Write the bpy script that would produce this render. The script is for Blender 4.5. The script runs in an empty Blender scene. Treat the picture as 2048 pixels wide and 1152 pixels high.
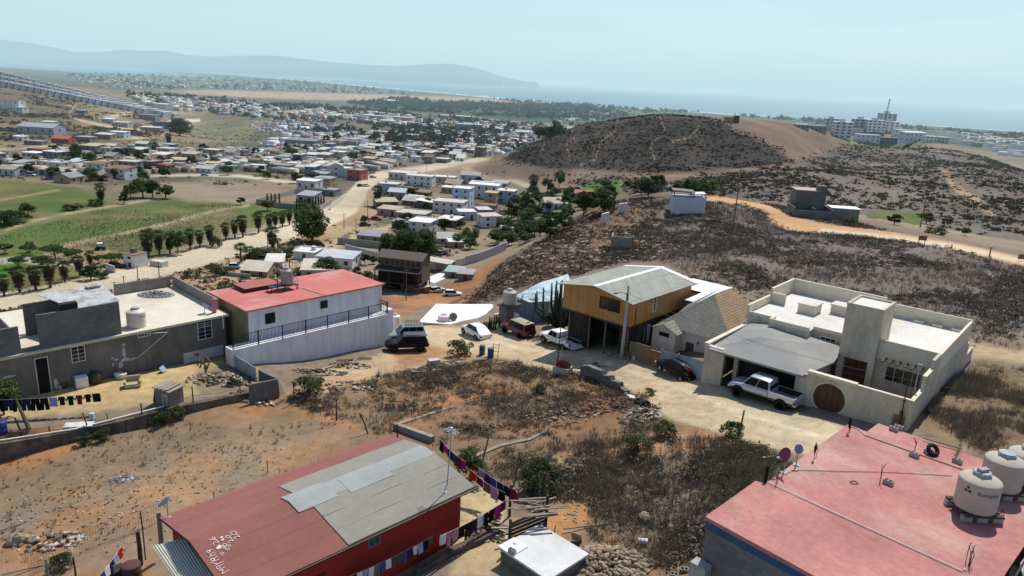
import bpy, math, random
import numpy as np
from mathutils import Matrix, Vector
R = math.radians
rnd = random.Random(7)
nrng = np.random.default_rng(11)
scene = bpy.context.scene
COL = scene.collection
# ---------------------------------------------------------------- camera (drone, looking down 15.8 deg, rolled 2.8 deg)
FPX, PITCH, ROLL = 1462.0, R(15.8), R(2.8)
cp, sp, cr, sr = math.cos(PITCH), math.sin(PITCH), math.cos(ROLL), math.sin(ROLL)
Xa, Da, Fa = Vector((1, 0, 0)), Vector((0, -sp, -cp)), Vector((0, cp, -sp))
Ra, Dn = Xa * cr - Da * sr, Xa * sr + Da * cr
cam = bpy.data.cameras.new('camera')
cam.lens, cam.sensor_width = FPX / 2048 * 36, 36
cam.clip_start, cam.clip_end = 0.5, 90000
camo = bpy.data.objects.new('camera', cam)
COL.objects.link(camo)
camo.matrix_world = Matrix(((Ra.x, -Dn.x, -Fa.x, 0), (Ra.y, -Dn.y, -Fa.y, 0), (Ra.z, -Dn.z, -Fa.z, 0), (0, 0, 0, 1)))
scene.camera = camo

def ray(px, py):
    d = Fa + Ra * ((px - 1024) / FPX) + Dn * ((py - 576) / FPX)
    return d
def at(px, py, z):
    d = ray(px, py)
    return d * (z / d.z)
def atZ(px, py, Z):
    return ray(px, py) * Z
def project(P):
    P = np.asarray(P, float)
    Zc = P @ np.array(Fa)
    Zs = np.where(Zc > 1e-3, Zc, 1e-3)
    return 1024 + FPX * (P @ np.array(Ra)) / Zs, 576 + FPX * (P @ np.array(Dn)) / Zs, Zc

# ---------------------------------------------------------------- materials
MATS = {}
def nd(nt, t, **kw):
    n = nt.nodes.new(t)
    for k, v in kw.items():
        if hasattr(n, k): setattr(n, k, v)
        else: n.inputs[k].default_value = v
    return n
def mat(name, col=(.5, .5, .5), rough=.85, var=.18, scale=2.0, bump=0.0, metal=0.0, objcol=False, attr=None,
        col2=None, thr=(.45, .6), brick=None, stripe=None, spec=.3, bscale=None, streak=0, trans=0):
    """one procedural surface: base colour, large and fine mottling, optional second colour in patches, blocks or boards"""
    if name in MATS: return MATS[name]
    m = bpy.data.materials.new(name); m.use_nodes = True
    nt = m.node_tree; L = nt.links.new
    bs = nt.nodes['Principled BSDF']
    bs.inputs['Roughness'].default_value = rough
    bs.inputs['Metallic'].default_value = metal
    bs.inputs['Specular IOR Level'].default_value = spec
    tc = nd(nt, 'ShaderNodeTexCoord')
    vec = tc.outputs['Object']
    def noise(sc, det=5, ro=.6, v=vec):
        n = nd(nt, 'ShaderNodeTexNoise'); n.inputs['Scale'].default_value = sc
        n.inputs['Detail'].default_value = det; n.inputs['Roughness'].default_value = ro
        L(v, n.inputs['Vector']); return n.outputs['Fac']
    def ramp(f, a, b, lo, hi):
        r = nd(nt, 'ShaderNodeMapRange'); r.inputs[1].default_value = a; r.inputs[2].default_value = b
        r.inputs[3].default_value = lo; r.inputs[4].default_value = hi
        L(f, r.inputs[0]); return r.outputs[0]
    def mix(f, a, b, mode='MIX'):
        n = nd(nt, 'ShaderNodeMix', data_type='RGBA', blend_type=mode)
        for s, v in ((0, f), (6, a), (7, b)):
            if hasattr(v, 'links') or hasattr(v, 'is_linked'): L(v, n.inputs[s])
            else: n.inputs[s].default_value = v if s == 0 else (*v, 1)
        return n.outputs[2]
    if objcol: base = nd(nt, 'ShaderNodeObjectInfo').outputs['Color']
    elif attr: base = nd(nt, 'ShaderNodeAttribute', attribute_name=attr).outputs['Color']
    else:
        r = nd(nt, 'ShaderNodeRGB'); r.outputs[0].default_value = (*col, 1); base = r.outputs[0]
    c = base
    if col2:
        c = mix(ramp(noise(scale * .45, 6, .65), thr[0], thr[1], 0, 1), c, col2)
    hb = None
    if brick:
        sepv = nd(nt, 'ShaderNodeSeparateXYZ'); L(vec, sepv.inputs[0])
        add = nd(nt, 'ShaderNodeMath', operation='ADD'); L(sepv.outputs[0], add.inputs[0]); L(sepv.outputs[1], add.inputs[1])
        cmb = nd(nt, 'ShaderNodeCombineXYZ'); L(add.outputs[0], cmb.inputs[0]); L(sepv.outputs[2], cmb.inputs[1])
        bt = nd(nt, 'ShaderNodeTexBrick'); L(cmb.outputs[0], bt.inputs['Vector'])
        bw, bh, mo, dark = brick
        bt.inputs['Scale'].default_value = 1; bt.inputs['Brick Width'].default_value = bw
        bt.inputs['Row Height'].default_value = bh; bt.inputs['Mortar Size'].default_value = mo
        bt.inputs['Color1'].default_value = (1, 1, 1, 1); bt.inputs['Color2'].default_value = (.8, .8, .8, 1)
        bt.inputs['Mortar'].default_value = (dark, dark, dark, 1)
        c = mix(1.0, c, bt.outputs['Color'], 'MULTIPLY'); hb = bt.outputs['Color']
    if stripe:
        sc_, dark, ax = stripe[:3]; gp_ = stripe[3] if len(stripe) > 3 else .45
        sepv = nd(nt, 'ShaderNodeSeparateXYZ'); L(vec, sepv.inputs[0])
        if ax == 'xy':
            add = nd(nt, 'ShaderNodeMath', operation='ADD'); L(sepv.outputs[0], add.inputs[0]); L(sepv.outputs[1], add.inputs[1]); v_ = add.outputs[0]
        else: v_ = sepv.outputs['XYZ'.index(ax.upper())]
        mu = nd(nt, 'ShaderNodeMath', operation='MULTIPLY'); L(v_, mu.inputs[0]); mu.inputs[1].default_value = sc_
        fl = nd(nt, 'ShaderNodeMath', operation='FLOOR'); L(mu.outputs[0], fl.inputs[0])
        fr = nd(nt, 'ShaderNodeMath', operation='FRACT'); L(mu.outputs[0], fr.inputs[0])
        wn = nd(nt, 'ShaderNodeTexWhiteNoise', noise_dimensions='1D'); L(fl.outputs[0], wn.inputs['W'])
        c = mix(1.0, c, mix(1.0, (1, 1, 1), ramp(wn.outputs['Value'], 0, 1, dark, 1.1), 'MULTIPLY'), 'MULTIPLY')
        gap = ramp(fr.outputs[0], 0, .12, gp_, 1)
        c = mix(1.0, c, mix(1.0, (1, 1, 1), gap, 'MULTIPLY'), 'MULTIPLY')
    if streak:
        mp = nd(nt, 'ShaderNodeMapping'); mp.inputs['Scale'].default_value = (1, 1, .16); L(vec, mp.inputs[0])
        s_ = ramp(noise(1.7, 6, .7, mp.outputs[0]), .35, .75, 1 - streak, 1.0 + streak * .2)
        c = mix(1.0, c, mix(1.0, (1, 1, 1), s_, 'MULTIPLY'), 'MULTIPLY')
    if var:
        n1 = ramp(noise(scale, 6, .65), .3, .7, 1 - var, 1 + var)
        n2 = ramp(noise(scale * 9, 4, .7), .3, .7, 1 - var * .7, 1 + var * .7)
        mm = nd(nt, 'ShaderNodeMath', operation='MULTIPLY'); L(n1, mm.inputs[0]); L(n2, mm.inputs[1])
        c = mix(1.0, c, mix(1.0, (1, 1, 1), mm.outputs[0], 'MULTIPLY'), 'MULTIPLY')
    L(c, bs.inputs['Base Color'])
    if bump:
        b = nd(nt, 'ShaderNodeBump'); b.inputs['Strength'].default_value = bump; b.inputs['Distance'].default_value = .05
        L(noise(bscale or scale * 6, 6, .7), b.inputs['Height']); L(b.outputs[0], bs.inputs['Normal'])
    if trans:
        t = nd(nt, 'ShaderNodeBsdfTranslucent'); L(c, t.inputs[0])
        ms = nd(nt, 'ShaderNodeMixShader'); ms.inputs[0].default_value = trans
        L(bs.outputs[0], ms.inputs[1]); L(t.outputs[0], ms.inputs[2])
        L(ms.outputs[0], nt.nodes['Material Output'].inputs[0])
    MATS[name] = m
    return m
# ---------------------------------------------------------------- mesh builder
class MB:
    def __init__(s): s.v = []; s.f = []; s.mi = []; s.sm = []; s.m = 0; s.smooth = False
    def add(s, vs, fs):
        o = len(s.v); s.v.extend([tuple(v) for v in vs])
        for f in fs: s.f.append(tuple(i + o for i in f)); s.mi.append(s.m); s.sm.append(s.smooth)
        return s
    def box(s, x0, x1, y0, y1, z0, z1):
        v = [(x0, y0, z0), (x1, y0, z0), (x1, y1, z0), (x0, y1, z0), (x0, y0, z1), (x1, y0, z1), (x1, y1, z1), (x0, y1, z1)]
        return s.add(v, [(0, 3, 2, 1), (4, 5, 6, 7), (0, 1, 5, 4), (1, 2, 6, 5), (2, 3, 7, 6), (3, 0, 4, 7)])
    def rbox(s, c, size, rz=0, tilt=0, tx=0):
        """turned box: centre, size, rotation"""
        Mx = Matrix.Translation(c) @ Matrix.Rotation(rz, 4, 'Z') @ Matrix.Rotation(tilt, 4, 'Y') @ Matrix.Rotation(tx, 4, 'X')
        a, b, h = [k / 2 for k in size]
        v = [Mx @ Vector(p) for p in ((-a, -b, -h), (a, -b, -h), (a, b, -h), (-a, b, -h), (-a, -b, h), (a, -b, h), (a, b, h), (-a, b, h))]
        return s.add(v, [(0, 3, 2, 1), (4, 5, 6, 7), (0, 1, 5, 4), (1, 2, 6, 5), (2, 3, 7, 6), (3, 0, 4, 7)])
    def prism(s, poly, z0, z1, ztop=None):
        """polygon (x,y) extruded; ztop gives each corner its own height"""
        n = len(poly)
        A = sum(poly[i][0] * poly[(i + 1) % n][1] - poly[(i + 1) % n][0] * poly[i][1] for i in range(n))
        if A < 0: poly = poly[::-1]; ztop = ztop[::-1] if ztop else None
        zt = ztop or [z1] * n
        v = [(p[0], p[1], z0) for p in poly] + [(p[0], p[1], zt[i]) for i, p in enumerate(poly)]
        return s.add(v, [tuple(range(n))[::-1], tuple(range(n, 2 * n))] + [(i, (i + 1) % n, n + (i + 1) % n, n + i) for i in range(n)])
    def quad(s, *p): return s.add(p, [tuple(range(len(p)))])
    def tube(s, pts, r, n=6, cap=True):
        pts = [Vector(p) for p in pts]; rs = r if isinstance(r, (list, tuple)) else [r] * len(pts)
        vs = []; fs = []
        for i, p in enumerate(pts):
            d = (pts[min(i + 1, len(pts) - 1)] - pts[max(i - 1, 0)]).normalized()
            u = d.orthogonal().normalized() if i == 0 else (u - d * u.dot(d)).normalized()
            w = d.cross(u)
            vs += [p + (u * math.cos(2 * math.pi * k / n) + w * math.sin(2 * math.pi * k / n)) * rs[i] for k in range(n)]
        for i in range(len(pts) - 1):
            for k in range(n):
                fs.append((i * n + k, i * n + (k + 1) % n, (i + 1) * n + (k + 1) % n, (i + 1) * n + k))
        if cap: fs += [tuple(range(n))[::-1], tuple(range((len(pts) - 1) * n, len(pts) * n))]
        return s.add(vs, fs)
    def lathe(s, prof, n=20, c=(0, 0, 0), axis='Z'):
        vs = []; fs = []
        for r, z in prof:
            for k in range(n):
                a = 2 * math.pi * k / n
                x, y = r * math.cos(a), r * math.sin(a)
                p = (x, y, z) if axis == 'Z' else ((x, z, y) if axis == 'Y' else (z, x, y))
                vs.append((p[0] + c[0], p[1] + c[1], p[2] + c[2]))
        for i in range(len(prof) - 1):
            for k in range(n):
                f = (i * n + k, i * n + (k + 1) % n, (i + 1) * n + (k + 1) % n, (i + 1) * n + k)
                fs.append(f if axis != 'Y' else f[::-1])
        fs += [tuple(range(n))[::-1], tuple(range((len(prof) - 1) * n, len(prof) * n))]
        return s.add(vs, fs)
    def mesh(s, name, mats):
        me = bpy.data.meshes.new(name)
        me.from_pydata(s.v, [], s.f)
        for m in (mats if isinstance(mats, (list, tuple)) else [mats]): me.materials.append(m)
        me.polygons.foreach_set('material_index', s.mi)
        me.polygons.foreach_set('use_smooth', s.sm)
        me.update(); return me
    def build(s, name, mats, parent=None, loc=None, rz=0, bevel=0, color=None, subsurf=0):
        o = bpy.data.objects.new(name, s.mesh(name, mats)); COL.objects.link(o)
        if parent: o.parent = parent
        if loc is not None: o.location = loc; o.rotation_euler = (0, 0, rz)
        if color: o.color = (*color, 1)
        if bevel:
            b = o.modifiers.new('bevel', 'BEVEL'); b.width = bevel; b.segments = 2; b.limit_method = 'ANGLE'; b.angle_limit = R(40)
        if subsurf:
            b = o.modifiers.new('subsurf', 'SUBSURF'); b.levels = b.render_levels = subsurf
        return o
def comps(mb):
    """the separate pieces of a mesh builder, as builders of their own"""
    par = list(range(len(mb.v)))
    def fd(i):
        while par[i] != i: par[i] = par[par[i]]; i = par[i]
        return i
    for f in mb.f:
        for q in f[1:]: par[fd(q)] = fd(f[0])
    out = {}
    for k, f in enumerate(mb.f): out.setdefault(fd(f[0]), []).append(k)
    res = []
    for ks in out.values():
        m = MB(); ids = sorted({i for k in ks for i in mb.f[k]}); ix = {i: j for j, i in enumerate(ids)}
        m.v = [mb.v[i] for i in ids]; m.f = [tuple(ix[i] for i in mb.f[k]) for k in ks]; m.mi = [mb.mi[k] for k in ks]; m.sm = [mb.sm[k] for k in ks]
        res.append(m)
    return res
def tag(o, label=None, cat=None, group=None, kind=None):
    if label: o['label'] = label
    if cat: o['category'] = cat
    if group: o['group'] = group
    if kind: o['kind'] = kind
    return o
def thing(name, label, cat, loc=(0, 0, 0), rz=0, group=None):
    o = bpy.data.objects.new(name, None); COL.objects.link(o)
    o.empty_display_size = .5
    o.location = loc; o.rotation_euler = (0, 0, rz)
    return tag(o, label, cat, group)
KIDS = {}
def dup(root, loc, rz, label=None, group=None, cat=None, scale=None):
    """a copy of a thing with copies of its parts and sub-parts"""
    r = root.copy(); COL.objects.link(r); r.location = loc; r.rotation_euler = (0, 0, rz)
    if scale: r.scale = scale
    if label: r['label'] = label
    if group: r['group'] = group
    if cat: r['category'] = cat
    for ch in list(root.children):
        c = ch.copy(); COL.objects.link(c); c.parent = r
        for g in ch.children:
            d = g.copy(); COL.objects.link(d); d.parent = c
    return r
def npmesh(name, V, Fq, mats, parent=None, colors=None, smooth=False, mi=None):
    """big mesh from arrays; Fq (n,4) or (n,3)"""
    me = bpy.data.meshes.new(name)
    V = np.ascontiguousarray(V, dtype=np.float32); Fq = np.ascontiguousarray(Fq, dtype=np.int32)
    k = Fq.shape[1]
    me.vertices.add(len(V)); me.vertices.foreach_set('co', V.ravel())
    me.loops.add(Fq.size); me.loops.foreach_set('vertex_index', Fq.ravel())
    me.polygons.add(len(Fq)); me.polygons.foreach_set('loop_start', np.arange(0, Fq.size, k, dtype=np.int32))
    try: me.polygons.foreach_set('loop_total', np.full(len(Fq), k, dtype=np.int32))
    except Exception: pass
    for m in (mats if isinstance(mats, (list, tuple)) else [mats]): me.materials.append(m)
    if mi is not None: me.polygons.foreach_set('material_index', np.asarray(mi, dtype=np.int32))
    if smooth: me.polygons.foreach_set('use_smooth', np.ones(len(Fq), dtype=bool))
    if colors is not None:
        a = me.color_attributes.new('tint', 'FLOAT_COLOR', 'POINT')
        a.data.foreach_set('color', np.c_[colors, np.ones(len(colors))].astype(np.float32).ravel())
    me.update(calc_edges=True); me.validate()
    o = bpy.data.objects.new(name, me); COL.objects.link(o)
    if parent: o.parent = parent
    return o
# ---------------------------------------------------------------- terrain: control points, heights for the whole place
S = 1.25
CP = []
def cz(*pts):                     # (px, py, height) seen on the photo
    for px, py, z in pts: CP.append(tuple(at(px, py, z * S)))
def cZ(*pts):                     # (px, py, depth)
    for px, py, Z in pts: CP.append(tuple(atZ(px, py, Z * S)))
def cw(*pts):
    for x, y, z in pts: CP.append((x * S, y * S, z * S))
cz((0,1150,-21.5),(250,1000,-21.2),(0,940,-21.8),(300,880,-21.6),(560,800,-21.5),(700,850,-20.9),(100,790,-21.0),(300,760,-20.9),(430,725,-21.0),
   (600,760,-21.4),(800,740,-22.0),(1000,770,-21.0),(1000,850,-20.4),(1200,850,-19.6),(1100,960,-19.8),(1300,900,-18.7),(1300,1000,-19.3),(1200,1130,-19.2),
   (1000,1050,-19.6),(1400,1120,-18.6),(1530,830,-18.15),(1500,870,-18.1),(1350,790,-18.9),(1340,755,-19.3),(1200,740,-20.1),(1130,700,-20.9),(1050,700,-21.3),(950,690,-21.9),(850,700,-22.2),(720,705,-22.0),(780,695,-22.3),(620,712,-21.8),
   (1650,880,-17.75),(1412,752,-18.6),(1590,815,-18.05),(1812,868,-17.56),(1940,722,-18.2),(1990,800,-17.3),(2040,900,-16.6),(1880,880,-17.2),(1240,695,-20.2),(1330,690,-19.6),
   (500,725,-20.9),(870,645,-23.3),(900,660,-22.6),(800,620,-29.),(820,585,-38.5),(900,592,-39.5),(960,590,-35),
   (1600,520,-19.3),(1750,560,-18.8),(1900,620,-18.2),(2040,560,-18.8),(2040,680,-17.8),(1400,500,-19.6),(1280,560,-20.6),(1150,560,-22.2),(1050,570,-23.6),(990,610,-23.2),
   (1375,425,-19.4),(1470,450,-19.7),(1620,450,-20.0),(1800,475,-19.2),(1950,510,-18.6),(1300,440,-20.2))
cw((0,5,-20),(-30,10,-21.5),(30,8,-18),(20,25,-17.8),(-15,25,-20.6),(12,20,-18.6),(45,30,-16.),(60,60,-16.4),(-60,30,-22),(0,-10,-20),(80,90,-18),(20,26,-17.9))
cw((-40,72,-25),(-50,95,-35),(-20,85,-27),(-75,70,-32),(-62,50,-23.5),(-100,90,-40),(-33,58,-22),(-30,100,-36))
cZ((1000,532,112),(930,606,88),(1060,490,118),(1130,452,124),(1230,400,132),(1350,386,138),(1480,400,140))
cz((0,560,-42),(300,500,-42.3),(100,520,-42.3),(600,450,-43.6),(300,420,-44.3),(0,420,-44),(500,400,-45.5),(800,400,-46.5),(900,450,-45),(1020,470,-44.3),(700,520,-42.5),
   (560,560,-41.2),(300,560,-41.3),(900,500,-43.5),(1000,430,-45.3),(700,330,-48.5),(300,345,-47.5),(850,330,-48.5),(600,290,-50.5),(900,290,-51.5),(750,240,-55.),(1000,260,-55),(500,240,-53.5),(600,585,-40.6),(700,570,-41),(850,550,-41.5),(940,520,-42.5))
# dome hill, gully and the right-hand ridge
cZ((1420,234,450),(1060,288,425),(1150,254,440),(1250,237,450),(1330,230,452),(1500,239,450),(1570,250,445),(1300,290,370),(1200,310,370),(1420,290,375),
   (1230,370,293),(1420,372,262),(1600,375,230),(1850,440,170),(2040,480,150),(1500,330,320),(1700,350,280),(1900,400,230),(1750,420,185),(1640,310,420),(2048,410,240),
   (1690,283,560),(1800,296,510),(1900,310,465),(2048,345,395),(1690,272,650),(1600,256,600),(1560,250,520),(1750,265,640),(1850,277,600))
cz((960,332,-46.5),(1000,347,-46),(1100,362,-45.5))
cw((60,205,-31),(95,200,-29.5),(30,215,-36),(10,240,-42),(170,560,-38),(150,620,-48),(300,620,-48),(350,480,-45),(420,700,-52),(230,900,-55),(60,620,-52),(20,520,-50),(110,560,-42),(330,330,-34),(250,200,-26),(140,110,-18))
# left hill with the row houses
cZ((0,152,900),(110,172,870),(230,205,840),(330,230,800),(430,262,720),(0,215,640),(0,290,400),(150,240,590),(150,285,430),(300,265,540),(250,320,345))
cw((-700,900,-8),(-500,1100,-48),(-350,1150,-56),(-900,1200,-30),(-650,600,-22),(-400,300,-44),(-300,200,-42))
for Z_, z_ in ((700, -54), (900, -57.5), (1300, -62), (1900, -67), (2600, -69.2), (3600, -69.6), (5200, -69.7), (8000, -69.8)):
    for t_ in (-.35, -.1, .15, .4, .7, 1.0):
        if Z_ < 950 and (t_ < -.2 or .1 < t_ < .8): continue
        CP.append((t_ * Z_ * S, Z_ * S, z_ * S))
CP = np.array(CP)
def warp(x, y):
    r = np.sqrt(x * x + (y + 30) ** 2)
    return np.arctan2(x, y + 30) * 2.6, np.log(np.maximum(r, 3))
def _tps(d2): return np.where(d2 > 1e-12, .5 * d2 * np.log(np.maximum(d2, 1e-12)), 0)
_cx, _cy = warp(CP[:, 0], CP[:, 1]); _n = len(CP)
_K = _tps((_cx[:, None] - _cx) ** 2 + (_cy[:, None] - _cy) ** 2) + np.eye(_n) * 2e-4
_Pm = np.c_[np.ones(_n), _cx, _cy]
_A = np.block([[_K, _Pm], [_Pm.T, np.zeros((3, 3))]])
_w = np.linalg.solve(_A, np.r_[CP[:, 2], 0, 0, 0])
SEA = -70 * S
# coast: shoreline points seen on the photo, put on the sea level
COAST = [tuple(at(px, py, SEA))[:2] for px, py in ((2300,290),(2048,266),(1800,249),(1560,236),(1300,219.5),(1100,206.5),(1000,198),(900,188),(760,176),(640,164.5),(560,158),(500,152.5))]
SPIT = COAST + [tuple(at(px, py, SEA))[:2] for px, py in ((430,147),(380,142.5),(300,135),(200,129.5),(190,131),(270,137.5),(330,143),(380,150),(440,156),(470,160),(380,156),(250,151),(140,146),(40,140),(-150,131))] + [(-30000, 9000), (-30000, -3000), (30000, -3000), (30000, 1000)]
SPIT = np.array(SPIT)
def inpoly(px, py, poly):
    poly = np.asarray(poly, float); ins = np.zeros(np.shape(px), bool)
    x0, y0 = poly[:, 0], poly[:, 1]; x1, y1 = np.roll(x0, -1), np.roll(y0, -1)
    for a, b, c, d in zip(x0, y0, x1, y1):
        if b == d: continue
        ins ^= ((b > py) != (d > py)) & (px < (c - a) * (py - b) / (d - b) + a)
    return ins
def pdist(px, py, poly, closed=True):
    poly = np.asarray(poly, float); d = np.full(np.shape(px), 1e9)
    for i in range(len(poly) if closed else len(poly) - 1):
        a = poly[i]; b = poly[(i + 1) % len(poly)]; ab = b - a; L2 = max(ab @ ab, 1e-9)
        t = np.clip(((px - a[0]) * ab[0] + (py - a[1]) * ab[1]) / L2, 0, 1)
        d = np.minimum(d, np.hypot(px - a[0] - t * ab[0], py - a[1] - t * ab[1]))
    return d
# levelled ground: (polygon, height, blend width)
PADS = []
def pad(pts, z, w): PADS.append((np.array([tuple(at(px, py, z))[:2] for px, py in pts]), z, w))
pad(((-60,860),(120,858),(330,818),(560,765),(548,748),(470,735),(440,720),(100,778),(-60,800)), -26.0, .5)
def vnoise(x, y, s, seed=0):
    """smooth value noise"""
    x = x / s + seed * 17.3; y = y / s + seed * 9.1
    xi, yi = np.floor(x), np.floor(y); fx, fy = x - xi, y - yi
    fx = fx * fx * (3 - 2 * fx); fy = fy * fy * (3 - 2 * fy)
    def h(a, b):
        v = np.sin(a * 127.1 + b * 311.7 + seed * 74.7) * 43758.5453
        return v - np.floor(v)
    return (h(xi, yi) * (1 - fx) + h(xi + 1, yi) * fx) * (1 - fy) + (h(xi, yi + 1) * (1 - fx) + h(xi + 1, yi + 1) * fx) * fy
def fbm(x, y, s, seed=0, o=4):
    t = 0; a = .5
    for i in range(o): t = t + a * (vnoise(x, y, s, seed + i) - .5); a *= .5; s *= .5
    return t
def height(x, y, rough=True):
    x = np.asarray(x, float); y = np.asarray(y, float); sh = x.shape
    x = x.ravel(); y = y.ravel()
    z = np.empty_like(x)
    for i in range(0, len(x), 20000):
        a, b = warp(x[i:i + 20000], y[i:i + 20000])
        K = _tps((a[:, None] - _cx) ** 2 + (b[:, None] - _cy) ** 2)
        z[i:i + 20000] = K @ _w[:_n] + _w[_n] + _w[_n + 1] * a + _w[_n + 2] * b
    r = np.hypot(x, y)
    far = r > 900
    if far.any():
        xf, yf = x[far], y[far]
        ins = inpoly(xf, yf, SPIT); d = pdist(xf, yf, SPIT)
        zl = np.maximum(z[far], SEA + .25 + np.minimum(d * .01, 3))
        zs = np.full(xf.shape, SEA - 6.)
        zz = np.where(ins, zl, np.where(d < 40, SEA - d * .15, zs))
        z[far] = zz
    if rough:
        hill = np.clip((z + 52) / 14, 0, 1) * np.clip((r - 70) / 60, 0, 1)
        z = z + fbm(x, y, 26., 3) * 1.8 * hill * np.clip(r / 200, .5, 2) + fbm(x, y, 3.2, 5, 3) * np.where(r < 130, .32, .3)
    for poly, pz, w in PADS:
        near = (np.abs(x - poly[:, 0].mean()) < 60) & (np.abs(y - poly[:, 1].mean()) < 60)
        if near.any():
            xn, yn = x[near], y[near]
            d = np.where(inpoly(xn, yn, poly), 0, pdist(xn, yn, poly))
            t = np.clip(1 - d / w, 0, 1); t = t * t * (3 - 2 * t)
            z[near] = z[near] * (1 - t) + (pz + .05 * fbm(xn, yn, 2., 9)) * t
    return z.reshape(sh)
def hz(x, y): return float(height(np.array([x]), np.array([y]))[0])
_ts = np.exp(np.linspace(math.log(12), math.log(9000), 620))
def ground(px, py):
    """the point of the ground seen at a pixel of the photo"""
    d = ray(px, py)
    h = height(d.x * _ts, d.y * _ts, True) - d.z * _ts
    k = np.argmax(h > 0)
    if h[k] <= 0: return at(px, py, SEA)
    a, b = _ts[max(k - 1, 0)], _ts[k]
    for _ in range(3):
        tt = np.linspace(a, b, 12); hh = height(d.x * tt, d.y * tt) - d.z * tt
        k = np.argmax(hh > 0); a, b = tt[max(k - 1, 0)], tt[k]
    return d * float(b)
# ---------------------------------------------------------------- ground sheet (polar grid, finer near the lots and the street)
az = np.concatenate([np.linspace(-1.25, -.74, 26)[:-1], np.linspace(-.74, .74, 900), np.linspace(.74, 1.25, 26)[1:]])
rr = [9.0]
while rr[-1] < 11500: rr.append(rr[-1] * (1.0075 if rr[-1] < 160 else 1.0105 if rr[-1] < 1200 else 1.022))
rr = np.array(rr)
AZ, RR = np.meshgrid(az, rr)
GX, GY = RR * np.sin(AZ), RR * np.cos(AZ)
GZ = height(GX, GY)
GP = np.stack([GX, GY, GZ], -1)
gpx, gpy, gZc = project(GP)
base_a = np.array((.20, .155, .115))
C = np.tile(base_a, GX.shape + (1,)).astype(float)
r_ = RR
def lerp(C, c, m): return C * (1 - m[..., None]) + np.asarray(c) * m[..., None]
def sm(a, b, x):
    t = np.clip((x - a) / (b - a), 0, 1); return t * t * (3 - 2 * t)
ZONE = np.zeros(GX.shape, int)
def zone(poly, c, soft=8, Z0=0, Z1=1e9, idx=0, noise=0, k=1.0, c2=None, ns=6.):
    """paint a stretch of ground whose outline was read off the photo; kept to its own range of depths"""
    global C
    poly = np.array(poly, float)
    x0, y0 = poly.min(0) - soft * 2 - noise; x1, y1 = poly.max(0) + soft * 2 + noise
    sel = (gpx > x0) & (gpx < x1) & (gpy > y0) & (gpy < y1) & (gZc > Z0 * S) & (gZc < Z1 * S)
    if not sel.any(): return
    qx, qy = gpx[sel], gpy[sel]
    d = pdist(qx, qy, poly); d = np.where(inpoly(qx, qy, poly), d, -d)
    if noise: d = d + noise * 2 * fbm(GX[sel], GY[sel], ns, 21)
    m = sm(-soft, soft, d) * k
    cc = np.asarray(c, float)
    if c2 is not None:
        w = sm(-.12, .16, fbm(GX[sel], GY[sel], ns * 2.2, 33, 5))[:, None]
        cc = cc * (1 - w) + np.asarray(c2) * w
    C[sel] = C[sel] * (1 - m[:, None]) + cc * m[:, None]
    if idx:
        z = ZONE[sel]; z[d > 0] = idx; ZONE[sel] = z
def line(pts, w, c, soft=2, Z0=0, Z1=1e9, idx=0, k=1.0, noise=0):
    """a track along a centre line; w in photo pixels at each point"""
    global C
    pts = np.array(pts, float); ws = np.array(w if hasattr(w, '__len__') else [w] * len(pts), float)
    n = len(pts); L_ = []; R_ = []
    for i in range(n):
        t = pts[min(i + 1, n - 1)] - pts[max(i - 1, 0)]; t /= np.hypot(*t); nn = np.array((-t[1], t[0]))
        L_.append(pts[i] + nn * ws[i]); R_.append(pts[i] - nn * ws[i])
    zone(L_ + R_[::-1], c, soft, Z0, Z1, idx, noise, k)
# valley floor and plain
m = sm(120 * S, 160 * S, r_); C = lerp(C, (.25, .195, .13), m)
tn = fbm(GX, GY, 60., 41, 5)
m = sm(-.1, .2, tn) * sm(160 * S, 260 * S, r_) * .8; C = lerp(C, (.12, .12, .07), m)
m = sm(900 * S, 1500 * S, r_) * .8; C = lerp(C, (.075, .088, .062), m)
# far plain: dry airfield, woods, town
zone([(240,182),(420,180),(640,186),(800,190),(960,196),(1110,208),(1080,214),(930,207),(800,203),(600,199),(420,192),(300,188)], (.36,.25,.165), 3, 700)
zone([(700,205),(800,198),(1000,208),(1180,214),(1250,232),(1200,250),(1050,243),(900,228),(760,218)], (.045,.07,.04), 4, 600, 2500)
line([(1090,214),(1100,209),(1108,211)], 2, (.6,.5,.36), 1, 800)
# left hill
zone([(-60,120),(60,150),(230,205),(380,245),(470,290),(420,300),(250,330),(0,340),(-60,340)], (.20,.155,.095), 10, 330, 1000, 0, 8, c2=(.115,.10,.06), ns=30)
zone([(-20,165),(60,180),(150,205),(170,240),(120,260),(0,240)], (.10,.085,.055), 14, 330, 1000, 0, 14, k=.6, ns=25)
line([(200,240),(260,225),(335,208),(360,212)], [4,4,3,2], (.42,.31,.20), 2, 350, 1000)
line([(130,215),(155,205),(135,230),(165,242),(230,255),(300,262)], 2.5, (.42,.31,.20), 2, 350, 1000)
line([(-20,300),(40,303),(80,296),(110,286)], [4,6,6,4], (.46,.33,.19), 2, 250, 1000)
line([(220,276),(290,276),(350,264),(380,248)], 2.5, (.5,.4,.28), 2, 250, 1000)
line([(290,258),(340,244),(400,240)], 3, (.55,.48,.38), 2, 300, 1000)
zone([(240,285),(390,262),(500,260),(560,280),(520,300),(380,305),(300,315),(240,300)], (.25,.185,.115), 8, 250, 800, 0, 6, c2=(.17,.15,.08), ns=30)
zone([(400,255),(470,248),(540,262),(520,290),(420,285)], (.12,.14,.06), 8, 250, 800, 0, 6, k=.6)
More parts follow.
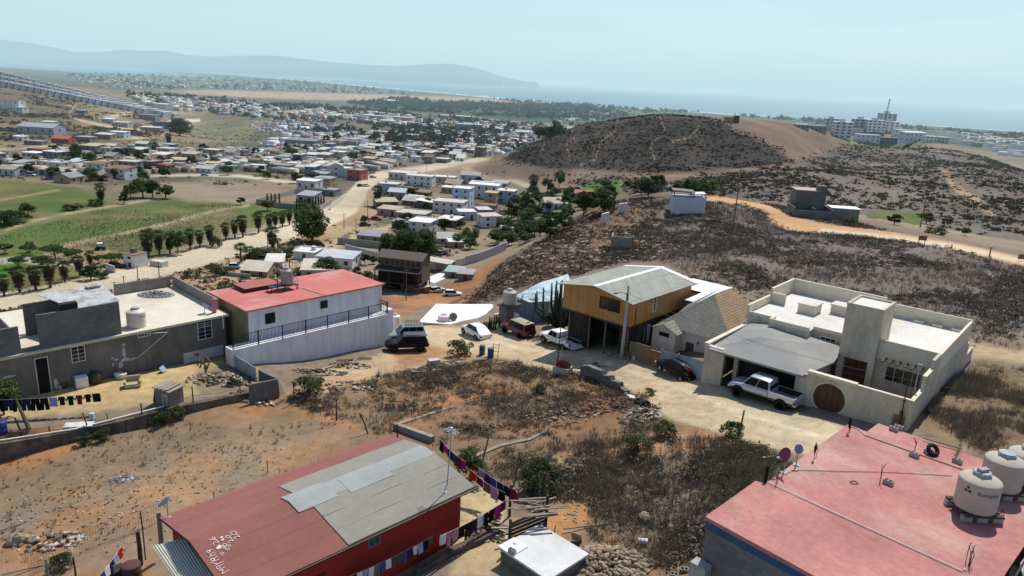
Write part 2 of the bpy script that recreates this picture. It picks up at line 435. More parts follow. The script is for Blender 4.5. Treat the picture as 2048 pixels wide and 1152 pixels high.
# town ground: trodden earth, yards and weeds between the houses
zone([(-60,300),(120,298),(330,292),(480,285),(560,240),(420,212),(240,186),(300,178),(700,222),(1200,262),(1060,290),(1000,318),(900,332),(760,350),(700,398),(640,372),(590,352),(460,350),(200,374),(60,356),(-60,356)], (.135,.118,.088), 6, 200, 2500, 0, 6, c2=(.085,.088,.055), ns=30)
zone([(770,372),(900,362),(985,372),(1030,400),(1015,440),(960,470),(880,490),(790,470),(745,440),(760,400)], (.19,.155,.11), 8, 150, 500, 0, 5, c2=(.11,.105,.06), ns=10)
# valley: fields
G1, G2 = (.075, .125, .030), (.16, .135, .062)
zone([(-40,357),(60,362),(150,372),(200,395),(215,412),(130,430),(60,448),(0,462),(-40,470)], (.12,.12,.05), 5, 150, 420, 2, 5, c2=(.085,.115,.035), ns=20)
zone([(60,372),(190,388),(220,405),(150,425),(70,420)], G1, 14, 150, 420, 2, 8, k=.8)
zone([(-40,480),(100,440),(200,420),(320,402),(440,398),(480,408),(420,430),(320,452),(240,470),(110,490),(80,512),(-40,530)], G1, 5, 130, 400, 2, 5, c2=(.08,.12,.035), ns=18)
zone([(220,420),(300,410),(470,405),(500,412),(400,438),(300,452),(200,466)], (.10,.12,.042), 16, 130, 400, 2, 12, k=.7, c2=(.12,.115,.05), ns=14)
zone([(110,495),(240,474),(330,454),(430,432),(560,412),(600,420),(560,440),(480,462),(380,486),(280,520),(200,520),(140,520)], (.135,.122,.058), 6, 130, 400, 2, 6, c2=(.085,.11,.04), ns=12)
zone([(460,410),(600,405),(640,420),(560,440),(470,430)], G1, 8, 150, 400, 2, 6, k=.8)
zone([(-40,520),(60,520),(160,530),(240,540),(240,560),(140,575),(60,590),(-40,600)], (.11,.12,.045), 6, 110, 300, 2, 6, c2=(.16,.13,.06), ns=8)
zone([(-20,528),(60,524),(40,545),(-20,560)], (.05,.12,.02), 6, 110, 300, 2)
zone([(330,372),(420,362),(560,375),(560,395),(480,408),(380,402),(330,390)], (.27,.21,.145), 6, 180, 450, 0, 4)
line([(10,460),(60,443),(150,424),(240,410),(300,399)], 2.2, (.33,.26,.16), 2, 150, 400)
line([(90,505),(140,488),(240,468),(330,448),(420,424),(500,410)], 2.6, (.34,.28,.18), 2, 130, 400)
line([(0,400),(60,390),(120,380)], 1.6, (.3,.25,.15), 1.5, 150, 400)
line([(-20,525),(40,518),(110,528),(200,536),(260,545)], [6,6,6,7,8], (.36,.33,.28), 3, 110, 300)
zone([(140,500),(210,498),(280,520),(280,545),(200,545),(150,530)], (.33,.24,.14), 10, 110, 300, 0, 6, k=.8)
# bare shoulders and the valley road
zone([(-60,600),(60,592),(200,572),(300,535),(420,500),(560,470),(640,440),(700,400),(740,360),(760,350),(760,420),(720,470),(640,520),(520,560),(400,600),(-60,640)], (.34,.25,.155), 8, 90, 420, 0, 5, c2=(.28,.19,.11))
VR = (.48, .405, .29)
line([(-60,614),(60,594),(180,572),(300,542),(420,508),(520,480),(600,455),(660,432),(698,410),(716,388),(728,368),(760,352),(800,345),(850,337),(900,328),(950,321),(985,319)], [17,17,17,17,18,18,18,19,21,18,13,10,8,7,6,5,4], VR, 3, 90, 520, 3)
line([(950,321),(985,330),(1010,345),(1030,358),(1050,368),(1075,380)], [6,7,8,8,6,4], VR, 3, 200, 520, 3)
line([(560,505),(640,498),(700,480),(760,462),(820,445),(880,430)], [5,8,9,8,6,4], (.40,.30,.19), 4, 120, 400, 0, 1, 3)
zone([(920,330),(960,322),(990,335),(1010,360),(960,352),(930,345)], (.36,.26,.16), 6, 200, 500)
line([(780,370),(840,366),(900,360)], 2.5, (.45,.36,.25), 2, 200, 500)
line([(300,352),(400,350),(480,352),(560,362),(620,365)], [2,2.5,3,3,2], (.5,.42,.31), 2, 250, 500)
line([(590,345),(620,335),(640,325)], 3, (.5,.42,.31), 2, 250, 600)
# red cut below the street
zone([(760,600),(800,590),(860,575),(920,560),(980,525),(1010,515),(980,560),(940,600),(900,615),(850,610),(800,640),(765,640)], (.34,.165,.075), 8, 70, 190, 0, 6, c2=(.22,.12,.07), ns=4)
zone([(760,570),(830,570),(870,560),(850,585),(790,592)], (.34,.29,.22), 6, 100, 200)
# dome hill: dark brush, bare flanks
zone([(940,335),(1060,280),(1150,245),(1250,225),(1420,220),(1600,240),(1700,290),(1640,340),(1400,390),(1240,380),(1050,365),(960,350)], (.21,.145,.10), 8, 180, 620, 0, 4, c2=(.165,.12,.09), ns=12)
zone([(1010,318),(1060,285),(1150,250),(1250,230),(1330,226),(1440,240),(1500,268),(1570,300),(1580,325),(1500,335),(1400,345),(1300,345),(1200,340),(1100,335)], (.042,.036,.031), 6, 180, 620, 0, 5, c2=(.06,.048,.038), ns=10)
zone([(1430,240),(1520,245),(1590,255),(1640,285),(1690,320),(1700,350),(1640,330),(1580,315),(1530,285),(1470,262)], (.20,.132,.094), 5, 200, 650, 0, 4, c2=(.165,.115,.088), ns=8)
for pts in (((1140,252),(1150,275),(1132,292),(1142,322)),((1235,238),(1230,262),(1200,285),(1190,320),(1160,330)),((1320,232),(1330,262),(1300,290),(1310,320)),((1090,285),(1080,310)),((1400,250),(1380,275),(1340,285))):
    line(pts, 1.1, (.24,.17,.12), 1.2, 250, 600)
# scrub slopes behind the near hill
zone([(1240,385),(1420,350),(1600,330),(1700,290),(1900,300),(2100,340),(2100,520),(1900,480),(1840,450),(1600,410),(1400,385)], (.155,.13,.108), 8, 150, 700, 0, 8, c2=(.115,.097,.08), ns=16)
line([(1885,340),(1910,375),(1950,400),(1990,435)], [4,6,8,5], (.32,.21,.13), 4, 150, 600)
line([(1700,290),(1780,292),(1850,300)], 5, (.15,.17,.09), 5, 300, 700)
zone([(1730,425),(1790,420),(1842,425),(1842,455),(1800,462),(1740,446)], (.075,.13,.03), 5, 140, 260, 2, 5, c2=(.09,.10,.045), ns=5)
zone([(1160,368),(1240,362),(1240,385),(1180,390)], (.07,.16,.03), 5, 200, 420)
zone([(1290,385),(1420,372),(1440,380),(1330,395)], (.07,.10,.04), 6, 140, 420)
# near hill: grey-brown scrub soil, darker steep flank, the dirt track
zone([(930,610),(1000,530),(1130,450),(1240,398),(1350,384),(1480,392),(1600,420),(1800,462),(2100,530),(2100,760),(1950,700),(1800,600),(1560,560),(1380,520),(1250,520),(1130,560),(1000,600)], (.155,.128,.108), 10, 60, 160, 0, 6, c2=(.115,.094,.078), ns=6)
zone([(930,612),(1000,530),(1130,450),(1240,398),(1290,420),(1240,480),(1200,530),(1120,560),(1000,600)], (.12,.088,.066), 12, 66, 170, 0, 8, c2=(.15,.10,.07), ns=4)
zone([(1150,430),(1260,405),(1330,430),(1290,490),(1200,500)], (.22,.15,.095), 14, 70, 160, 0, 10, k=.6)
TK = (.47, .28, .155)
line([(1395,396),(1440,398),(1490,405),(1530,416),(1552,432),(1580,447),(1640,456),(1720,464),(1800,474),(1900,490),(1980,508),(2080,532)], [5,6,6,8,15,15,10,7,7,7,8,9], TK, 3, 70, 170, 4, 1, 2)
line([(1640,460),(1800,476),(1900,492),(2080,530)], [4,4,5,5], (.56,.45,.31), 3, 70, 170)
line([(1975,545),(2005,570),(2015,590)], [2,3,3], (.32,.26,.19), 3, 50, 120)
line([(1940,700),(1990,705),(2060,712)], [14,10,12], (.40,.30,.17), 9, 40, 90, 0, 1, 6)
line([(2010,790),(2002,830),(1980,860),(1940,885),(1925,900)], [5,6,5,5,6], (.36,.28,.17), 4, 25, 70, 0, 1, 2)
zone([(1830,810),(1960,730),(2060,740),(2060,960),(1950,900),(1850,870)], (.16,.105,.06), 12, 20, 75, 0, 8, c2=(.21,.145,.08), ns=2, k=.8)
# street, yards and lots in front
RD = (.44, .36, .235)
zone([(-60,870),(330,830),(560,785),(640,800),(740,860),(760,880),(560,940),(330,1040),(300,1160),(-60,1160)], (.315,.155,.066), 10, 18, 60, 0, 6, c2=(.19,.135,.085), ns=3.2)
zone([(150,1000),(330,900),(620,850),(740,870),(560,940),(330,1045),(220,1080)], (.205,.165,.12), 30, 18, 60, 0, 22, k=.65, c2=(.31,.19,.10), ns=1.6)
zone([(-60,1030),(220,990),(330,1040),(330,1160),(-60,1160)], (.19,.155,.12), 24, 16, 60, 0, 18, k=.7, c2=(.27,.15,.075), ns=1.5)
zone([(-60,845),(330,808),(470,775),(556,762),(520,735),(440,715),(100,775),(-60,800)], (.44,.325,.155), 5, 30, 70, 0, 3, c2=(.36,.27,.14), ns=2)
zone([(390,745),(470,725),(556,752),(556,785),(430,800),(395,780)], (.21,.165,.11), 8, 30, 70, 0, 6)
zone([(560,800),(700,740),(1000,700),(1180,730),(1300,790),(1330,840),(1600,900),(1700,1000),(1420,1152),(1100,1152),(950,1000),(760,880),(680,850)], (.185,.13,.082), 12, 20, 64, 0, 8, c2=(.25,.145,.075), ns=2.5)
zone([(760,850),(1000,780),(1200,800),(1300,840),(1150,870),(960,880),(860,900)], (.175,.125,.085), 20, 20, 64, 0, 14, k=.7, c2=(.26,.135,.068), ns=1.8)
zone([(1150,900),(1330,860),(1560,900),(1600,960),(1440,1100),(1200,1060),(1110,980)], (.15,.13,.105), 18, 20, 60, 0, 12, k=.8, c2=(.20,.16,.11), ns=1.6)
zone([(570,790),(640,745),(780,705),(860,700),(930,690),(960,712),(900,735),(800,745),(700,765),(640,800)], (.37,.245,.14), 8, 40, 80, 1, 5, c2=(.42,.32,.20), ns=2.5)
zone([(780,700),(790,655),(870,640),(905,645),(905,700),(870,720),(800,735)], (.33,.19,.10), 7, 45, 85, 1, 4)
zone([(800,660),(840,648),(900,655),(960,655),(1010,645),(1060,685),(1180,700),(1240,700),(1330,718),(1412,755),(1475,792),(1620,835),(1830,890),(1740,935),(1560,898),(1440,868),(1340,838),(1290,800),(1240,770),(1150,748),(1060,732),(1000,715),(955,708),(900,700),(850,690)], RD, 5, 30, 85, 1, 3, c2=(.45,.35,.22), ns=3)
line([(900,690),(990,708),(1090,728),(1190,745),(1290,790),(1400,835),(1560,880),(1700,915)], [2.5,3,3,3,4,5,6,6], (.41,.32,.20), 4, 30, 80, 0, .6, 2)
line([(930,672),(1060,700),(1200,722),(1330,765),(1460,815),(1620,868),(1760,905)], [2.5,3,3,4,5,6,6], (.56,.465,.32), 4, 30, 80, 0, .7, 2)
zone([(1290,870),(1400,860),(1500,888),(1420,900),(1320,905),(1200,935),(1120,945)], (.36,.19,.09), 10, 25, 60, 0, 6, k=.85)
line([(1120,940),(1180,910),(1290,882),(1400,875)], [6,6,7,8], (.37,.25,.14), 5, 25, 60, 0, .9, 3)
line([(1090,895),(1130,930),(1160,970),(1180,1010),(1190,1040)], [6,5,4,4,5], (.34,.245,.14), 4, 22, 60, 0, .9, 2)
zone([(1090,1020),(1160,1000),(1200,1030),(1120,1070),(1085,1065)], (.33,.165,.07), 8, 20, 60, 0, 5)
zone([(985,1030),(1090,1050),(1060,1152),(900,1152),(930,1090)], (.36,.27,.16), 12, 18, 60, 0, 6)
zone([(920,960),(1010,985),(1010,1040),(940,1100),(860,1120),(920,1040)], (.42,.325,.185), 7, 18, 60, 0, 3)
line([(790,850),(850,822),(900,800),(960,790),(1020,778)], [4,6,6,5,3], (.38,.19,.09), 4, 25, 62, 0, .9, 2)
line([(600,830),(660,838),(720,855)], 8, (.33,.17,.08), 6, 25, 62, 0, .8, 4)
# uneven growth and wear at several sizes
v_ = 1 + .5 * fbm(GX, GY, 14., 61, 4) + .45 * fbm(GX, GY, 45., 66, 3) * sm(100, 300, RR) + .35 * fbm(GX, GY, 2.2, 71, 3) * (1 - sm(60, 160, RR))
C *= np.clip(v_, .55, 1.5)[..., None]
fm = (ZONE == 2) * sm(.02, .22, fbm(GX, GY, 16., 77, 5)); C = lerp(C, (.17, .14, .065), fm * .75)
# mesh, split into the pieces the place has: ground, street, fields, valley road, hill track
nr, na = GX.shape
ii = np.arange(nr * na).reshape(nr, na)
Fq = np.stack([ii[:-1, :-1], ii[:-1, 1:], ii[1:, 1:], ii[1:, :-1]], -1).reshape(-1, 4)[:, ::-1]
zf = np.maximum.reduce([ZONE[:-1, :-1], ZONE[:-1, 1:], ZONE[1:, 1:], ZONE[1:, :-1]]).ravel()
zf = np.where((ZONE[:-1, :-1] == ZONE[1:, 1:]).ravel(), ZONE[:-1, :-1].ravel(), 0)
soil = mat('soil', attr='tint', var=.22, scale=1.1, bump=.55, bscale=5, rough=.97, spec=.1)
GVf = GP.reshape(-1, 3); Cf = C.reshape(-1, 3)
for k, nm in enumerate(('ground', 'dirt_street', 'grass_field', 'valley_road', 'hill_track')):
    fs = Fq[zf == k]
    if not len(fs): continue
    u, inv = np.unique(fs, return_inverse=True)
    o = npmesh(nm, GVf[u], inv.reshape(-1, 4), soil, colors=Cf[u], smooth=True)
    tag(o, kind='structure')
# ---------------------------------------------------------------- sea
sea_m = bpy.data.materials.new('sea_water'); sea_m.use_nodes = True
nt = sea_m.node_tree; bs = nt.nodes['Principled BSDF']
bs.inputs['Base Color'].default_value = (.045, .125, .165, 1); bs.inputs['Roughness'].default_value = .36
tcn = nd(nt, 'ShaderNodeTexCoord'); mp = nd(nt, 'ShaderNodeMapping'); mp.inputs['Scale'].default_value = (.012, .03, 1)
nt.links.new(tcn.outputs['Object'], mp.inputs[0])
nz = nd(nt, 'ShaderNodeTexNoise'); nz.inputs['Scale'].default_value = 1; nz.inputs['Detail'].default_value = 8
nt.links.new(mp.outputs[0], nz.inputs['Vector'])
bm = nd(nt, 'ShaderNodeBump'); bm.inputs['Strength'].default_value = .6; bm.inputs['Distance'].default_value = 6
nt.links.new(nz.outputs['Fac'], bm.inputs['Height']); nt.links.new(bm.outputs[0], bs.inputs['Normal'])
b = MB()
b.quad((-90000, 300, SEA), (90000, 300, SEA), (90000, 90000, SEA), (-90000, 90000, SEA))
tag(b.build('sea', sea_m), kind='structure')
# surf: broken white bands lying on the water along the beach
foam = mat('surf_foam', (.85, .87, .88), .6, .1, .02)
b = MB()
cc = [Vector((*p, 0)) for p in COAST]
for row, (off, dn, wd) in enumerate(((6, .0, 40), (70, .3, 26), (130, .45, 22))):
    for i in range(len(cc) - 1):
        d = cc[i + 1] - cc[i]; n = Vector((-d.y, d.x, 0)).normalized()
        if n.y < 0: n = -n
        st = 0; Ls = d.length
        while st < Ls:
            ln = min(rnd.uniform(60, 260), Ls - st)
            if rnd.random() > dn and ln > 20:
                k = max(2, int(ln / 25)); lo = []; hi = []
                for j in range(k + 1):
                    p = cc[i] + d * ((st + ln * j / k) / Ls) + n * (off + rnd.uniform(-6, 6))
                    w = wd * math.sin(math.pi * (.08 + .84 * j / k)) * rnd.uniform(.6, 1.2)
                    lo.append((p.x, p.y, SEA + .25)); q = p + n * w; hi.append((q.x, q.y, SEA + .25))
                b.add(lo + hi, [(j, j + 1, k + 2 + j, k + 1 + j) for j in range(k)])
            st += ln + (rnd.uniform(5, 60) if row else rnd.uniform(0, 12))
tag(b.build('surf', foam), kind='structure')
# ---------------------------------------------------------------- far mountains across the bay
def ridge(name, prof, Z, depth, seed, colr):
    """a range whose crest was read off the photo (px, py), standing Z metres away"""
    n = 300; xs = np.linspace(prof[0][0], prof[-1][0], n); ys = np.interp(xs, [p[0] for p in prof], [p[1] for p in prof])
    V = []; rows = 24
    for a, c in zip(xs, ys):
        top = atZ(a, c, Z); 
        for j in range(rows):
            t = j / (rows - 1)
            y = top.y - depth * .55 + depth * t * 1.1
            pk = max(0, 1 - abs(t - .5) * 2) ** 1.15
            x = top.x * (1 + .03 * (t - .5))
            nzv = float(fbm(np.array([x]), np.array([y]), depth * .22, seed, 5)[0])
            z = SEA - 10 + (top.z - SEA + 10) * pk * (1 + .55 * nzv * (1 - pk) * 2)
            V.append((x, y, z))
    idx = np.arange(n * rows).reshape(n, rows)
    F_ = np.stack([idx[:-1, :-1], idx[1:, :-1], idx[1:, 1:], idx[:-1, 1:]], -1).reshape(-1, 4)
    return tag(npmesh(name, V, F_, mat('mountain_haze_blue', colr, var=.2, scale=.0012), smooth=True), kind='structure')  # blue of the distance haze is mixed into the rock colour
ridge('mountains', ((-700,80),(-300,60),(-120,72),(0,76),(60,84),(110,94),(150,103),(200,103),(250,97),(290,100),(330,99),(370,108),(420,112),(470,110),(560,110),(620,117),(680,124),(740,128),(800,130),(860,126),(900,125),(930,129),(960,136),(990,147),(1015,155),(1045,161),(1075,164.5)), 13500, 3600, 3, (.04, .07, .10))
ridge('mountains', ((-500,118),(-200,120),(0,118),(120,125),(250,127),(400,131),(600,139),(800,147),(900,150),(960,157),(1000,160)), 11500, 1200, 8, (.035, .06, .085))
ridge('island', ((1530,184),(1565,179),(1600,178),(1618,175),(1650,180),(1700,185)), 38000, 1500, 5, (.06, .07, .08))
# ---------------------------------------------------------------- air: thin sea haze over the whole bay
hm = bpy.data.materials.new('haze_air'); hm.use_nodes = True
nt = hm.node_tree; nt.nodes.clear()
out = nd(nt, 'ShaderNodeOutputMaterial'); add = nd(nt, 'ShaderNodeAddShader')
SIG = 1 / 9500
ab = nd(nt, 'ShaderNodeVolumeAbsorption'); ab.inputs['Color'].default_value = (0, 0, 0, 1); ab.inputs['Density'].default_value = SIG
em = nd(nt, 'ShaderNodeEmission'); em.inputs['Color'].default_value = (.54, .775, .87, 1); em.inputs['Strength'].default_value = SIG  # emission stands in for the sunlight that the haze would scatter
nt.links.new(ab.outputs[0], add.inputs[0]); nt.links.new(em.outputs[0], add.inputs[1]); nt.links.new(add.outputs[0], out.inputs['Volume'])
b = MB(); b.box(-60000, 60000, 330, 70000, SEA - 60, 520)
tag(b.build('haze', hm), kind='structure')
# ---------------------------------------------------------------- daylight
EL, AZS = R(56), R(28)
w = bpy.data.worlds.new('World'); scene.world = w; w.use_nodes = True
nt = w.node_tree; bg = nt.nodes['Background']; bg.inputs['Strength'].default_value = .125
sky = nd(nt, 'ShaderNodeTexSky', sky_type='NISHITA'); sky.sun_disc = False
sky.sun_elevation = EL; sky.sun_rotation = AZS; sky.altitude = 80; sky.air_density = 1.0; sky.dust_density = .6; sky.ozone_density = 2.0
tcn = nd(nt, 'ShaderNodeTexCoord'); mp = nd(nt, 'ShaderNodeMapping'); mp.inputs['Scale'].default_value = (1.6, 1.6, 9); mp.inputs['Rotation'].default_value = (0, R(6), 0)
nt.links.new(tcn.outputs['Generated'], mp.inputs[0])
nz = nd(nt, 'ShaderNodeTexNoise'); nz.inputs['Scale'].default_value = 2.2; nz.inputs['Detail'].default_value = 9; nz.inputs['Roughness'].default_value = .62; nz.inputs['Distortion'].default_value = .6
nt.links.new(mp.outputs[0], nz.inputs['Vector'])
rm = nd(nt, 'ShaderNodeMapRange'); rm.inputs[1].default_value = .50; rm.inputs[2].default_value = .78; rm.inputs[3].default_value = .34; rm.inputs[4].default_value = .86
nt.links.new(nz.outputs['Fac'], rm.inputs[0])
sepw = nd(nt, 'ShaderNodeSeparateXYZ'); nt.links.new(tcn.outputs['Generated'], sepw.inputs[0])     # the veil lies low over the sea and thins out upwards
fade = nd(nt, 'ShaderNodeMapRange'); fade.inputs[1].default_value = .10; fade.inputs[2].default_value = .40; fade.inputs[3].default_value = 1; fade.inputs[4].default_value = .06
nt.links.new(sepw.outputs[2], fade.inputs[0])
ml = nd(nt, 'ShaderNodeMath', operation='MULTIPLY'); nt.links.new(rm.outputs[0], ml.inputs[0]); nt.links.new(fade.outputs[0], ml.inputs[1])
mx = nd(nt, 'ShaderNodeMix', data_type='RGBA'); mx.inputs[7].default_value = (5.0, 6.4, 7.4, 1)
nt.links.new(ml.outputs[0], mx.inputs[0]); nt.links.new(sky.outputs[0], mx.inputs[6]); nt.links.new(mx.outputs[2], bg.inputs['Color'])
sun = bpy.data.lights.new('sun', 'SUN'); sun.energy = 4.8; sun.angle = R(.53); sun.color = (1, .955, .88)
so = bpy.data.objects.new('sun', sun); COL.objects.link(so)
sd = Vector((math.sin(AZS) * math.cos(EL), math.cos(AZS) * math.cos(EL), math.sin(EL)))
so.rotation_euler = (-sd).to_track_quat('-Z', 'Y').to_euler(); so.location = sd * 200
scene.view_settings.view_transform = 'Standard'; scene.view_settings.look = 'None'
scene.view_settings.exposure = 0; scene.view_settings.gamma = 1
scene.render.engine = 'CYCLES'
scene.cycles.use_denoising = True
scene.cycles.max_bounces = 5; scene.cycles.diffuse_bounces = 3; scene.cycles.glossy_bounces = 3; scene.cycles.transparent_max_bounces = 6
# ---------------------------------------------------------------- near buildings: each on its own street-grid frame (a = along to the right, b = away), heights in metres below the camera
class Frame:
    def __init__(s, px, py, z, h): s.O = at(px, py, z); s.h = R(h)
    def loc(s, P):
        d = Vector((P.x - s.O.x, P.y - s.O.y)); c, n = math.cos(s.h), math.sin(s.h)
        return Vector((d.x * c + d.y * n, -d.x * n + d.y * c, P.z))
    def at(s, px, py, z): return s.loc(at(px, py, z))
    def w(s, a, b, z):
        c, n = math.cos(s.h), math.sin(s.h)
        return Vector((s.O.x + a * c - b * n, s.O.y + a * n + b * c, z))
FC = Frame(1815, 862, -21.95, -40.5); FP = Frame(1415, 1033, -16.25, -44.5); FR = Frame(942, 975, -21.25, -44.5)
FW = Frame(778, 690, -27.9, -43); FG = Frame(448, 628, -22.3, -43.5); FO = Frame(1258, 655, -21.9, -42); FS = Frame(1306, 655, -22.2, -42)
class Bld:
    def __init__(s, name, label, cat, fr, zb, a=0, b=0, group=None):
        p = fr.w(a, b, zb); s.zb = zb; s.a = a; s.b = b; s.r = thing(name, label, cat, p, fr.h, group)
    def part(s, name, mb, mats, parent=None, bevel=0, color=None, label=None, each=False):
        if each:
            for c in comps(mb): o = s.part(name, c, mats, parent, bevel, color, label)
            return o
        o = mb.build(name, mats, parent or s.r, bevel=bevel, color=color)
        if parent is None: o.location = (-s.a, -s.b, -s.zb)
        if label: o['label'] = label
        return o
def winpart(B, axis, pos, s_, u0, u1, z0, z1, frame, bars=1, hb=0, pane=None, name='window', w=.06, pr=.05, grille=None):
    """framed window on the plane axis=pos facing sign s_: frame, pane"""
    f, g = MB(), MB()
    def bx(m, ua, ub, za, zb_, d0, d1):
        d0, d1 = sorted((pos + s_ * d0, pos + s_ * d1))
        if axis == 'a': m.box(d0, d1, ua, ub, za, zb_)
        else: m.box(ua, ub, d0, d1, za, zb_)
    bx(f, u0, u1, z0, z0 + w, -.02, pr); bx(f, u0, u1, z1 - w, z1, -.02, pr)
    bx(f, u0, u0 + w, z0 + w, z1 - w, -.02, pr); bx(f, u1 - w, u1, z0 + w, z1 - w, -.02, pr)
    for k in range(1, bars + 1):
        u = u0 + (u1 - u0) * k / (bars + 1); bx(f, u - w * .35, u + w * .35, z0 + w, z1 - w, -.02, pr * .9)
    for k in range(1, hb + 1):
        z = z0 + (z1 - z0) * k / (hb + 1); bx(f, u0 + w, u1 - w, z - w * .25, z + w * .25, -.02, pr * .8)
    bx(g, u0 + w * .5, u1 - w * .5, z0 + w * .5, z1 - w * .5, -.03, .02)
    fo = B.part(name, f, frame); g.build('pane', pane or GLASS, fo)
    return fo
GLASS = mat('window_glass', (.012, .014, .016), .12, .0, spec=.6)
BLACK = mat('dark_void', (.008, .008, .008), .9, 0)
WHITE = mat('white_paint', (.72, .72, .72), .75, .10, 1.2)
METAL_BLACK = mat('black_iron', (.018, .018, .02), .5, .1)
CONC = mat('concrete', (.34, .33, .31), .92, .2, .8, .2)
# --- cream house -------------------------------------------------------------
cream = mat('cream_stucco', (.60, .535, .415), .95, .14, .6, .35, bscale=22, streak=.3, col2=(.52, .455, .34), thr=(.5, .75))
creamL = mat('cream_trim', (.66, .59, .45), .9, .1, 1.5)
slabw = mat('roof_coating', (.62, .60, .55), .85, .10, .35, .08, col2=(.50, .45, .36), thr=(.5, .7))
felt = mat('felt_roofing', (.235, .235, .225), .95, .10, .5, .25, col2=(.29, .28, .255))
wood = mat('dark_door_wood', (.10, .050, .026), .6, .25, 2, .2, stripe=(7, .6, 'x'))
B = Bld('cream_house', 'cream stucco house with a flat roof, square tower and round wooden street gate', 'house', FC, -22.6)
m = MB()
m.box(-15.5, -7.0, 8.0, 18.7, -23.4, -18.95); m.box(-13.2, -9.8, 7.0, 8.003, -23.4, -18.95)
m.box(-4.3, -.003, 6.84, 18.7, -23.4, -19.15); m.box(-7.003, -4.297, 9.5, 18.7, -23.4, -19.15)
B.part('wall', m, cream)
m = MB()    # parapets
T = .22
def par(m, x0, x1, y0, y1, z0, z1): m.box(x0, x1, y0, y1, z0, z1)
par(m, -15.5, -7.0, 18.5, 18.72, -18.95, -17.55); par(m, -7.0, -.0, 18.5, 18.72, -19.15, -17.95)
par(m, -15.72, -15.5, 13.2, 18.72, -19.4, -17.55); par(m, -15.72, -15.5, 8.0, 12.98, -19.4, -18.15); par(m, -15.5, -14.2, 12.98, 13.2, -18.95, -17.9)
par(m, -13.22, -9.78, 6.98, 7.15, -18.95, -18.6); par(m, -13.22, -13.05, 7.15, 8.2, -18.95, -18.6); par(m, -9.78, -7.0, 7.98, 8.15, -18.95, -18.65)
par(m, -15.5, -13.22, 7.98, 8.15, -18.95, -18.7)
par(m, -.18, .02, 6.84, 18.5, -19.6, -18.05); par(m, -4.3, -.18, 6.8, 7.0, -19.6, -18.02)
B.part('parapet', m, creamL, bevel=.02, each=True)
m = MB(); m.box(-15.49, -7.01, 8.16, 18.49, -18.94, -18.90); m.box(-13.04, -9.79, 7.16, 8.159, -18.94, -18.905)
m.box(-6.99, -.19, 9.61, 18.49, -19.14, -19.10); m.box(-4.29, -.19, 7.01, 9.609, -19.14, -19.105)
B.part('roof', m, slabw)
m = MB(); m.box(-7.0, -4.3, 6.3, 9.6, -20.0, -15.75); m.box(-7.0, -6.55, 6.3, 6.9, -23, -20.003); m.box(-4.75, -4.3, 6.3, 6.9, -23, -20.003)
m.box(-6.997, -4.303, 6.9, 9.6, -23, -20.003)
for x0, x1, y0, y1 in ((-7.03, -4.27, 6.27, 6.47), (-7.03, -4.27, 9.43, 9.63), (-7.03, -6.83, 6.473, 9.427), (-4.47, -4.27, 6.473, 9.427)): m.box(x0, x1, y0, y1, -15.75, -15.55)
tw = B.part('stair_tower', m, cream)
m = MB(); m.box(-6.82, -4.48, 6.48, 9.42, -15.75, -15.69); m.build('tower_roof', slabw, tw)
m = MB()
for k in range(2): m.box(-6.53 + k * .9, -5.66 + k * .9, 6.72, 6.78, -22.6, -20.05); m.box(-6.4 + k * .9, -5.8 + k * .9, 6.68, 6.72, -21.2, -20.25); m.box(-6.4 + k * .9, -5.8 + k * .9, 6.68, 6.72, -22.4, -21.4)
B.part('front_door', m, wood)
for (x0, x1, y0, y1) in ((-12.6, -11.1, 11.9, 13.7), (-10.4, -8.0, 14.0, 15.4)):
    m = MB(); m.box(x0, x1, y0, y1, -18.9, -18.1); sk = B.part('skylight', m, creamL)
    m = MB(); m.box(x0 - .08, x1 + .08, y0 - .08, y1 + .08, -18.1, -18.02); m.build('skylight_lid', slabw, sk)
# garage
m = MB(); m.box(-15.5, -13.8, 0, .3, -23.4, -20.02); m.box(-15.5, -15.25, .303, 7.97, -23.4, -19.9); m.box(-8.0, -7.55, .0, .3, -23.4, -20.05); m.box(-15.24, -7.5, 6.2, 6.9, -23.4, -20.1); m.box(-7.75, -7.5, .303, 6.1, -23.4, -20.1)
m.box(-13.3, -12.95, .9, 1.3, -23.4, -20.05)
B.part('garage_wall', m, cream, each=True)
m = MB(); m.box(-13.8, -8.0, .15, .22, -23.0, -22.9); m.box(-13.0, -8.0, 1.4, 1.46, -23, -20.1); B.part('garage_door', m, mat('garage_dark', (.02, .02, .021), .7, .2, 1, stripe=(5, .7, 'x')))
m = MB()
P = dict(fl=(-15.0, -.45, -20.02), fr=(-7.4, -.45, -20.02), br=(-6.7, 4.3, -20.02), pk=(-10.9, 4.2, -19.25), pl=(-12.6, 3.6, -19.25), bl=(-15.0, 7.9, -19.6), b1=(-12.9, 7.9, -19.3), b2=(-7.0, 7.95, -19.62))
k_ = list(P); iv = {k: i for i, k in enumerate(k_)}
lo = [(x, y, z - .12) for x, y, z in P.values()]
tris = [('fl', 'fr', 'pk', 'pl'), ('fr', 'br', 'pk'), ('br', 'b2', 'pk'), ('fl', 'pl', 'bl'), ('pl', 'b1', 'bl'), ('pl', 'pk', 'b2', 'b1')]
m.add(list(P.values()), [tuple(iv[q] for q in t) for t in tris])
rim = ['fl', 'fr', 'br', 'b2', 'b1', 'bl']
n0 = len(m.v); m.add([P[q] for q in rim] + [(P[q][0], P[q][1], P[q][2] - .16) for q in rim], [(i, (i + 1) % 6, 6 + (i + 1) % 6, 6 + i) for i in range(6)] + [(6, 7, 8, 9, 10, 11)])
B.part('garage_roof', m, felt)
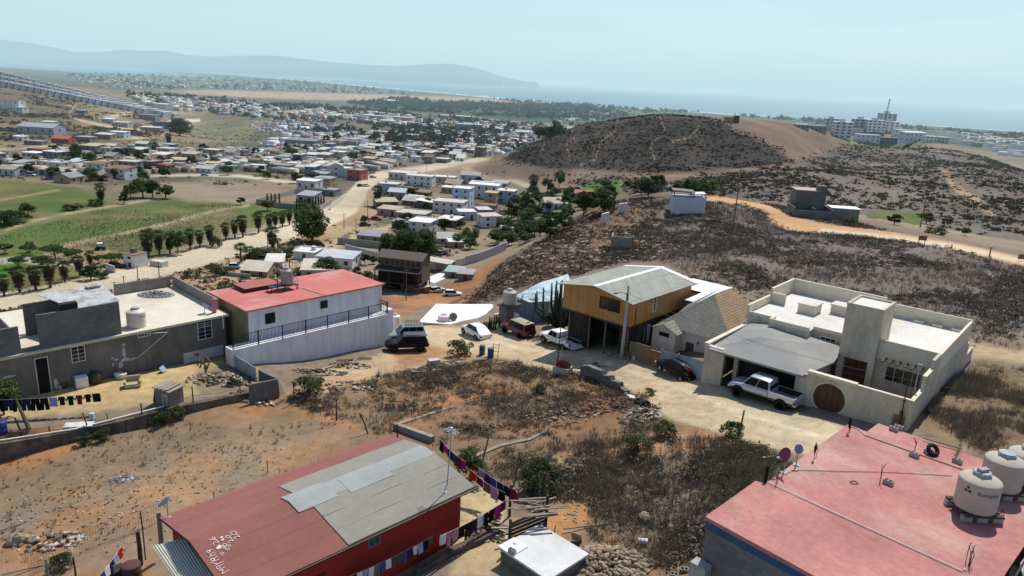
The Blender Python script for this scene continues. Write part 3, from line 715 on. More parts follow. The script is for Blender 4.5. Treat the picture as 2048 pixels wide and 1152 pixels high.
m = MB(); m.box(-15.55, -15.18, -.05, 8.0, -19.9, -19.72); m.box(-15.55, -13.9, -.06, .34, -20.02, -19.9); B.part('garage_parapet', m, creamL, bevel=.02)
# yard wall with the round gate
m = MB()
N = 40; ca, cz_, rad = -5.42, -21.35, 1.14
xs = np.linspace(ca - rad, ca + rad, 25)
def wallq(x0, x1, zl0, zl1, zt0, zt1):
    m.add([(x0, 0, zl0), (x1, 0, zl1), (x1, 0, zt1), (x0, 0, zt0), (x0, .22, zl0), (x1, .22, zl1), (x1, .22, zt1), (x0, .22, zt0)], [(0, 1, 2, 3), (7, 6, 5, 4), (3, 2, 6, 7), (4, 5, 1, 0), (0, 3, 7, 4), (1, 5, 6, 2)])
wallq(-7.54, xs[0], -23.4, -23.4, -20.05, -19.82); wallq(xs[-1], -.003, -23.4, -23.4, -19.8, -19.75)
for x0, x1 in zip(xs[:-1], xs[1:]):
    h0 = math.sqrt(max(0, rad ** 2 - (x0 - ca) ** 2)); h1 = math.sqrt(max(0, rad ** 2 - (x1 - ca) ** 2))
    wallq(x0, x1, cz_ + h0, cz_ + h1, -19.82, -19.8); wallq(x0, x1, -23.4, -23.4, cz_ - h0, cz_ - h1)
m.add([(0, 0, -23.4), (0, 2.71, -23.4), (0, 2.71, -19.75), (0, 0, -19.75), (-.22, 0.223, -23.4), (-.22, 2.71, -23.4), (-.22, 2.71, -19.75), (-.22, 0.223, -19.75)], [(0, 1, 2, 3), (7, 6, 5, 4), (3, 2, 6, 7)])
m.box(-.22, 0, 2.713, 4.9, -23.4, -18.75); m.box(-.22, 0, 4.903, 6.837, -23.4, -18.05); m.box(-.22, .0, 18.72, 22.6, -24, -21.4); m.box(-.22, 0, 18.72, 19.6, -21.4, -20.2)
B.part('yard_wall', m, cream, each=True)
m = MB(); m.box(-7.2, -3.7, -.12, .34, -19.85, -19.62); m.box(-3.68, .03, -.02, .25, -19.78, -19.70); m.box(-.25, .03, .253, 2.7, -19.77, -19.69); m.box(-.25, .03, 2.72, 4.9, -18.76, -18.68)
B.part('wall_cap', m, creamL, bevel=.02, each=True)
m = MB(); m.lathe([(rad + .06, .03), (rad + .06, .12)], 40, (ca, 0, cz_), 'Y'); g = B.part('round_gate', m, wood)
m = MB(); m.lathe([(rad + .05, -.02), (rad + .13, -.02), (rad + .13, .05), (rad + .05, .05)], 40, (ca, 0, cz_), 'Y')
m.f = m.f[:-2]; m.mi = m.mi[:-2]; m.sm = m.sm[:-2]; m.build('gate_ring', creamL, g)
m = MB(); m.box(-1.05, -.3, -.04, .02, -22.3, -21.0); B.part('meter_door', m, mat('plank_wood', (.20, .14, .075), .8, .25, 2, .2, stripe=(8, .6, 'x')))
m = MB()
for k in range(6): m.rbox((-3.55 + k * .52, 6.0, -19.35), (.09, 1.7, .12), 0, 0, R(-6))
B.part('pergola_beam', m, mat('pergola_wood', (.12, .085, .06), .8, .2), each=True)
winpart(B, 'b', 6.84, -1, -3.5, -.95, -21.2, -19.95, mat('alu_frame', (.5, .5, .5), .4, .05), 3)
winpart(B, 'b', 8.0, -1, -9.1, -7.8, -20.35, -19.3, WHITE, 2, 1)
winpart(B, 'b', 8.0, -1, -14.6, -13.7, -20.05, -19.65, creamL, 0)
m = MB(); m.box(-.3, -.16, 8.2, 18, -18.05, -18.0)
for k in range(7): m.tube([(-5.4 + k * .8, 18.66, -17.95), (-5.4 + k * .8, 18.66, -17.7)], .02, 5)
m.tube([(-5.4, 18.66, -17.72), (-.5, 18.66, -17.72)], .015, 4); m.f = m.f[6:]; m.mi = m.mi[6:]; m.sm = m.sm[6:]
B.part('roof_rail', m, METAL_BLACK, each=True)
for a_ in (-3.9, -2.4, -.9):
    m = MB(); m.box(a_ - .45, a_ + .35, 17.9, 18.05, -19.1, -18.85); B.part('roof_drain_box', m, slabw)
# --- pink roofed building ----------------------------------------------------
pinkr = mat('worn_red_roof_paint', (.40, .165, .145), .85, .20, .45, .2, col2=(.43, .29, .225), thr=(.47, .68))
greyw = mat('grey_rendered_block', (.17, .165, .155), .95, .16, .6, .3, brick=(.4, .2, .012, .8))
B = Bld('pink_roofed_building', 'grey block building under a flat worn pink roof with water tanks on top', 'building', FP, -20.5)
poly = [(0, 0), (8.9, -.6), (9.3, 13.6), (5.95, 14.45), (1.45, 14.55), (1.42, 13.0), (.44, 13.1), (.40, 4.25), (0, 4.15)]
m = MB(); m.prism(poly, -22.5, -16.42); B.part('wall', m, greyw)
m = MB(); m.prism([(x + (.06 if x > 5 else -.06), y + (.06 if y > 5 else -.06)) for x, y in poly], -16.42, -16.25); B.part('roof', m, pinkr)
m = MB(); m.add([(-.03, -.02, -16.78), (8.9, -.63, -16.72), (8.9, -.63, -16.43), (-.03, -.02, -16.43)], [(0, 1, 2, 3)]); m.add([(-.012, 0, -16.78), (-.012, 4.15, -16.72), (-.012, 4.15, -16.43), (-.012, 0, -16.43)], [(3, 2, 1, 0)])
o = B.part('painted_band', m, mat('blue_band_paint', (.035, .085, .17), .9, .3, 1.2)); m = None
m = MB(); m.tube([(.36, 4.33, -16.2), (8.0, 3.98, -16.2), (8.05, 4.25, -16.2)], .025, 6); B.part('roof_pipe', m, mat('pvc_white', (.7, .68, .64), .5, .05))
m = MB(); m.tube([(1.5, 12.6, -16.22), (.9, 13.02, -16.22), (.45, 12.9, -16.22)], .03, 6); B.part('roof_pipe', m, MATS['pvc_white'])
m = MB(); m.box(1.44, 9.3, 12.5, 12.56, -16.25, -16.2); B.part('roof_joint', m, pinkr)
# --- red house with patched roof --------------------------------------------
redf = mat('red_roll_roofing', (.225, .088, .072), .9, .10, .5, .2, stripe=(.95, .93, 'x', .78))
greyf = mat('grey_roll_roofing', (.245, .235, .20), .92, .10, .45, .25, col2=(.21, .20, .17), thr=(.5, .66))
lightf = mat('light_roofing_patch', (.285, .295, .285), .85, .10, 1.0, .15)
redw = mat('red_wall_paint', (.30, .026, .018), .85, .08, .8, .2)
B = Bld('red_house', 'red walled house under a low patched roof of red and grey felt', 'house', FR, -24.6)
m = MB(); m.prism([(-7.3, -13.0), (-.42, -13.0), (-.42, -.35), (-7.3, -.35)], -25.8, -21.4); B.part('wall', m, redw)
def rz_(a): return -21.22 + (a + 7.7) / 3.7 * .62 if a < -4 else -20.6 - (a + 4) / 4.12 * .65
def strip(name, a0, a1, b0, b1, mt, lift=0., nn=40):
    m = MB(); aa = sorted(set([a0, a1] + [-4.0] * (a0 < -4 < a1)))
    bb = np.linspace(b0, b1, nn)
    vs = []; 
    for a in aa:
        for b_ in bb: vs.append((a, b_ + .04 * math.sin(a * 5 + b_), rz_(a) + lift + .008 * math.sin(b_ * 1.7 + a * 2.1)))
    nb = len(bb); fs = []
    for i in range(len(aa) - 1):
        for j in range(nb - 1): fs.append((i * nb + j, (i + 1) * nb + j, (i + 1) * nb + j + 1, i * nb + j + 1))
    t = len(vs); vs += [(v[0], v[1], v[2] - .07) for v in vs[:t]]; fs += [tuple(q + t for q in f[::-1]) for f in fs]
    ring = [i * nb for i in range(len(aa))] + [(len(aa) - 1) * nb + j for j in range(1, nb)] + [i * nb + nb - 1 for i in range(len(aa) - 2, -1, -1)] + [j for j in range(nb - 2, 0, -1)]
    fs += [(ring[i], ring[(i + 1) % len(ring)], ring[(i + 1) % len(ring)] + t, ring[i] + t) for i in range(len(ring))][::1]
    m.add(vs, fs); return B.part(name, m, mt)
roof = strip('roof', -7.75, .12, -13.35, .2, redf)
for nm, a0, a1, b0, b1, mt, lf in (('roof_felt', -6.2, -4.55, -7.9, .16, greyf, .05), ('roof_felt', -3.5, .1, -7.7, .16, greyf, .055), ('roof_patch', -4.56, -3.3, -8.3, .15, lightf, .066), ('roof_patch', -4.3, -2.95, -5.6, -3.0, lightf, .08), ('roof_patch', -4.75, -3.05, -8.55, -6.3, lightf, .074)):
    strip(nm, a0, a1, b0, b1, mt, lf)
for a in (-2.2, -1.1):
    strip('felt_seam', a - .03, a + .02, -7.7, .12, mat('felt_seam', (.30, .275, .20), .9, .1), .075)
m = MB(); m.tube([(.14, -13.35, -21.36), (.14, .2, -21.36)], .05, 6); m.tube([(-7.8, .24, -21.3), (-4, .24, -20.68), (.1, .24, -21.33)], .035, 5); m.tube([(-7.8, -13.4, -21.3), (-4, -13.4, -20.68), (.1, -13.4, -21.33)], .045, 5); B.part('eave_trim', m, METAL_BLACK)
winpart(B, 'a', -.42, 1, -6.35, -5.6, -22.35, -21.75, mat('bluegrey_surround', (.10, .14, .17), .9, .1), 1, 0, w=.12)
m = MB(); m.box(-.42, -.36, -9.6, -8.7, -24.5, -22.5); B.part('door', m, mat('maroon_door', (.10, .02, .02), .7, .1))
# painted strokes on the roof, traced as ribbons lying on the felt
def roofpt(zx, zy):
    d = ray(400 + zx / 11.29, 1050 + zy / 11.29); t = 30.
    for _ in range(30):
        q = FR.loc(d * t); zt = rz_(q.x) + .035
        t *= zt / (d.z * t)
    q = FR.loc(d * t); return Vector((q.x, q.y, rz_(q.x) + .035))
def circ(cx, cy, rx, ry, n=12): return [(cx + rx * math.cos(2 * math.pi * k / n), cy + ry * math.sin(2 * math.pi * k / n)) for k in range(n + 1)]
strokes = [[(655,1020),(500,1100),(520,1010),(420,1025),(555,950)], circ(410,955,38,32), [(525,880),(440,925),(450,960)], [(530,820),(335,910)], [(400,878),(300,865)], [(430,770),(240,855)],
    circ(290,778,42,30), [(395,705),(310,760),(320,790)], [(355,660),(210,730)], [(330,605),(245,650),(245,690)], circ(190,595,35,26), [(270,550),(205,575),(220,610)],
    circ(310,295,30,26), [(340,290),(310,330),(240,338),(210,320)], [(350,330),(430,390),(340,385),(300,410),(315,445)], circ(560,445,48,28), [(605,450),(600,480)], circ(545,505,24,16), circ(620,540,40,24), circ(665,465,28,18),
    circ(760,178,68,40), [(820,210),(900,265),(800,265),(770,290),(810,318)], circ(628,265,46,30), [(665,245),(712,240)], [(680,282),(760,355),(660,350),(630,380),(668,402)], [(455,640),(490,610),(540,630),(500,680),(460,650)]]
m = MB()
for st in strokes:
    q = [roofpt(*p) for p in st]
    for i in range(len(q) - 1):
        d = (q[i + 1] - q[i]); n = Vector((-d.y, d.x, 0)).normalized() * .016; e = d.normalized() * .015
        m.quad(q[i] + n - e, q[i] - n - e, q[i + 1] - n + e, q[i + 1] + n + e)
for bl in ([(430,440),(510,480),(470,520),(410,552),(362,530),(380,490)], [(450,270),(500,250),(530,265),(500,300),(445,300)], [(480,320),(530,300),(555,325),(510,355),(475,345)]):
    m.quad(*[roofpt(*p) for p in bl])
B.part('roof_writing', m, mat('white_roof_paint', (.60, .50, .46), .85, .25, 6))
# awning at the left end: corrugated sheet
def corrugated(name, p00, p10, p11, p01, n, amp, mt, parent=None):
    """corrugated sheet between four corners; ribs run from edge p00-p10 to edge p01-p11"""
    m = MB(); p00, p10, p11, p01 = map(Vector, (p00, p10, p11, p01))
    nn = (p10 - p00).cross(p01 - p00).normalized(); k = n * 4; lo = []; hi = []
    for i in range(k + 1):
        t = i / k; o = nn * (amp * math.sin(2 * math.pi * i / 4))
        lo.append(p00.lerp(p10, t) + o); hi.append(p01.lerp(p11, t) + o)
    m.add(lo + hi, [(i, i + 1, k + 2 + i, k + 1 + i) for i in range(k)])
    t = len(m.v); m.add([v - nn * .012 for v in lo + hi], [(i, k + 1 + i, k + 2 + i, i + 1) for i in range(k)])
    return m.build(name, mt, parent)
# --- white house on its terrace ---------------------------------------------
whitew = mat('white_wall_paint', (.80, .80, .83), .85, .08, .6, .12, streak=.22)
redroof = mat('red_roof_paint', (.47, .145, .125), .85, .12, .4, .12, col2=(.50, .26, .22), thr=(.52, .68))
B = Bld('white_house', 'long white house with a flat red roof above a railed terrace wall', 'house', FW, -28.2)
m = MB(); m.prism([(-1.4, -17.3), (0, -17.3), (0, 0), (-1.4, 0)], -30, -24.4); B.part('terrace_wall', m, whitew)
m = MB(); m.box(-9.0, -1.4, -15.0, .1, -30, -21.55); B.part('wall', m, whitew)
m = MB(); m.box(-9.02, -1.38, -15.06, -15.003, -30, -21.56); B.part('end_wall', m, mat('tan_unpainted_render', (.27, .235, .15), .95, .15, .6, .2, streak=.3))
m = MB(); m.prism([(-9.3, -15.2), (-1.25, -15.2), (-1.25, .35), (-9.0, .35)], -21.55, -21.4); B.part('roof', m, redroof)
m = MB(); m.box(-9.2, -6.6, -12.6, -8.6, -21.1, -21.02); m.m = 1; m.box(-6.62, -6.55, -12.6, -8.6, -21.2, -21.0); m.box(-9.2, -6.6, -8.66, -8.58, -21.2, -21.0); m.box(-9.2, -6.6, -12.65, -12.58, -21.2, -21.0)
for x, y in ((-6.7, -12.5), (-6.7, -8.7), (-9.1, -8.7), (-9.1, -12.5)): m.box(x - .04, x + .04, y - .04, y + .04, -21.4, -21.1)
B.part('roof_canopy', m, [mat('canopy_red', (.36, .11, .09), .85, .1), METAL_BLACK])
m = MB(); m.tube([(-4.8, -7.4, -21.34), (-1.3, -6.9, -21.34)], .05, 6); m.tube([(-1.2, -9.0, -21.5), (-1.34, -9.0, -24.4)], .05, 6); B.part('drain_pipe', m, MATS['pvc_white'])
m = MB()
def rail(m, p, q, h, step=.14, r=.012, pr=.03, npost=0):
    p, q = Vector(p), Vector(q); L_ = (q - p).length; d = (q - p) / L_
    up = Vector((0, 0, 1))
    ang = math.atan2(d.y, d.x)
    for z in (.12, h): 
        c = (p + q) / 2 + up * z; m.rbox(c, (L_, .05, .045), ang)
    n = int(L_ / step)
    for i in range(n + 1):
        c = p + d * (i * step) + up * (h / 2 + .06); m.rbox(c, (r * 2, r * 2, h - .12), ang)
    k = npost or max(1, int(L_ / 2.4))
    for i in range(k + 1):
        c = p + d * (L_ * i / k) + up * (h / 2); m.rbox(c, (.08, .08, h + .12), ang)
rail(m, (-.1, -17.2, -24.4), (-.1, -.1, -24.4), 1.3, npost=7); rail(m, (-.1, -.1, -24.4), (-3.2, -.1, -24.4), 1.3, npost=1)
B.part('railing', m, METAL_BLACK)
m = MB(); m.box(-5.0, -1.4, .1, 1.6, -30, -24.5); B.part('landing', m, whitew)
winpart(B, 'a', -1.4, 1, -13.32, -12.32, -23.12, -22.08, METAL_BLACK, 1)
winpart(B, 'a', -1.4, 1, -7.4, -6.58, -22.74, -21.95, METAL_BLACK, 1)
# --- grey block house on the left -------------------------------------------
gw = mat('grey_stained_render', (.17, .16, .148), .95, .18, .55, .3, col2=(.235, .215, .185), thr=(.45, .65), streak=.3)
blk = mat('grey_block_wall', (.15, .15, .152), .95, .14, .6, .3, brick=(.42, .21, .014, .78), col2=(.19, .18, .165), thr=(.5, .65))
blkl = mat('tan_block_wall', (.27, .25, .215), .95, .14, .6, .3, brick=(.42, .21, .014, .8))
B = Bld('grey_house', 'long unfinished grey block house with an upper storey started on its slab roof', 'house', FG, -26.3)
m = MB(); m.box(-12.0, 0, -34, .1, -27.6, -22.5); B.part('wall', m, gw)
m = MB(); m.box(-12.1, .28, -34, .35, -22.5, -22.3); B.part('roof_slab', m, mat('pale_slab', (.60, .555, .45), .92, .12, .35, .15, col2=(.50, .44, .33), thr=(.5, .7)))
m = MB()     # block walls standing on the slab
m.box(-12.0, -11.82, -5.6, -.2, -22.3, -21.2); m.box(-12.0, -11.82, -7.6, -6.4, -22.3, -21.2); m.box(-.0 - 12.0, -1.6, .1, .28, -22.3, -21.25)
B.part('parapet_wall', m, blkl, each=True)
m = MB(); m.box(-.2, 0, -15.0, -8.95, -22.3, -19.45); m.box(-4.2, -4.0, -15.0, -8.95, -22.3, -19.55); m.box(-4.0, -.203, -9.15, -8.95, -22.3, -20.1); m.box(-.2, 0, -34, -16.3, -22.3, -20.1); m.box(-.2, 0, -16.297, -15.003, -22.3, -21.95); m.box(-6.9, -6.7, -34, -17.0, -22.3, -19.4)
m.box(-6.7, -.203, -16.35, -16.25, -22.3, -21.0); m.box(-12.0, -11.8, -34, -17.4, -22.3, -20.2)
B.part('upper_wall', m, blk, each=True)
m = MB(); m.box(-.75, -.1, -13.3, -12.0, -21.4, -18.95); B.part('chimney_block', m, mat('soot_black', (.02, .02, .022), .95, .2)); 
scr = mat('scrap_sheet', (.42, .43, .44), .6, .25, 1.5, .1, col2=(.30, .24, .18), thr=(.5, .62))
m = MB(); m.add([(-5.3, -13.6, -19.25), (-.3, -12.2, -19.5), (-.2, -8.8, -19.4), (-5.2, -8.6, -19.1), (-5.3, -13.6, -19.3), (-.3, -12.2, -19.55), (-.2, -8.8, -19.45), (-5.2, -8.6, -19.15)], [(0, 1, 2, 3), (7, 6, 5, 4), (0, 4, 5, 1), (1, 5, 6, 2), (2, 6, 7, 3), (3, 7, 4, 0)])
for k in range(14):
    x, y = rnd.uniform(-4.8, -.8), rnd.uniform(-12.4, -9.2); m.rbox((x, y, -19.33 + .04 * k / 14 + (x + 5) * -.05), (rnd.uniform(.5, 1.6), rnd.uniform(.2, .9), .03), rnd.uniform(-.4, .4), R(2.5))
for k in range(4): m.rbox((-4.6, -9.5 + k * .28 - .4, -19.02), (.75, .2, .14), .1)
B.part('scrap_roof', m, scr)
dkf = mat('white_window_frame', (.6, .6, .58), .6, .05)
winpart(B, 'a', 0, 1, -12.95, -11.9, -23.98, -22.58, dkf, 1, 3); winpart(B, 'a', 0, 1, -7.72, -6.68, -22.95, -22.52, dkf, 3)
winpart(B, 'a', 0, 1, -2.58, -1.22, -24.35, -22.4, dkf, 1, 4)
m = MB(); m.box(-.03, .03, -15.55, -14.6, -26.1, -22.95); dr = B.part('door', m, dkf); m = MB(); m.box(-.02, .05, -15.48, -14.67, -26.1, -23.02); m.build('door_leaf', BLACK, dr)
m = MB()     # pale plaster patches
def patch(pts): m.add([(.012, *p) for p in pts], [tuple(range(len(pts)))])
rq = random.Random(3)
def blob(u, z, ru, rz2, n=11): patch([(u + ru * rq.uniform(.6, 1.15) * math.cos(2 * math.pi * k / n), z + rz2 * rq.uniform(.6, 1.15) * math.sin(2 * math.pi * k / n)) for k in range(n)])
for u, z, a_, b_ in ((-8.95, -24.0, .16, .55), (-8.85, -24.7, .5, .18), (-9.3, -25.1, .2, .3), (-8.3, -24.75, .45, .09), (-9.6, -24.5, .22, .12), (-8.9, -23.3, .18, .14), (-9.9, -24.3, .13, .1), (-9.9, -24.9, .1, .2), (-14.25, -25.4, .16, .5), (-13.95, -25.9, .22, .25), (-17.3, -24.0, .5, .12), (-17.0, -24.6, .12, .14)): blob(u, z, a_, b_)
B.part('plaster_patch', m, mat('plaster_white', (.42, .43, .45), .9, .15, 4), each=True)
m = MB(); m.box(.003, .02, -4.0, -.3, -26.3, -25.3); B.part('whitewash', m, mat('whitewash', (.5, .52, .55), .9, .12, 2))
m = MB(); m.tube([(.25, -.25, -22.4), (.25, -.25, -23.6)], .06, 8); m.tube([(.05, -8.2, -22.5), (.5, -5.4, -22.8)], .03, 5); m.tube([(.5, -5.4, -22.8), (.1, -7.9, -24.7)], .025, 5); B.part('drain_pipe', m, MATS['pvc_white'])
# --- orange board house on stilts -------------------------------------------
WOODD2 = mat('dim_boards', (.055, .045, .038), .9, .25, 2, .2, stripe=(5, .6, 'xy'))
board = mat('orange_boards', (.49, .245, .075), .7, .14, 1.2, .2, stripe=(4.6, .86, 'xy'))
oroof = mat('grey_green_shingle', (.315, .325, .275), .9, .10, 1.0, .2, brick=(.6, .45, .03, .82))
B = Bld('orange_board_house', 'orange timber house with a grey gabled roof raised on posts beside the street', 'house', FO, -25.4)
m = MB(); m.prism([(-8.1, 0), (-8.1, 11.3), (0, 11.3), (0, 0)], -21.85, -19.36)
m.add([(-8.1, 0, -19.36), (0, 0, -19.36), (-4.05, 0, -18.65), (-8.1, 11.3, -19.36), (0, 11.3, -19.36), (-4.05, 11.3, -18.65)], [(0, 1, 2), (5, 4, 3)])
B.part('wall', m, board)
m = MB()
for s0, s1 in (((-8.7, -19.42), (-4.05, -18.62)), ((.5, -19.42), (-4.05, -18.62))):
    (x0, z0), (x1, z1) = s0, s1
    m.add([(x0, -.45, z0), (x1, -.45, z1), (x1, 11.9, z1), (x0, 11.9, z0), (x0, -.45, z0 - .09), (x1, -.45, z1 - .09), (x1, 11.9, z1 - .09), (x0, 11.9, z0 - .09)], [(0, 1, 2, 3), (7, 6, 5, 4), (0, 4, 5, 1), (2, 6, 7, 3), (0, 3, 7, 4)])
B.part('roof', m, oroof)
m = MB(); m.add([(-4.3, -.5, -18.645), (-4.05, -.5, -18.59), (-3.8, -.5, -18.645), (-4.3, 11.95, -18.645), (-4.05, 11.95, -18.59), (-3.8, 11.95, -18.645)], [(0, 1, 4, 3), (1, 2, 5, 4)])
for (x0, z0), (x1, z1) in (((-8.75, -19.40), (-4.05, -18.59)), ((.55, -19.40), (-4.05, -18.59))): m.add([(x0, 11.3, z0), (x1, 11.3, z1), (x1, 12.0, z1), (x0, 12.0, z0)], [(0, 1, 2, 3)])
B.part('ridge_cap', m, mat('white_flashing', (.75, .77, .78), .5, .06, 2))
m = MB(); m.box(-8.05, -.05, .05, 11.2, -22.05, -21.853); B.part('floor', m, mat('floor_joist_wood', (.11, .07, .04), .85, .2))
m = MB()
for x, y in ((-7.9, 1.1), (-5.2, .9), (-2.9, .4), (-.25, .25), (-.25, 3.5), (-.25, 7), (-.25, 10.8), (-7.9, 4), (-7.9, 10.8)): m.box(x - .08, x + .08, y - .08, y + .08, -27.5, -22.05)
B.part('stilt', m, mat('post_wood', (.13, .10, .075), .85, .2), each=True)
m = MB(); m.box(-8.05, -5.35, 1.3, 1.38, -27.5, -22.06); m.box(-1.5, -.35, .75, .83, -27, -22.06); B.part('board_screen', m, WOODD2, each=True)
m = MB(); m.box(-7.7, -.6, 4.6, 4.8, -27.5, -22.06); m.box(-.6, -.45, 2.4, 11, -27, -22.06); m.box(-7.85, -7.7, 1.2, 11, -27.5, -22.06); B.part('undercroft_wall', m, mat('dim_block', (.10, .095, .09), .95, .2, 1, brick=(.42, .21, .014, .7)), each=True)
m = MB()
for u0, u1 in ((.9, 1.9), (4.0, 5.2)): m.box(-.44, -.40, 2.6 + u0, 2.6 + u1, -24.6, -22.6)
B.part('white_panel', m, WHITE, each=True)
winpart(B, 'b', 0, -1, -3.58, -1.2, -20.82, -19.58, mat('dark_brown_frame', (.05, .03, .02), .7, .1), 0)
winpart(B, 'a', 0, 1, 3.92, 4.5, -21.2, -19.52, WHITE, 0, 1, w=.09)
m = MB(); m.tube([(.05, .9, -20.2), (.05, .9, -24.6)], .035, 6); m.tube([(-.3, -.06, -20.9), (-.3, -.06, -24.2)], .03, 6); B.part('drain_pipe', m, METAL_BLACK)
# white sheet roof behind it
B = Bld('metal_roofed_shed', 'low shed with a flat white sheet roof behind the orange house', 'shed', FO, -25.0, .5, 9.5)
m = MB(); m.add([(-2.6, 16.4, -20.35), (2.2, 16.4, -20.35), (2.5, 8.7, -20.6), (.8, 8.7, -20.6), (.8, 12.2, -20.45), (-2.6, 12.2, -20.45)], [(0, 5, 4, 1), (4, 3, 2, 1)])
m.add([(-2.6, 16.4, -20.43), (2.2, 16.4, -20.43), (2.5, 8.7, -20.68), (.8, 8.7, -20.68), (.8, 12.2, -20.53), (-2.6, 12.2, -20.53)], [(1, 4, 5, 0), (1, 2, 3, 4), (2, 3, 9, 8)][:2])
B.part('roof', m, mat('white_sheet_metal', (.66, .69, .71), .45, .08, 1, stripe=(3, .95, 'x')))
m = MB(); m.box(-2.3, 2.1, 12.3, 16.1, -25.5, -20.7); m.box(.95, 2.2, 9.0, 12.297, -25.5, -20.75); B.part('wall', m, blkl)
# --- shingle house -----------------------------------------------------------
shing = mat('weathered_shingle', (.255, .245, .205), .95, .16, .8, .4, brick=(.5, .16, .03, .6), col2=(.21, .20, .18), thr=(.5, .6))
shing2 = mat('tan_shingle', (.33, .235, .145), .95, .16, .8, .4, brick=(.5, .16, .03, .6), col2=(.24, .23, .2), thr=(.55, .65))
offw = mat('offwhite_wall', (.58, .54, .475), .9, .08, .6, .15, streak=.1)
B = Bld('shingle_house', 'small cream cottage with a steep weathered shingle roof next to the metal gate', 'house', FS, -25.2)
m = MB(); m.prism([(0, 0), (2.5, 0), (2.5, 3.2), (0, 3.2)], -26.2, -22.05); m.add([(0, 0, -22.05), (2.5, 0, -22.05), (1.25, 0, -21.5)], [(0, 1, 2)])
m.box(.6, 7.4, 1.2, 9.5, -26.2, -22.0); B.part('wall', m, offw)
m = MB()
for x0, x1 in ((-.3, 1.25), (2.8, 1.25)): m.add([(x0, -.3, -22.17), (x1, -.3, -21.46), (x1, 4.2, -21.46), (x0, 4.2, -22.17)], [(0, 1, 2, 3)])
e = -22.0; rx, rb0, rb1, rz2 = 3.4, 5.0, 8.4, -18.95
m.add([(-.1, .9, e), (7.8, .9, e), (rx, rb0, rz2), (rx, rb1, rz2), (-.1, 10.3, e), (7.8, 10.3, e)], [(0, 1, 2), (0, 2, 3, 4), (4, 3, 5)])
m.m = 1; m.add([(7.8, .9, e), (rx, rb0, rz2), (rx, rb1, rz2), (7.8, 10.3, e)], [(0, 3, 2, 1)])
B.part('roof', m, [shing, shing2])
m = MB(); m.m = 0; m.add([(.9, 2.2, -21.25), (rx - .4, rb0 - .4, -19.2), (rx - .2, rb0 + 1.6, -18.75), (.2, 6.0, -21.0)], [(0, 1, 2, 3)]); B.part('roof_dormer', m, shing)
m = MB(); m.box(3.05, 3.85, 1.15, 1.197, -25.2, -23.05); B.part('door', m, mat('brown_door', (.09, .055, .035), .6, .15))
winpart(B, 'b', 0, -1, .75, 1.85, -22.75, -22.35, METAL_BLACK, 1); winpart(B, 'b', 1.2, -1, 5.2, 6.6, -23.6, -22.5, METAL_BLACK, 1)
m = MB(); m.tube([(4.3, 1.1, -22.75), (4.3, 1.0, -22.95)], .07, 6); B.part('wall_lamp', m, METAL_BLACK)
# --- block pump house with the tank, blue tarp hut, white low roof ----------
def house_at(name, label, cat, px, py, z, h): return Frame(px, py, z, h)
FT = Frame(1012, 655, -27.3, -46)
B = Bld('block_pump_house', 'small grey block tower carrying a round water tank at the street edge', 'pump house', FT, -27.6)
m = MB(); m.box(-1.3, 0, 0, 1.9, -29, -24.95); B.part('wall', m, gw); m = MB(); m.box(-1.5, .25, -.25, 2.2, -24.95, -24.78); B.part('roof_slab', m, mat('dark_slab', (.10, .09, .08), .9, .2))
FB = Frame(1040, 600, -24.9, -46)
B = Bld('blue_tarp_hut', 'plank hut under a pale blue tarpaulin roof beside the tall cactus', 'hut', FB, -27.5)
P_ = [FB.at(1030, 592, -24.4), FB.at(1078, 566, -23.4), FB.at(1136, 548, -22.9), FB.at(1150, 590, -24.0), FB.at(1098, 602, -24.6), FB.at(1060, 605, -24.9)]
def tarp(P_, name, B, mt, sag=.12, n=12):
    m = MB(); c = sum(P_, Vector()) / len(P_); rg = random.Random(5)
    rings = []; K = 5
    for k in range(K + 1):
        t = k / K; ring = []
        for i, p in enumerate(P_):
            q = P_[(i + 1) % len(P_)]
            for j in range(4):
                s_ = p.lerp(q, j / 4); v = s_.lerp(c, t); v = Vector((v.x, v.y, v.z + rg.uniform(-sag, sag) * (0.4 if k == 0 else 1))); ring.append(v)
        rings.append(ring)
    L_ = len(rings[0]); vs = [v for r in rings for v in r]
    m.add(vs, [(k * L_ + i, k * L_ + (i + 1) % L_, (k + 1) * L_ + (i + 1) % L_, (k + 1) * L_ + i) for k in range(K) for i in range(L_)])
    return B.part(name, m, mt)
tarp(P_, 'tarp_roof', B, mat('blue_tarp', (.33, .46, .53), .55, .12, 1.2, .35, col2=(.45, .54, .57)), .05)
m = MB(); m.prism([(p.x * .94 + .1, p.y * .94 + .2) for p in P_], -29, 0, [p.z - .15 for p in P_]); B.part('wall', m, mat('blue_grey_planks', (.20, .25, .33), .8, .2, 2, stripe=(5, .7, 'xy')))
m = MB(); 
for k in range(5): m.rbox((rnd.uniform(1, 5), rnd.uniform(2, 7), -23.6 + rnd.uniform(0, .1)), (.25, .2, .12), rnd.uniform(0, 3))
FD = Frame(990, 641, -28.6, -46)
B = Bld('white_roofed_building', 'low building below the street with a wide bright white flat roof', 'building', FD, -31)
Q = [FD.at(*p) for p in ((838, 645, -28.7), (872, 609, -28.7), (985, 607, -28.5), (992, 640, -28.5), (975, 655, -28.6))]
m = MB(); m.prism([(p.x, p.y) for p in Q], -34, -28.75); B.part('wall', m, blkl); m = MB(); m.prism([(p.x, p.y) for p in Q], -28.75, -28.6); B.part('roof', m, mat('bright_white_roof', (.74, .74, .73), .75, .08, .6, .2, col2=(.62, .60, .55), thr=(.52, .75), stripe=(.6, .97, 'x', .88)))
m = MB(); m.rbox((Q[3].x + .1, Q[3].y + 1.3, -28.2), (.35, 3.2, 1.1), 0); B.part('side_parapet', m, offw)
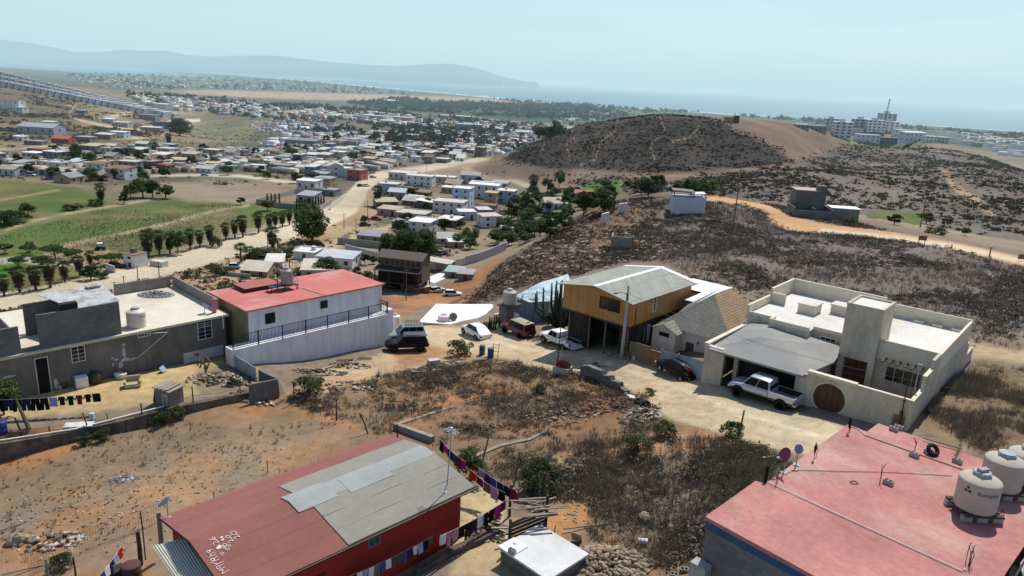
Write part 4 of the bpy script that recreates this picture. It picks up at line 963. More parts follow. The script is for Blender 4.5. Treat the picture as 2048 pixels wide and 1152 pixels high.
# ---------------------------------------------------------------- vehicles: x forward, y left, on their wheels
def paint(name, col, rough=.28, metal=0.0):
    m = mat(name, col, rough, .03, 3, metal=metal, spec=.55)
    return m
TYRE = mat('tyre_rubber', (.014, .014, .014), .85, .15, 6)
RIM = mat('alloy_rim', (.42, .43, .44), .35, .05, metal=.6)
CGL = mat('car_glass', (.006, .008, .011), .22, 0, spec=.2)
REDL = mat('tail_lamp_red', (.36, .015, .012), .25, .05)
HEADL = mat('head_lamp_clear', (.62, .64, .66), .12, .03)
TRIM = mat('black_plastic', (.022, .022, .023), .6, .08)
def loft(m, st, zb, hw):
    rings = []
    for x, zt, k in st:
        h = hw * k
        half = [(h * .80, zb + (.04 if k > .9 else .1)), (h * .96, zb + .12), (h, zb + .32), (h * .995, zt - .14), (h * .955, zt - .03), (h * .82, zt + .0), (h * .4, zt + .02), (0, zt + .025)]
        rings.append([(x, y, z) for y, z in half] + [(x, -y, z) for y, z in half[::-1][1:]])
    n = len(rings[0]); vs = [p for r in rings for p in r]; fs = []
    for i in range(len(rings) - 1):
        for j in range(n): fs.append((i * n + j, i * n + (j + 1) % n, (i + 1) * n + (j + 1) % n, (i + 1) * n + j))
    fs += [tuple(range(n))[::-1], tuple(range((len(rings) - 1) * n, len(rings) * n))]
    m.smooth = True; m.add(vs, fs)
def bil(q, u, v, off):
    a, b, c, d = map(Vector, q); n = (b - a).cross(d - a).normalized()
    return (a.lerp(b, u)).lerp(d.lerp(c, u), v) + n * off
def wheel_mesh(r, w, five=True):
    t = MB(); t.smooth = True
    t.lathe([(r * .62, -w / 2), (r * .93, -w / 2), (r, -w * .36), (r, w * .36), (r * .93, w / 2), (r * .62, w / 2)], 22, axis='Y')
    k = MB(); k.lathe([(r * .63, -.02), (r * .63, .02)], 20, (0, w * .30, 0), 'Y'); k.m = 1
    for i in range(5):
        a = 2 * math.pi * i / 5; k.rbox((math.sin(a) * r * .34, w * .30 + .03, math.cos(a) * r * .34), (r * .17, .035, r * .58), 0, a)
    k.lathe([(r * .14, -.03), (r * .14, .04)], 10, (0, w * .31, 0), 'Y')
    return t, k
def vehicle(name, label, cat, pos, hd, L_, W_, H_, st, gh, pm, wr=.33, wb=None, wx=(0, 0), nwin=2, pickup=None, roofm=None, rimm=None, zb=.26, group=None, spare=False, dark_arch=True, plate=True):
    t = thing(name, label, cat, pos, hd, group); hw = W_ / 2
    m = MB(); loft(m, st, zb, hw)
    body = m.build('body', pm, t, subsurf=1)
    # cabin
    (xr0, xr1, xf1, xf0), zbelt, k0, k1 = gh
    y0, y1 = hw * k0, hw * k1
    A = [(xr0, y0, zbelt), (xf0, y0, zbelt), (xf0, -y0, zbelt), (xr0, -y0, zbelt)]
    Bq = [(xr1, y1, H_), (xf1, y1, H_), (xf1, -y1, H_), (xr1, -y1, H_)]
    m = MB(); m.add([(x, y, z - .12) for x, y, z in A] + Bq, [(0, 1, 5, 4), (1, 2, 6, 5), (2, 3, 7, 6), (3, 0, 4, 7)]); 
    c = m.build('cabin', pm, t, bevel=.05)
    m = MB(); zz = H_ + .035
    m.smooth = True
    xm = [xr1 - .03, xr1 + .12, (xr1 + xf1) / 2, xf1 - .12, xf1 + .03]; ym = [-y1, -y1 * .85, 0, y1 * .85, y1]
    m.add([(x, y, H_ - .01 + (.05 if 0 < i < 4 and 0 < j < 4 else 0)) for i, x in enumerate(xm) for j, y in enumerate(ym)], [(i * 5 + j, (i + 1) * 5 + j, (i + 1) * 5 + j + 1, i * 5 + j + 1) for i in range(4) for j in range(4)])
    m.build('roof', roofm or pm, t)
    def pane(q, u0, u1, v0, v1, nm='window'):
        m = MB(); m.add([bil(q, u0, v0, .012), bil(q, u1, v0, .012), bil(q, u1, v1, .012), bil(q, u0, v1, .012)], [(0, 1, 2, 3)]); m.build(nm, CGL, t)
    fq = (A[2], A[1], Bq[1], Bq[2]); pane(fq[::1], .06, .94, .02, .9, 'windshield') if False else None
    q = (A[1], A[2], Bq[2], Bq[1]); pane((q[1], q[0], q[3], q[2]), .06, .94, .06, .92, 'windshield') if False else pane(q, .06, .94, .06, .92, 'windshield')
    pane((A[3], A[0], Bq[0], Bq[3]), .08, .92, .12, .88, 'rear_window')
    for s_ in (1, -1):
        q = (A[0], A[1], Bq[1], Bq[0]) if s_ > 0 else (A[2], A[3], Bq[3], Bq[2])
        e = np.linspace(.05, .95, nwin + 1)
        for i in range(nwin): 
            u0, u1 = e[i] + .015, e[i + 1] - .015
            m = MB(); qq = q
            m.add([bil(qq, u0, .10, -.012 if s_ > 0 else -.012), bil(qq, u1, .10, -.012), bil(qq, u1, .9, -.012), bil(qq, u0, .9, -.012)], [(3, 2, 1, 0)]); m.build('window', CGL, t)
    # wheels
    tm, km = wheel_mesh(wr, .22 if wr < .37 else .27); tme = tm.mesh('tyre', TYRE); kme = km.mesh('rim', [TRIM, rimm or RIM])
    for x in wx:
        for s_ in (1, -1):
            o = bpy.data.objects.new('wheel', tme); COL.objects.link(o); o.parent = t; o.location = (x, s_ * (hw - .10), wr); o.rotation_euler = (0, 0, 0 if s_ > 0 else math.pi)
            r = bpy.data.objects.new('rim', kme); COL.objects.link(r); r.parent = o
            m = MB(); m.lathe([(wr * 1.16, -.01), (wr * 1.16, .01)], 20, axis='Y'); a = m.build('wheel_well_shade', BLACK, t); a.location = (x, s_ * (hw + .002), wr + .03)  # flat black disc on the body side paints in the shaded wheel well
    xf, xr = st[-1][0], st[0][0]; zf, zr = st[-1][1], st[0][1]
    for s_ in (1, -1):
        m = MB(); m.rbox((xf - .13, s_ * hw * .66, max(zf - .04, .55)), (.16, hw * .42, .15), s_ * -.5); m.build('headlight', HEADL, t, bevel=.03)
        if not pickup: m = MB(); m.rbox((xr + .07, s_ * hw * .72, zr - .03), (.14, hw * .34, .17), s_ * .4); m.build('taillight', REDL, t, bevel=.03)
        m = MB(); m.rbox((xf0 - .25, s_ * (hw + .08), zbelt + .08), (.1, .2, .13)); m.build('mirror', pm, t, bevel=.03)
    m = MB(); m.rbox((xf - .02, 0, zb + .22), (.10, hw * 1.5, .16)); m.build('bumper', TRIM, t, bevel=.03)
    if plate: m = MB(); m.rbox((xr - (.03 if not pickup else pickup[1] - 0), 0, zr - .22 if not pickup else .62), (.03, .36, .14)); m.build('number_plate', WHITE, t)
    if pickup:
        x1, x0, zt = pickup   # bed from x1 (front) back to x0
        m = MB(); w_ = .09
        for s_ in (1, -1): m.box(x0, x1, s_ * hw * .985 - (w_ if s_ > 0 else 0), s_ * hw * .985 + (w_ if s_ < 0 else 0), zb + .22, zt)
        m.box(x1 - .05, x1 - .002, -hw * .985 + w_ + .002, hw * .985 - w_ - .002, .62, zt - .003); m.box(x0 + .002, x1 - .052, -hw * .98 + w_, hw * .98 - w_, zb + .25, .60)
        m.build('cargo_bed', pm, t, bevel=.02)
        m = MB(); m.box(x0 + .01, x1 - .06, -hw * .98 + w_ + .01, hw * .98 - w_ - .01, .603, .62); m.build('bed_floor', TRIM, t)
        for s_ in (1, -1): m = MB(); m.box(x0 + .1, x1 - .07, s_ * (hw * .985 - w_ - .014), s_ * (hw * .985 - w_ - .004), .63, zt - .02) if s_ > 0 else m.box(x0 + .1, x1 - .07, -(hw * .985 - w_ - .004), -(hw * .985 - w_ - .014), .63, zt - .02); m.build('bed_liner', TRIM, t)
        for s_ in (1, -1): m = MB(); m.box(x0 - .03, x0 + .08, s_ * hw * .92 - .08, s_ * hw * .92 + .07, .78, 1.02); m.build('taillight', REDL, t, bevel=.01)
    return t
def on_ground(pts):
    """mid point of the two wheel contacts read off the photo, heading rear to front"""
    a, b = ground(*pts[0]), ground(*pts[1])
    return a, b, math.atan2(a.y - b.y, a.x - b.x)
def place_car(front, rear, W_, wxf, wxr, dz=0):
    """front/rear: photo pixels where the near-side front and rear wheels touch; returns position, heading"""
    a, b, h = on_ground((front, rear))
    f = Vector((math.cos(h), math.sin(h), 0)); left = Vector((-f.y, f.x, 0))
    c = (a + b) / 2; c = c - left * (W_ / 2 - .1) - f * ((wxf + wxr) / 2) if left.dot(c) < 0 else c + left * (W_ / 2 - .1) - f * ((wxf + wxr) / 2)
    c.z = (a.z + b.z) / 2 + dz
    return c, h
SED = [(-2.28,.72,.74),(-2.2,.93,.86),(-1.75,1.0,.95),(-1.0,.98,1),(.6,.95,1),(1.0,.93,1),(1.7,.82,.95),(2.1,.70,.86),(2.25,.6,.74)]
p, h = place_car((922,668), (957,681), 1.76, 1.33, -1.33)
vehicle('parked_sedan', 'white sedan parked beside the dark red off-roader, boot towards the viewer', 'car', p, h, 4.55, 1.76, 1.46, SED, ((-1.95,-1.0,.42,1.15), .98, .90, .66), paint('white_car_paint', (.74,.75,.78)), .325, wx=(1.33,-1.33), group=None)
p, h = place_car((1312,746), (1370,762), 1.80, 1.38, -1.38)
bs_ = vehicle('parked_sedan', 'black sedan with a red folded frame strapped on its boot by the metal gate', 'car', p, h, 4.75, 1.80, 1.47, [(x*1.03,z,k) for x,z,k in SED], ((-1.9,-1.05,.5,1.25), .99, .90, .66), mat('black_car_paint', (.007,.007,.008), .35, .03, spec=.2), .335, wx=(1.38,-1.38))
rack_at = bs_
SUV = [(-2.15,.82,.84),(-2.1,1.02,.93),(-1.6,1.06,.99),(-.5,1.05,1),(.7,1.04,1),(1.1,1.03,.99),(1.85,.98,.95),(2.12,.86,.87),(2.2,.66,.78)]
p, h = place_car((1004,667), (1045,678), 1.85, 1.3, -1.3)
dr_ = paint('dark_red_paint', (.13,.022,.022), .32)
t = vehicle('off_roader', 'dark red off-roader with a tan roof in front of the pump house', 'car', p, h, 4.35, 1.85, 1.80, SUV, ((-2.05,-1.85,.55,1.05), 1.05, .93, .80), dr_, .38, wx=(1.3,-1.3), nwin=3, zb=.42, roofm=mat('tan_roof_paint', (.30,.27,.20), .6, .1))
m = MB(); m.smooth = True; m.lathe([(.15,-.1),(.36,-.1),(.38,-.05),(.38,.08),(.3,.11),(.15,.11)], 20, axis='X'); o = m.build('spare_wheel', TYRE, t); o.location = (-2.25, -.1, 1.0)
BSU = [(-2.2,.8,.84),(-2.15,1.0,.93),(-1.6,1.05,.99),(-.5,1.03,1),(.8,1.02,1),(1.1,1.0,.99),(2.0,.96,.95),(2.28,.86,.88),(2.35,.6,.8)]
p, h = place_car((782,706), (848,703), 1.82, 1.42, -1.32)
t = vehicle('parked_suv', 'black estate-shaped off-roader with roof bars beside the white terrace wall', 'car', p, h, 4.7, 1.82, 1.72, BSU, ((-2.1,-1.8,.35,1.15), 1.04, .93, .79), mat('black_suv_paint', (.007,.008,.009), .35, .03, spec=.2), .36, wx=(1.42,-1.32), nwin=3, zb=.4, roofm=paint('blue_grey_roof_paint', (.05,.07,.075), .3), rimm=mat('dark_rim', (.03,.03,.03), .5, 0))  # roof paint is lighter and bluer than the body
for s_ in (1, -1): m = MB(); m.tube([(-1.7, s_ * .6, 1.8), (.2, s_ * .6, 1.8)], .025, 6); m.build('roof_bar', TRIM, t)
f = Vector((math.cos(h), math.sin(h), 0)); lf = Vector((-f.y, f.x, 0)); 
p2 = p - lf * 3.6 - f * .1 if (p - lf * 2).y > p.y else p + lf * 3.6 - f * .1; p2.z = hz(p2.x, p2.y)
t = vehicle('parked_suv', 'grey green off-roader with a loaded roof rack behind the black one', 'car', p2, h + .06, 4.5, 1.8, 1.78, BSU, ((-2.1,-1.85,.35,1.1), 1.04, .93, .80), paint('grey_green_paint', (.20,.235,.22), .3), .36, wx=(1.4,-1.32), nwin=3, zb=.42)
m = MB()
for k in range(6): m.tube([(-1.6 + k * .32, -.62, 1.95), (-1.6 + k * .32, .62, 1.95)], .025, 5)
for y in (-.62, .62): m.tube([(-1.7, y, 1.86), (-1.7, y, 2.08), (.1, y, 2.08), (.1, y, 1.86)], .025, 5); m.tube([(-1.7, y, 1.95), (.1, y, 1.95)], .025, 5)
m.build('roof_rack', mat('rust_brown_rack', (.12,.05,.035), .8, .2), t)
PU = [(-.55,1.0,.99),(-.5,1.03,1),(.3,1.03,1),(.9,1.02,1),(1.2,1.0,.99),(2.1,.95,.95),(2.4,.84,.87),(2.5,.62,.78)]
p, h = place_car((1079,686), (1134,701), 1.76, 1.55, -1.5)
t = vehicle('pickup_truck', 'older white extended-cab pickup with its tailgate down in front of the cactus', 'pickup truck', p, h, 5.0, 1.76, 1.66, PU, ((-.52,-.42,.62,1.15), 1.03, .92, .78), paint('white_pickup_paint', (.72,.73,.74), .35), .36, wx=(1.55,-1.5), nwin=2, zb=.42, pickup=(-.5,-2.45,1.05), plate=False, rimm=mat('steel_rim', (.3,.3,.3), .5, .1))
m = MB(); m.box(-2.97, -2.46, -.74, .74, .60, .66); m.build('tailgate', paint('white_pickup_paint', (.72,.73,.74)), t, bevel=.01)
PT = [(-.62,1.16,.99),(-.55,1.2,1),(.4,1.2,1),(1.0,1.19,1),(1.3,1.17,.99),(2.2,1.12,.96),(2.55,1.0,.9),(2.65,.72,.8)]
p, h = place_car((1477,796), (1556,818), 1.92, 1.75, -1.65)
t = vehicle('pickup_truck', 'silver double-cab pickup with big black tyres parked outside the cream house garage', 'pickup truck', p, h, 5.4, 1.92, 1.93, PT, ((-.72,-.55,.95,1.6), 1.18, .92, .78), paint('silver_paint', (.47,.50,.56), .25, .35), .44, wx=(1.75,-1.65), nwin=2, zb=.56, pickup=(-.62,-2.62,1.24), plate=False, rimm=mat('black_rim', (.015,.015,.015), .5, 0))
m = MB(); m.box(-2.66, -2.58, -.85, .85, .80, 1.23); m.build('tailgate', MATS['silver_paint'], t, bevel=.015)
m = MB(); m.box(-2.76, -2.64, -.85, .85, .6, .74); m.build('bumper', MATS['silver_paint'], t, bevel=.02)
# red folded bike frame lying on the boot of the black sedan: its own thing
rt = thing('folded_bicycle', 'red and white folded bicycle strapped on the boot of the black sedan', 'bicycle', bs_.matrix_basis @ Vector((-1.45, .1, 1.02)), bs_.rotation_euler.z)
RB = mat('red_bike_paint', (.42,.03,.035), .4, .1)
m = MB(); m.tube([(-.5,-.5,.1),(.2,.1,.32),(.3,.5,.15)], .05, 6); m.tube([(-.4,.45,.08),(.1,-.2,.38)], .05, 6); m.rbox((-.1,0,.2),(.7,.7,.12),.3,.1); m.build('frame', RB, rt)
m = MB(); m.tube([(-.75,-.3,.1),(.1,.35,.55)], .03, 6); m.build('handlebar', WHITE, rt)
for k, (x, y) in enumerate(((.15, .2), (-.05, -.35))):
    m = MB(); m.smooth = True; n = 18
    m.tube([(x + .27 * math.cos(2*math.pi*i/n), y + .27 * math.sin(2*math.pi*i/n) * .8, .42 + .12 * math.cos(2*math.pi*i/n)) for i in range(n + 1)], .025, 5, False); m.build('wheel', mat('pink_rim', (.45,.30,.32), .5, .1), rt)
# ---------------------------------------------------------------- small things in the yards, on the street and on the roofs
ORD = ['first', 'second', 'third', 'fourth', 'fifth', 'sixth', 'seventh', 'eighth', 'ninth', 'tenth', 'eleventh', 'twelfth', 'thirteenth', 'fourteenth', 'fifteenth', 'sixteenth', 'seventeenth', 'eighteenth']
WOODG = mat('grey_weathered_wood', (.20, .175, .14), .9, .22, 2, .25)
WOODD = mat('dark_old_wood', (.06, .05, .042), .9, .22, 2, .25)
WOODT = mat('pale_lumber', (.42, .33, .22), .85, .18, 2, .15)
RUST = mat('rusty_iron', (.075, .038, .025), .85, .25, 4)
GALV = mat('galvanised_sheet', (.30, .33, .37), .5, .14, 1.5)
TANKM = mat('tank_plastic', (.43, .375, .315), .6, .08, 2)
LIDM = mat('tank_lid_grey', (.30, .33, .35), .6, .1, 2)
BLUEP = mat('blue_plastic', (.035, .085, .20), .5, .12, 2)
STONE = mat('field_stone', (.25, .175, .115), .95, .25, 2.5, .4, col2=(.33, .27, .2), thr=(.4, .65))
CLOTH = mat('cloth', objcol=True, var=.16, scale=5, rough=.95, bump=.3, spec=.05)
def font_mesh(txt, size):
    c = bpy.data.curves.new('lettering', 'FONT'); c.body = txt; c.size = size; c.extrude = 0; c.align_x = 'CENTER'; c.align_y = 'CENTER'
    o = bpy.data.objects.new('lettering', c); COL.objects.link(o)
    me = bpy.data.meshes.new_from_object(o.evaluated_get(bpy.context.evaluated_depsgraph_get()))
    bpy.data.objects.remove(o); bpy.data.curves.remove(c); return me
def water_tank(label, pos, r, h, rz=0, letters=None, stand=None, mt=None, group=None):
    t = thing('water_tank', label, 'water tank', pos, rz, group)
    z0 = .35 if stand else .02
    m = MB(); m.smooth = True
    pr = [(r * .98, z0), (r, z0 + .03)]
    for k in range(1, 5): z = z0 + h * .73 * k / 5; pr += [(r, z - .02), (r * .988, z), (r, z + .02)]
    pr += [(r, z0 + h * .74), (r * .985, z0 + h * .765), (r * .93, z0 + h * .79), (r * .46, z0 + h * .90), (r * .40, z0 + h * .905)]
    m.lathe(pr, 36); m.build('tank_body', mt or TANKM, t)
    m = MB(); m.smooth = False; m.lathe([(r * .40, z0 + h * .89), (r * .44, z0 + h * .90), (r * .44, z0 + h * .95), (r * .40, z0 + h * .985), (r * .1, z0 + h)], 26); 
    for k in range(6): a = k * math.pi / 3; m.rbox((math.cos(a) * r * .43, math.sin(a) * r * .43, z0 + h * .93), (.06, .06, .1), a)
    m.build('lid', LIDM, t)
    if stand:
        m = MB()
        for k in range(5): m.box(-r, r, -r + k * r * .42, -r + k * r * .42 + .2, .27, .345)
        s_ = m.build('stand', WOODD, t)
        for x in (-r * .8, 0, r * .8):
            for y in (-r * .75, r * .75): m = MB(); m.rbox((x, y, .135), (.4, .2, .25)); m.build('concrete_block', CONC, s_)
    if letters:
        for txt, a0, zz, size in letters:
            me = font_mesh(txt, size); V = np.array([v.co[:] for v in me.vertices])
            for v, q in zip(me.vertices, V):
                a = a0 + q[0] / r; v.co = (math.cos(a) * (r + .006), math.sin(a) * (r + .006), z0 + zz + q[1])
            me.materials.append(mat('tank_print', (.035, .03, .035), .7, .1)); o = bpy.data.objects.new('lettering', me); COL.objects.link(o); o.parent = t
    return t
def simple(name, label, cat, mb, mt, pos=(0, 0, 0), rz=0, group=None, bevel=0, color=None, each=None):
    o = mb.build(name, mt, None, pos, rz, bevel, color); return tag(o, label, cat, group)
def rot2(P): return math.atan2(P.y, P.x)
facing = lambda P: math.atan2(-P.y, -P.x)      # towards where the viewer stands
# tanks on the pink roof
for (px, py, lab, let) in ((1945, 1027, 'beige water tank with a block on its lid, nearest on the pink roof', True), (1995, 985, 'beige water tank on blocks, second of the tanks on the pink roof', False), (2042, 972, 'beige water tank with a blue lid at the right edge of the pink roof', True)):
    p = at(px, py, -16.25); fa = facing(p)
    t = water_tank(lab, p, .78, 1.62, 0, [('Rotoplas', fa + .55, .92, .24), ('\u2042', fa - .45, .95, .5)] if let and px < 2000 else ([('plas', fa + .2, .95, .22)] if let else None), True, group='water tanks on the pink roof')
    if px == 1945: m = MB(); m.rbox((0, 0, 2.02), (.42, .22, .12), .3); m.build('lid_block', CONC, t)
p = FG.w(-1.26, -7.3, -22.3); water_tank('cream water tank standing near the edge of the grey house slab roof', p, .78, 1.75, .5, [('Rotoplas', facing(p) + .3, 1.0, .2)], mt=mat('cream_tank', (.60, .55, .45), .6, .08, 2))
p = FT.w(-.6, .95, -24.78); water_tank('beige water tank on top of the small block pump house', p, .80, 1.85, 1.)
p = at(1107, 640, -26.3); water_tank('pale water tank half hidden behind the tall cactus', Vector((p.x, p.y, p.z + .9)), .62, 1.5, 0)
m = MB(); 
for x in (-.55, .55):
    for y in (-.5, .5): m.box(x - .05, x + .05, y - .05, y + .05, -.6, .8)
m.box(-.7, .7, -.65, .65, .8, .9); o = m.build('tank_stand', WOODD, None, (p.x, p.y, p.z)); tag(o, 'wooden stand under the pale tank behind the cactus', 'tank stand')
p = at(888, 640, -28.6); p.z = -28.6; water_tank('squat pale water tank on the bright white roof below the street', p, .75, .75, 0, mt=mat('white_tank', (.68, .65, .6), .6, .05))
m = MB(); m.smooth = True; m.lathe([(.45, 0), (.5, .05), (.5, .3), (.4, .35)], 20); o = m.build('cable_drum', WOODG, None); q = at(905, 640, -28.6); o.location = (q.x, q.y, q.z + .45); o.rotation_euler = (R(75), 0, .6); tag(o, 'round tan drum lying beside the squat tank on the white roof', 'drum')
q = at(788, 628, -27.9); water_tank('white water tank on the ground at the right end of the white house', at(790, 650, -27.6), .6, 1.4, 0, mt=MATS['white_tank'])
# tank tower on the white house: iron stand, tank, ladder
p = FW.w(-5.46, -8.64, -21.4)
t = thing('tank_tower', 'black iron stand with a bench on the red roof holding a grey tank', 'tank stand', p, FW.h)
m = MB()
for x in (-.7, .7):
    for y in (-.7, .7): m.box(x - .035, x + .035, y - .035, y + .035, 0, .55 if (x > 0) else 2.6)
for z in (.5,): m.box(-.75, .75, -.75, .75, z, z + .05)
m.tube([(-.7, -.7, 2.6), (-.7, .7, 2.6)], .03, 5); m.tube([(-.7, .7, 2.6), (.7, .7, 2.7)], .03, 5)
m.box(-.5, .5, -2.0, -.75, .5, .55); m.box(-.5, -.43, -2.0, -1.93, 0, .5); m.box(.43, .5, -2.0, -1.93, 0, .5); m.build('iron_frame', METAL_BLACK, t)
m = MB()
for y in (.45, .75): m.tube([(.72, y + .15, 0), (.45, y - .1, 2.1)], .025, 5)
for k in range(6): z = .25 + k * .32; m.tube([(.72 - z * .128, .60 - z * .12, z), (.72 - z * .128, .90 - z * .12, z)], .018, 4)
m.build('ladder', mat('grey_ladder', (.30, .30, .32), .5, .1), t)
water_tank('grey water tank with a white top strapped into the iron stand on the red roof', p + Vector((0, 0, .55)), .62, 1.75, .4, mt=mat('grey_tank', (.28, .27, .26), .5, .15, 2))
# satellite dishes
def dish(label, pos, az_, el, r, mt, mast=1.0, arm=True):
    t = thing('satellite_dish', label, 'satellite dish', pos, az_)
    m = MB(); m.smooth = True
    m.lathe([(.02, -.01), (r * .5, .03), (r, .13 * r / .4), (r, .13 * r / .4 + .02), (r * .5, .05), (.02, .01)], 22)
    o = m.build('reflector', mt, t); o.location = (0, 0, mast); o.rotation_euler = (0, R(90) - el, 0); o.scale = (1, .86, 1)
    m = MB(); m.tube([(0, 0, 0), (0, 0, mast * .9), (-.03, 0, mast)], .03, 6); m.rbox((0, 0, .02), (.25, .25, .04)); m.build('mast', GALV, t)
    if arm: m = MB(); m.tube([(.03, 0, mast - r * .8), (r * 1.15, 0, mast - r * .15)], .022, 5); m.rbox((r * 1.2, 0, mast - r * .1), (.14, .08, .08)); m.build('feed_arm', GALV, t)
    return t
dish('maroon satellite dish at the left edge of the pink roof', at(1567, 946, -16.25), R(200), R(28), .36, mat('maroon_dish', (.26, .05, .07), .5, .1), .85)
dish('small grey satellite dish behind the maroon one on the pink roof', at(1592, 930, -16.25), R(250), R(30), .22, mat('grey_dish', (.24, .27, .33), .5, .1), .8, False)
dish('grey satellite dish on the upper left corner of the red felt roof', FR.w(-7.4, -13.1, -21.2), R(165), R(35), .42, mat('grey_dish2', (.34, .35, .36), .5, .1), .85)
dish('small pale satellite dish at the right corner of the grey house roof', FG.w(-1.2, -1.3, -22.3), R(60), R(30), .35, MATS['grey_dish2'], .7)
# tv antenna on the red house
p = FR.w(-.45, -1.5, -21.15)
t = thing('tv_antenna', 'tall thin aerial mast with a small head on the grey felt roof', 'antenna', p, FR.h)
m = MB(); m.tube([(0, 0, 0), (.05, .15, .5), (.05, .35, 3.6)], .028, 6); m.rbox((0, 0, .02), (.3, .2, .05), .4); m.build('mast', GALV, t)
m = MB()
for k in range(5): m.tube([(-.4, .2 + k * .09, 3.45 + .03 * (k % 2)), (.5, .2 + k * .09, 3.45 + .03 * (k % 2))], .012, 4)
m.tube([(.05, .1, 3.5), (.05, .65, 3.5)], .02, 4); m.rbox((.05, .35, 3.62), (.14, .14, .12)); m.build('aerial_head', mat('pale_grey', (.5, .5, .5), .5, .05), t)
# things lying on the pink roof
BLOCKM = MB(); BLOCKM.box(-.2, .2, -.1, -.07, 0, .2); BLOCKM.box(-.2, .2, .07, .1, 0, .2); BLOCKM.box(-.2, -.165, -.07, .07, 0, .2); BLOCKM.box(.165, .2, -.07, .07, 0, .2); BLOCKM.box(-.02, .02, -.07, .07, 0, .2)
blme = BLOCKM.mesh('concrete_block', CONC)
def block(label, pos, rz=0, tilt=0, group=None):
    o = bpy.data.objects.new('concrete_block', blme); COL.objects.link(o); o.location = pos; o.rotation_euler = (tilt, 0, rz); return tag(o, label, 'concrete block', group)
for px, py, rz, lab in ((1776, 968, -.5, 'single concrete block in the middle of the pink roof'), (1787, 861, -.5, 'grey block at the far edge of the pink roof beside a paler one'), (1797, 858, -.3, 'paler block lying next to the grey one at the far roof edge'), (1828, 913, -.6, 'concrete block under three bent rods on the pink roof'), (1857, 907, -.5, 'concrete block holding down the tyre on the pink roof'), (1914, 925, -.6, 'pale hollow block at the end of a timber on the pink roof')):
    block(lab, at(px, py, -16.24), FP.h + rz + .4, R(90) * 0)
m = MB(); m.smooth = True
def ring_(m, R_, r, n=24, k=8):
    vs = [((R_ + r * math.cos(2*math.pi*j/k)) * math.cos(2*math.pi*i/n), (R_ + r * math.cos(2*math.pi*j/k)) * math.sin(2*math.pi*i/n), r * math.sin(2*math.pi*j/k)) for i in range(n) for j in range(k)]
    m.add(vs, [(i*k+j, ((i+1)%n)*k+j, ((i+1)%n)*k+(j+1)%k, i*k+(j+1)%k) for i in range(n) for j in range(k)])
ring_(m, .24, .10); tyre_me = m.mesh('tyre', TYRE)
def tyre(label, pos, rot, s=1.):
    o = bpy.data.objects.new('tyre', tyre_me); COL.objects.link(o); o.location = pos; o.rotation_euler = rot; o.scale = (s, s, s); return tag(o, label, 'tyre')
tyre('black tyre propped up on the far part of the pink roof', at(1866, 900, -16.0), (R(50), 0, .3))
m = MB(); m.rbox((0, 0, .06), (1.9, .1, .1), R(52)); simple('timber', 'dark timber lying across the far right of the pink roof', 'timber', m, WOODD, at(1915, 905, -16.24))
m = MB(); m.rbox((0, 0, .08), (1.7, .05, .05), R(-35)); simple('timber', 'thin stick leaning over the tyre on the pink roof', 'timber', m, WOODG, at(1885, 890, -16.2))
m = MB(); ring_(m, .17, .018, 24, 6); o = simple('hoop', 'small dark hoop lying on the pink roof', 'hoop', m, mat('purple_dark', (.04, .025, .06), .5, .1), at(1708, 965, -16.22)); o.scale = (1, .75, 1)
def rods(label, pos, n, h, spread, mt=RUST, seed=1):
    rg = random.Random(seed); t = thing('rebar_stub', label, 'rebar', pos, 0)
    for k in range(n):
        a = rg.uniform(0, 6.28); x, y = rg.uniform(-spread, spread), rg.uniform(-spread, spread)
        m = MB(); m.tube([(x, y, -.03), (x + rg.uniform(-.04, .04), y + rg.uniform(-.04, .04), h * .6), (x + math.cos(a) * h * .18, y + math.sin(a) * h * .18, h * rg.uniform(.8, 1.05))], .014, 5); m.build('rod', mt, t)
for px, py, n, h, sp_, lab in ((1935, 1128, 5, .8, .12, 'bundle of rusty rods at the pipe end of the pink roof'), (1553, 967, 3, .7, .06, 'rusty rods sticking up at the left step of the pink roof'), (1630, 912, 3, .6, .07, 'rods topped with a dark rag near the maroon dish'), (1698, 862, 4, .75, .06, 'dark bundle of rods at the far left corner of the pink roof'), (1765, 967, 2, 1.0, .25, 'two thin rods beside the single block on the pink roof'), (1828, 905, 3, .75, .12, 'three bent rods standing behind a block on the pink roof'), (2035, 985, 4, .8, .12, 'rods at the right edge of the pink roof by the blue-lidded tank'), (2000, 1040, 3, .5, .1, 'short rods behind the nearest tank on the pink roof')):
    rods(lab, at(px, py, -16.25), n, h, sp_, seed=px)
for px, py, s_, lab in ((1631, 897, .07, 'dark rag caught on rods near the maroon dish'), (1700, 846, .09, 'dark cloth knot on the rods at the far left roof corner')):
    p = at(px, py, -15.7); m = MB(); m.smooth = True
    m.lathe([(.02, -.3), (s_ * .7, -.1), (s_, .05), (s_ * .4, .22), (.02, .3)], 9); simple('rag', lab, 'rag', m, BLACK, p)
m = MB(); m.box(-.06, .06, -.06, .06, -1, .75); simple('post', 'black square post against the left step of the pink roof', 'post', m, BLACK, at(1531, 962, -16.3))
m = MB(); pts = [at(x, y, -16.22) for x, y in ((1575, 945), (1600, 940), (1680, 943), (1760, 944), (1840, 948), (1905, 952))]; m.tube(pts, .012, 5); simple('cable', 'thin cable running across the pink roof to the tanks', 'cable', m, RUST)
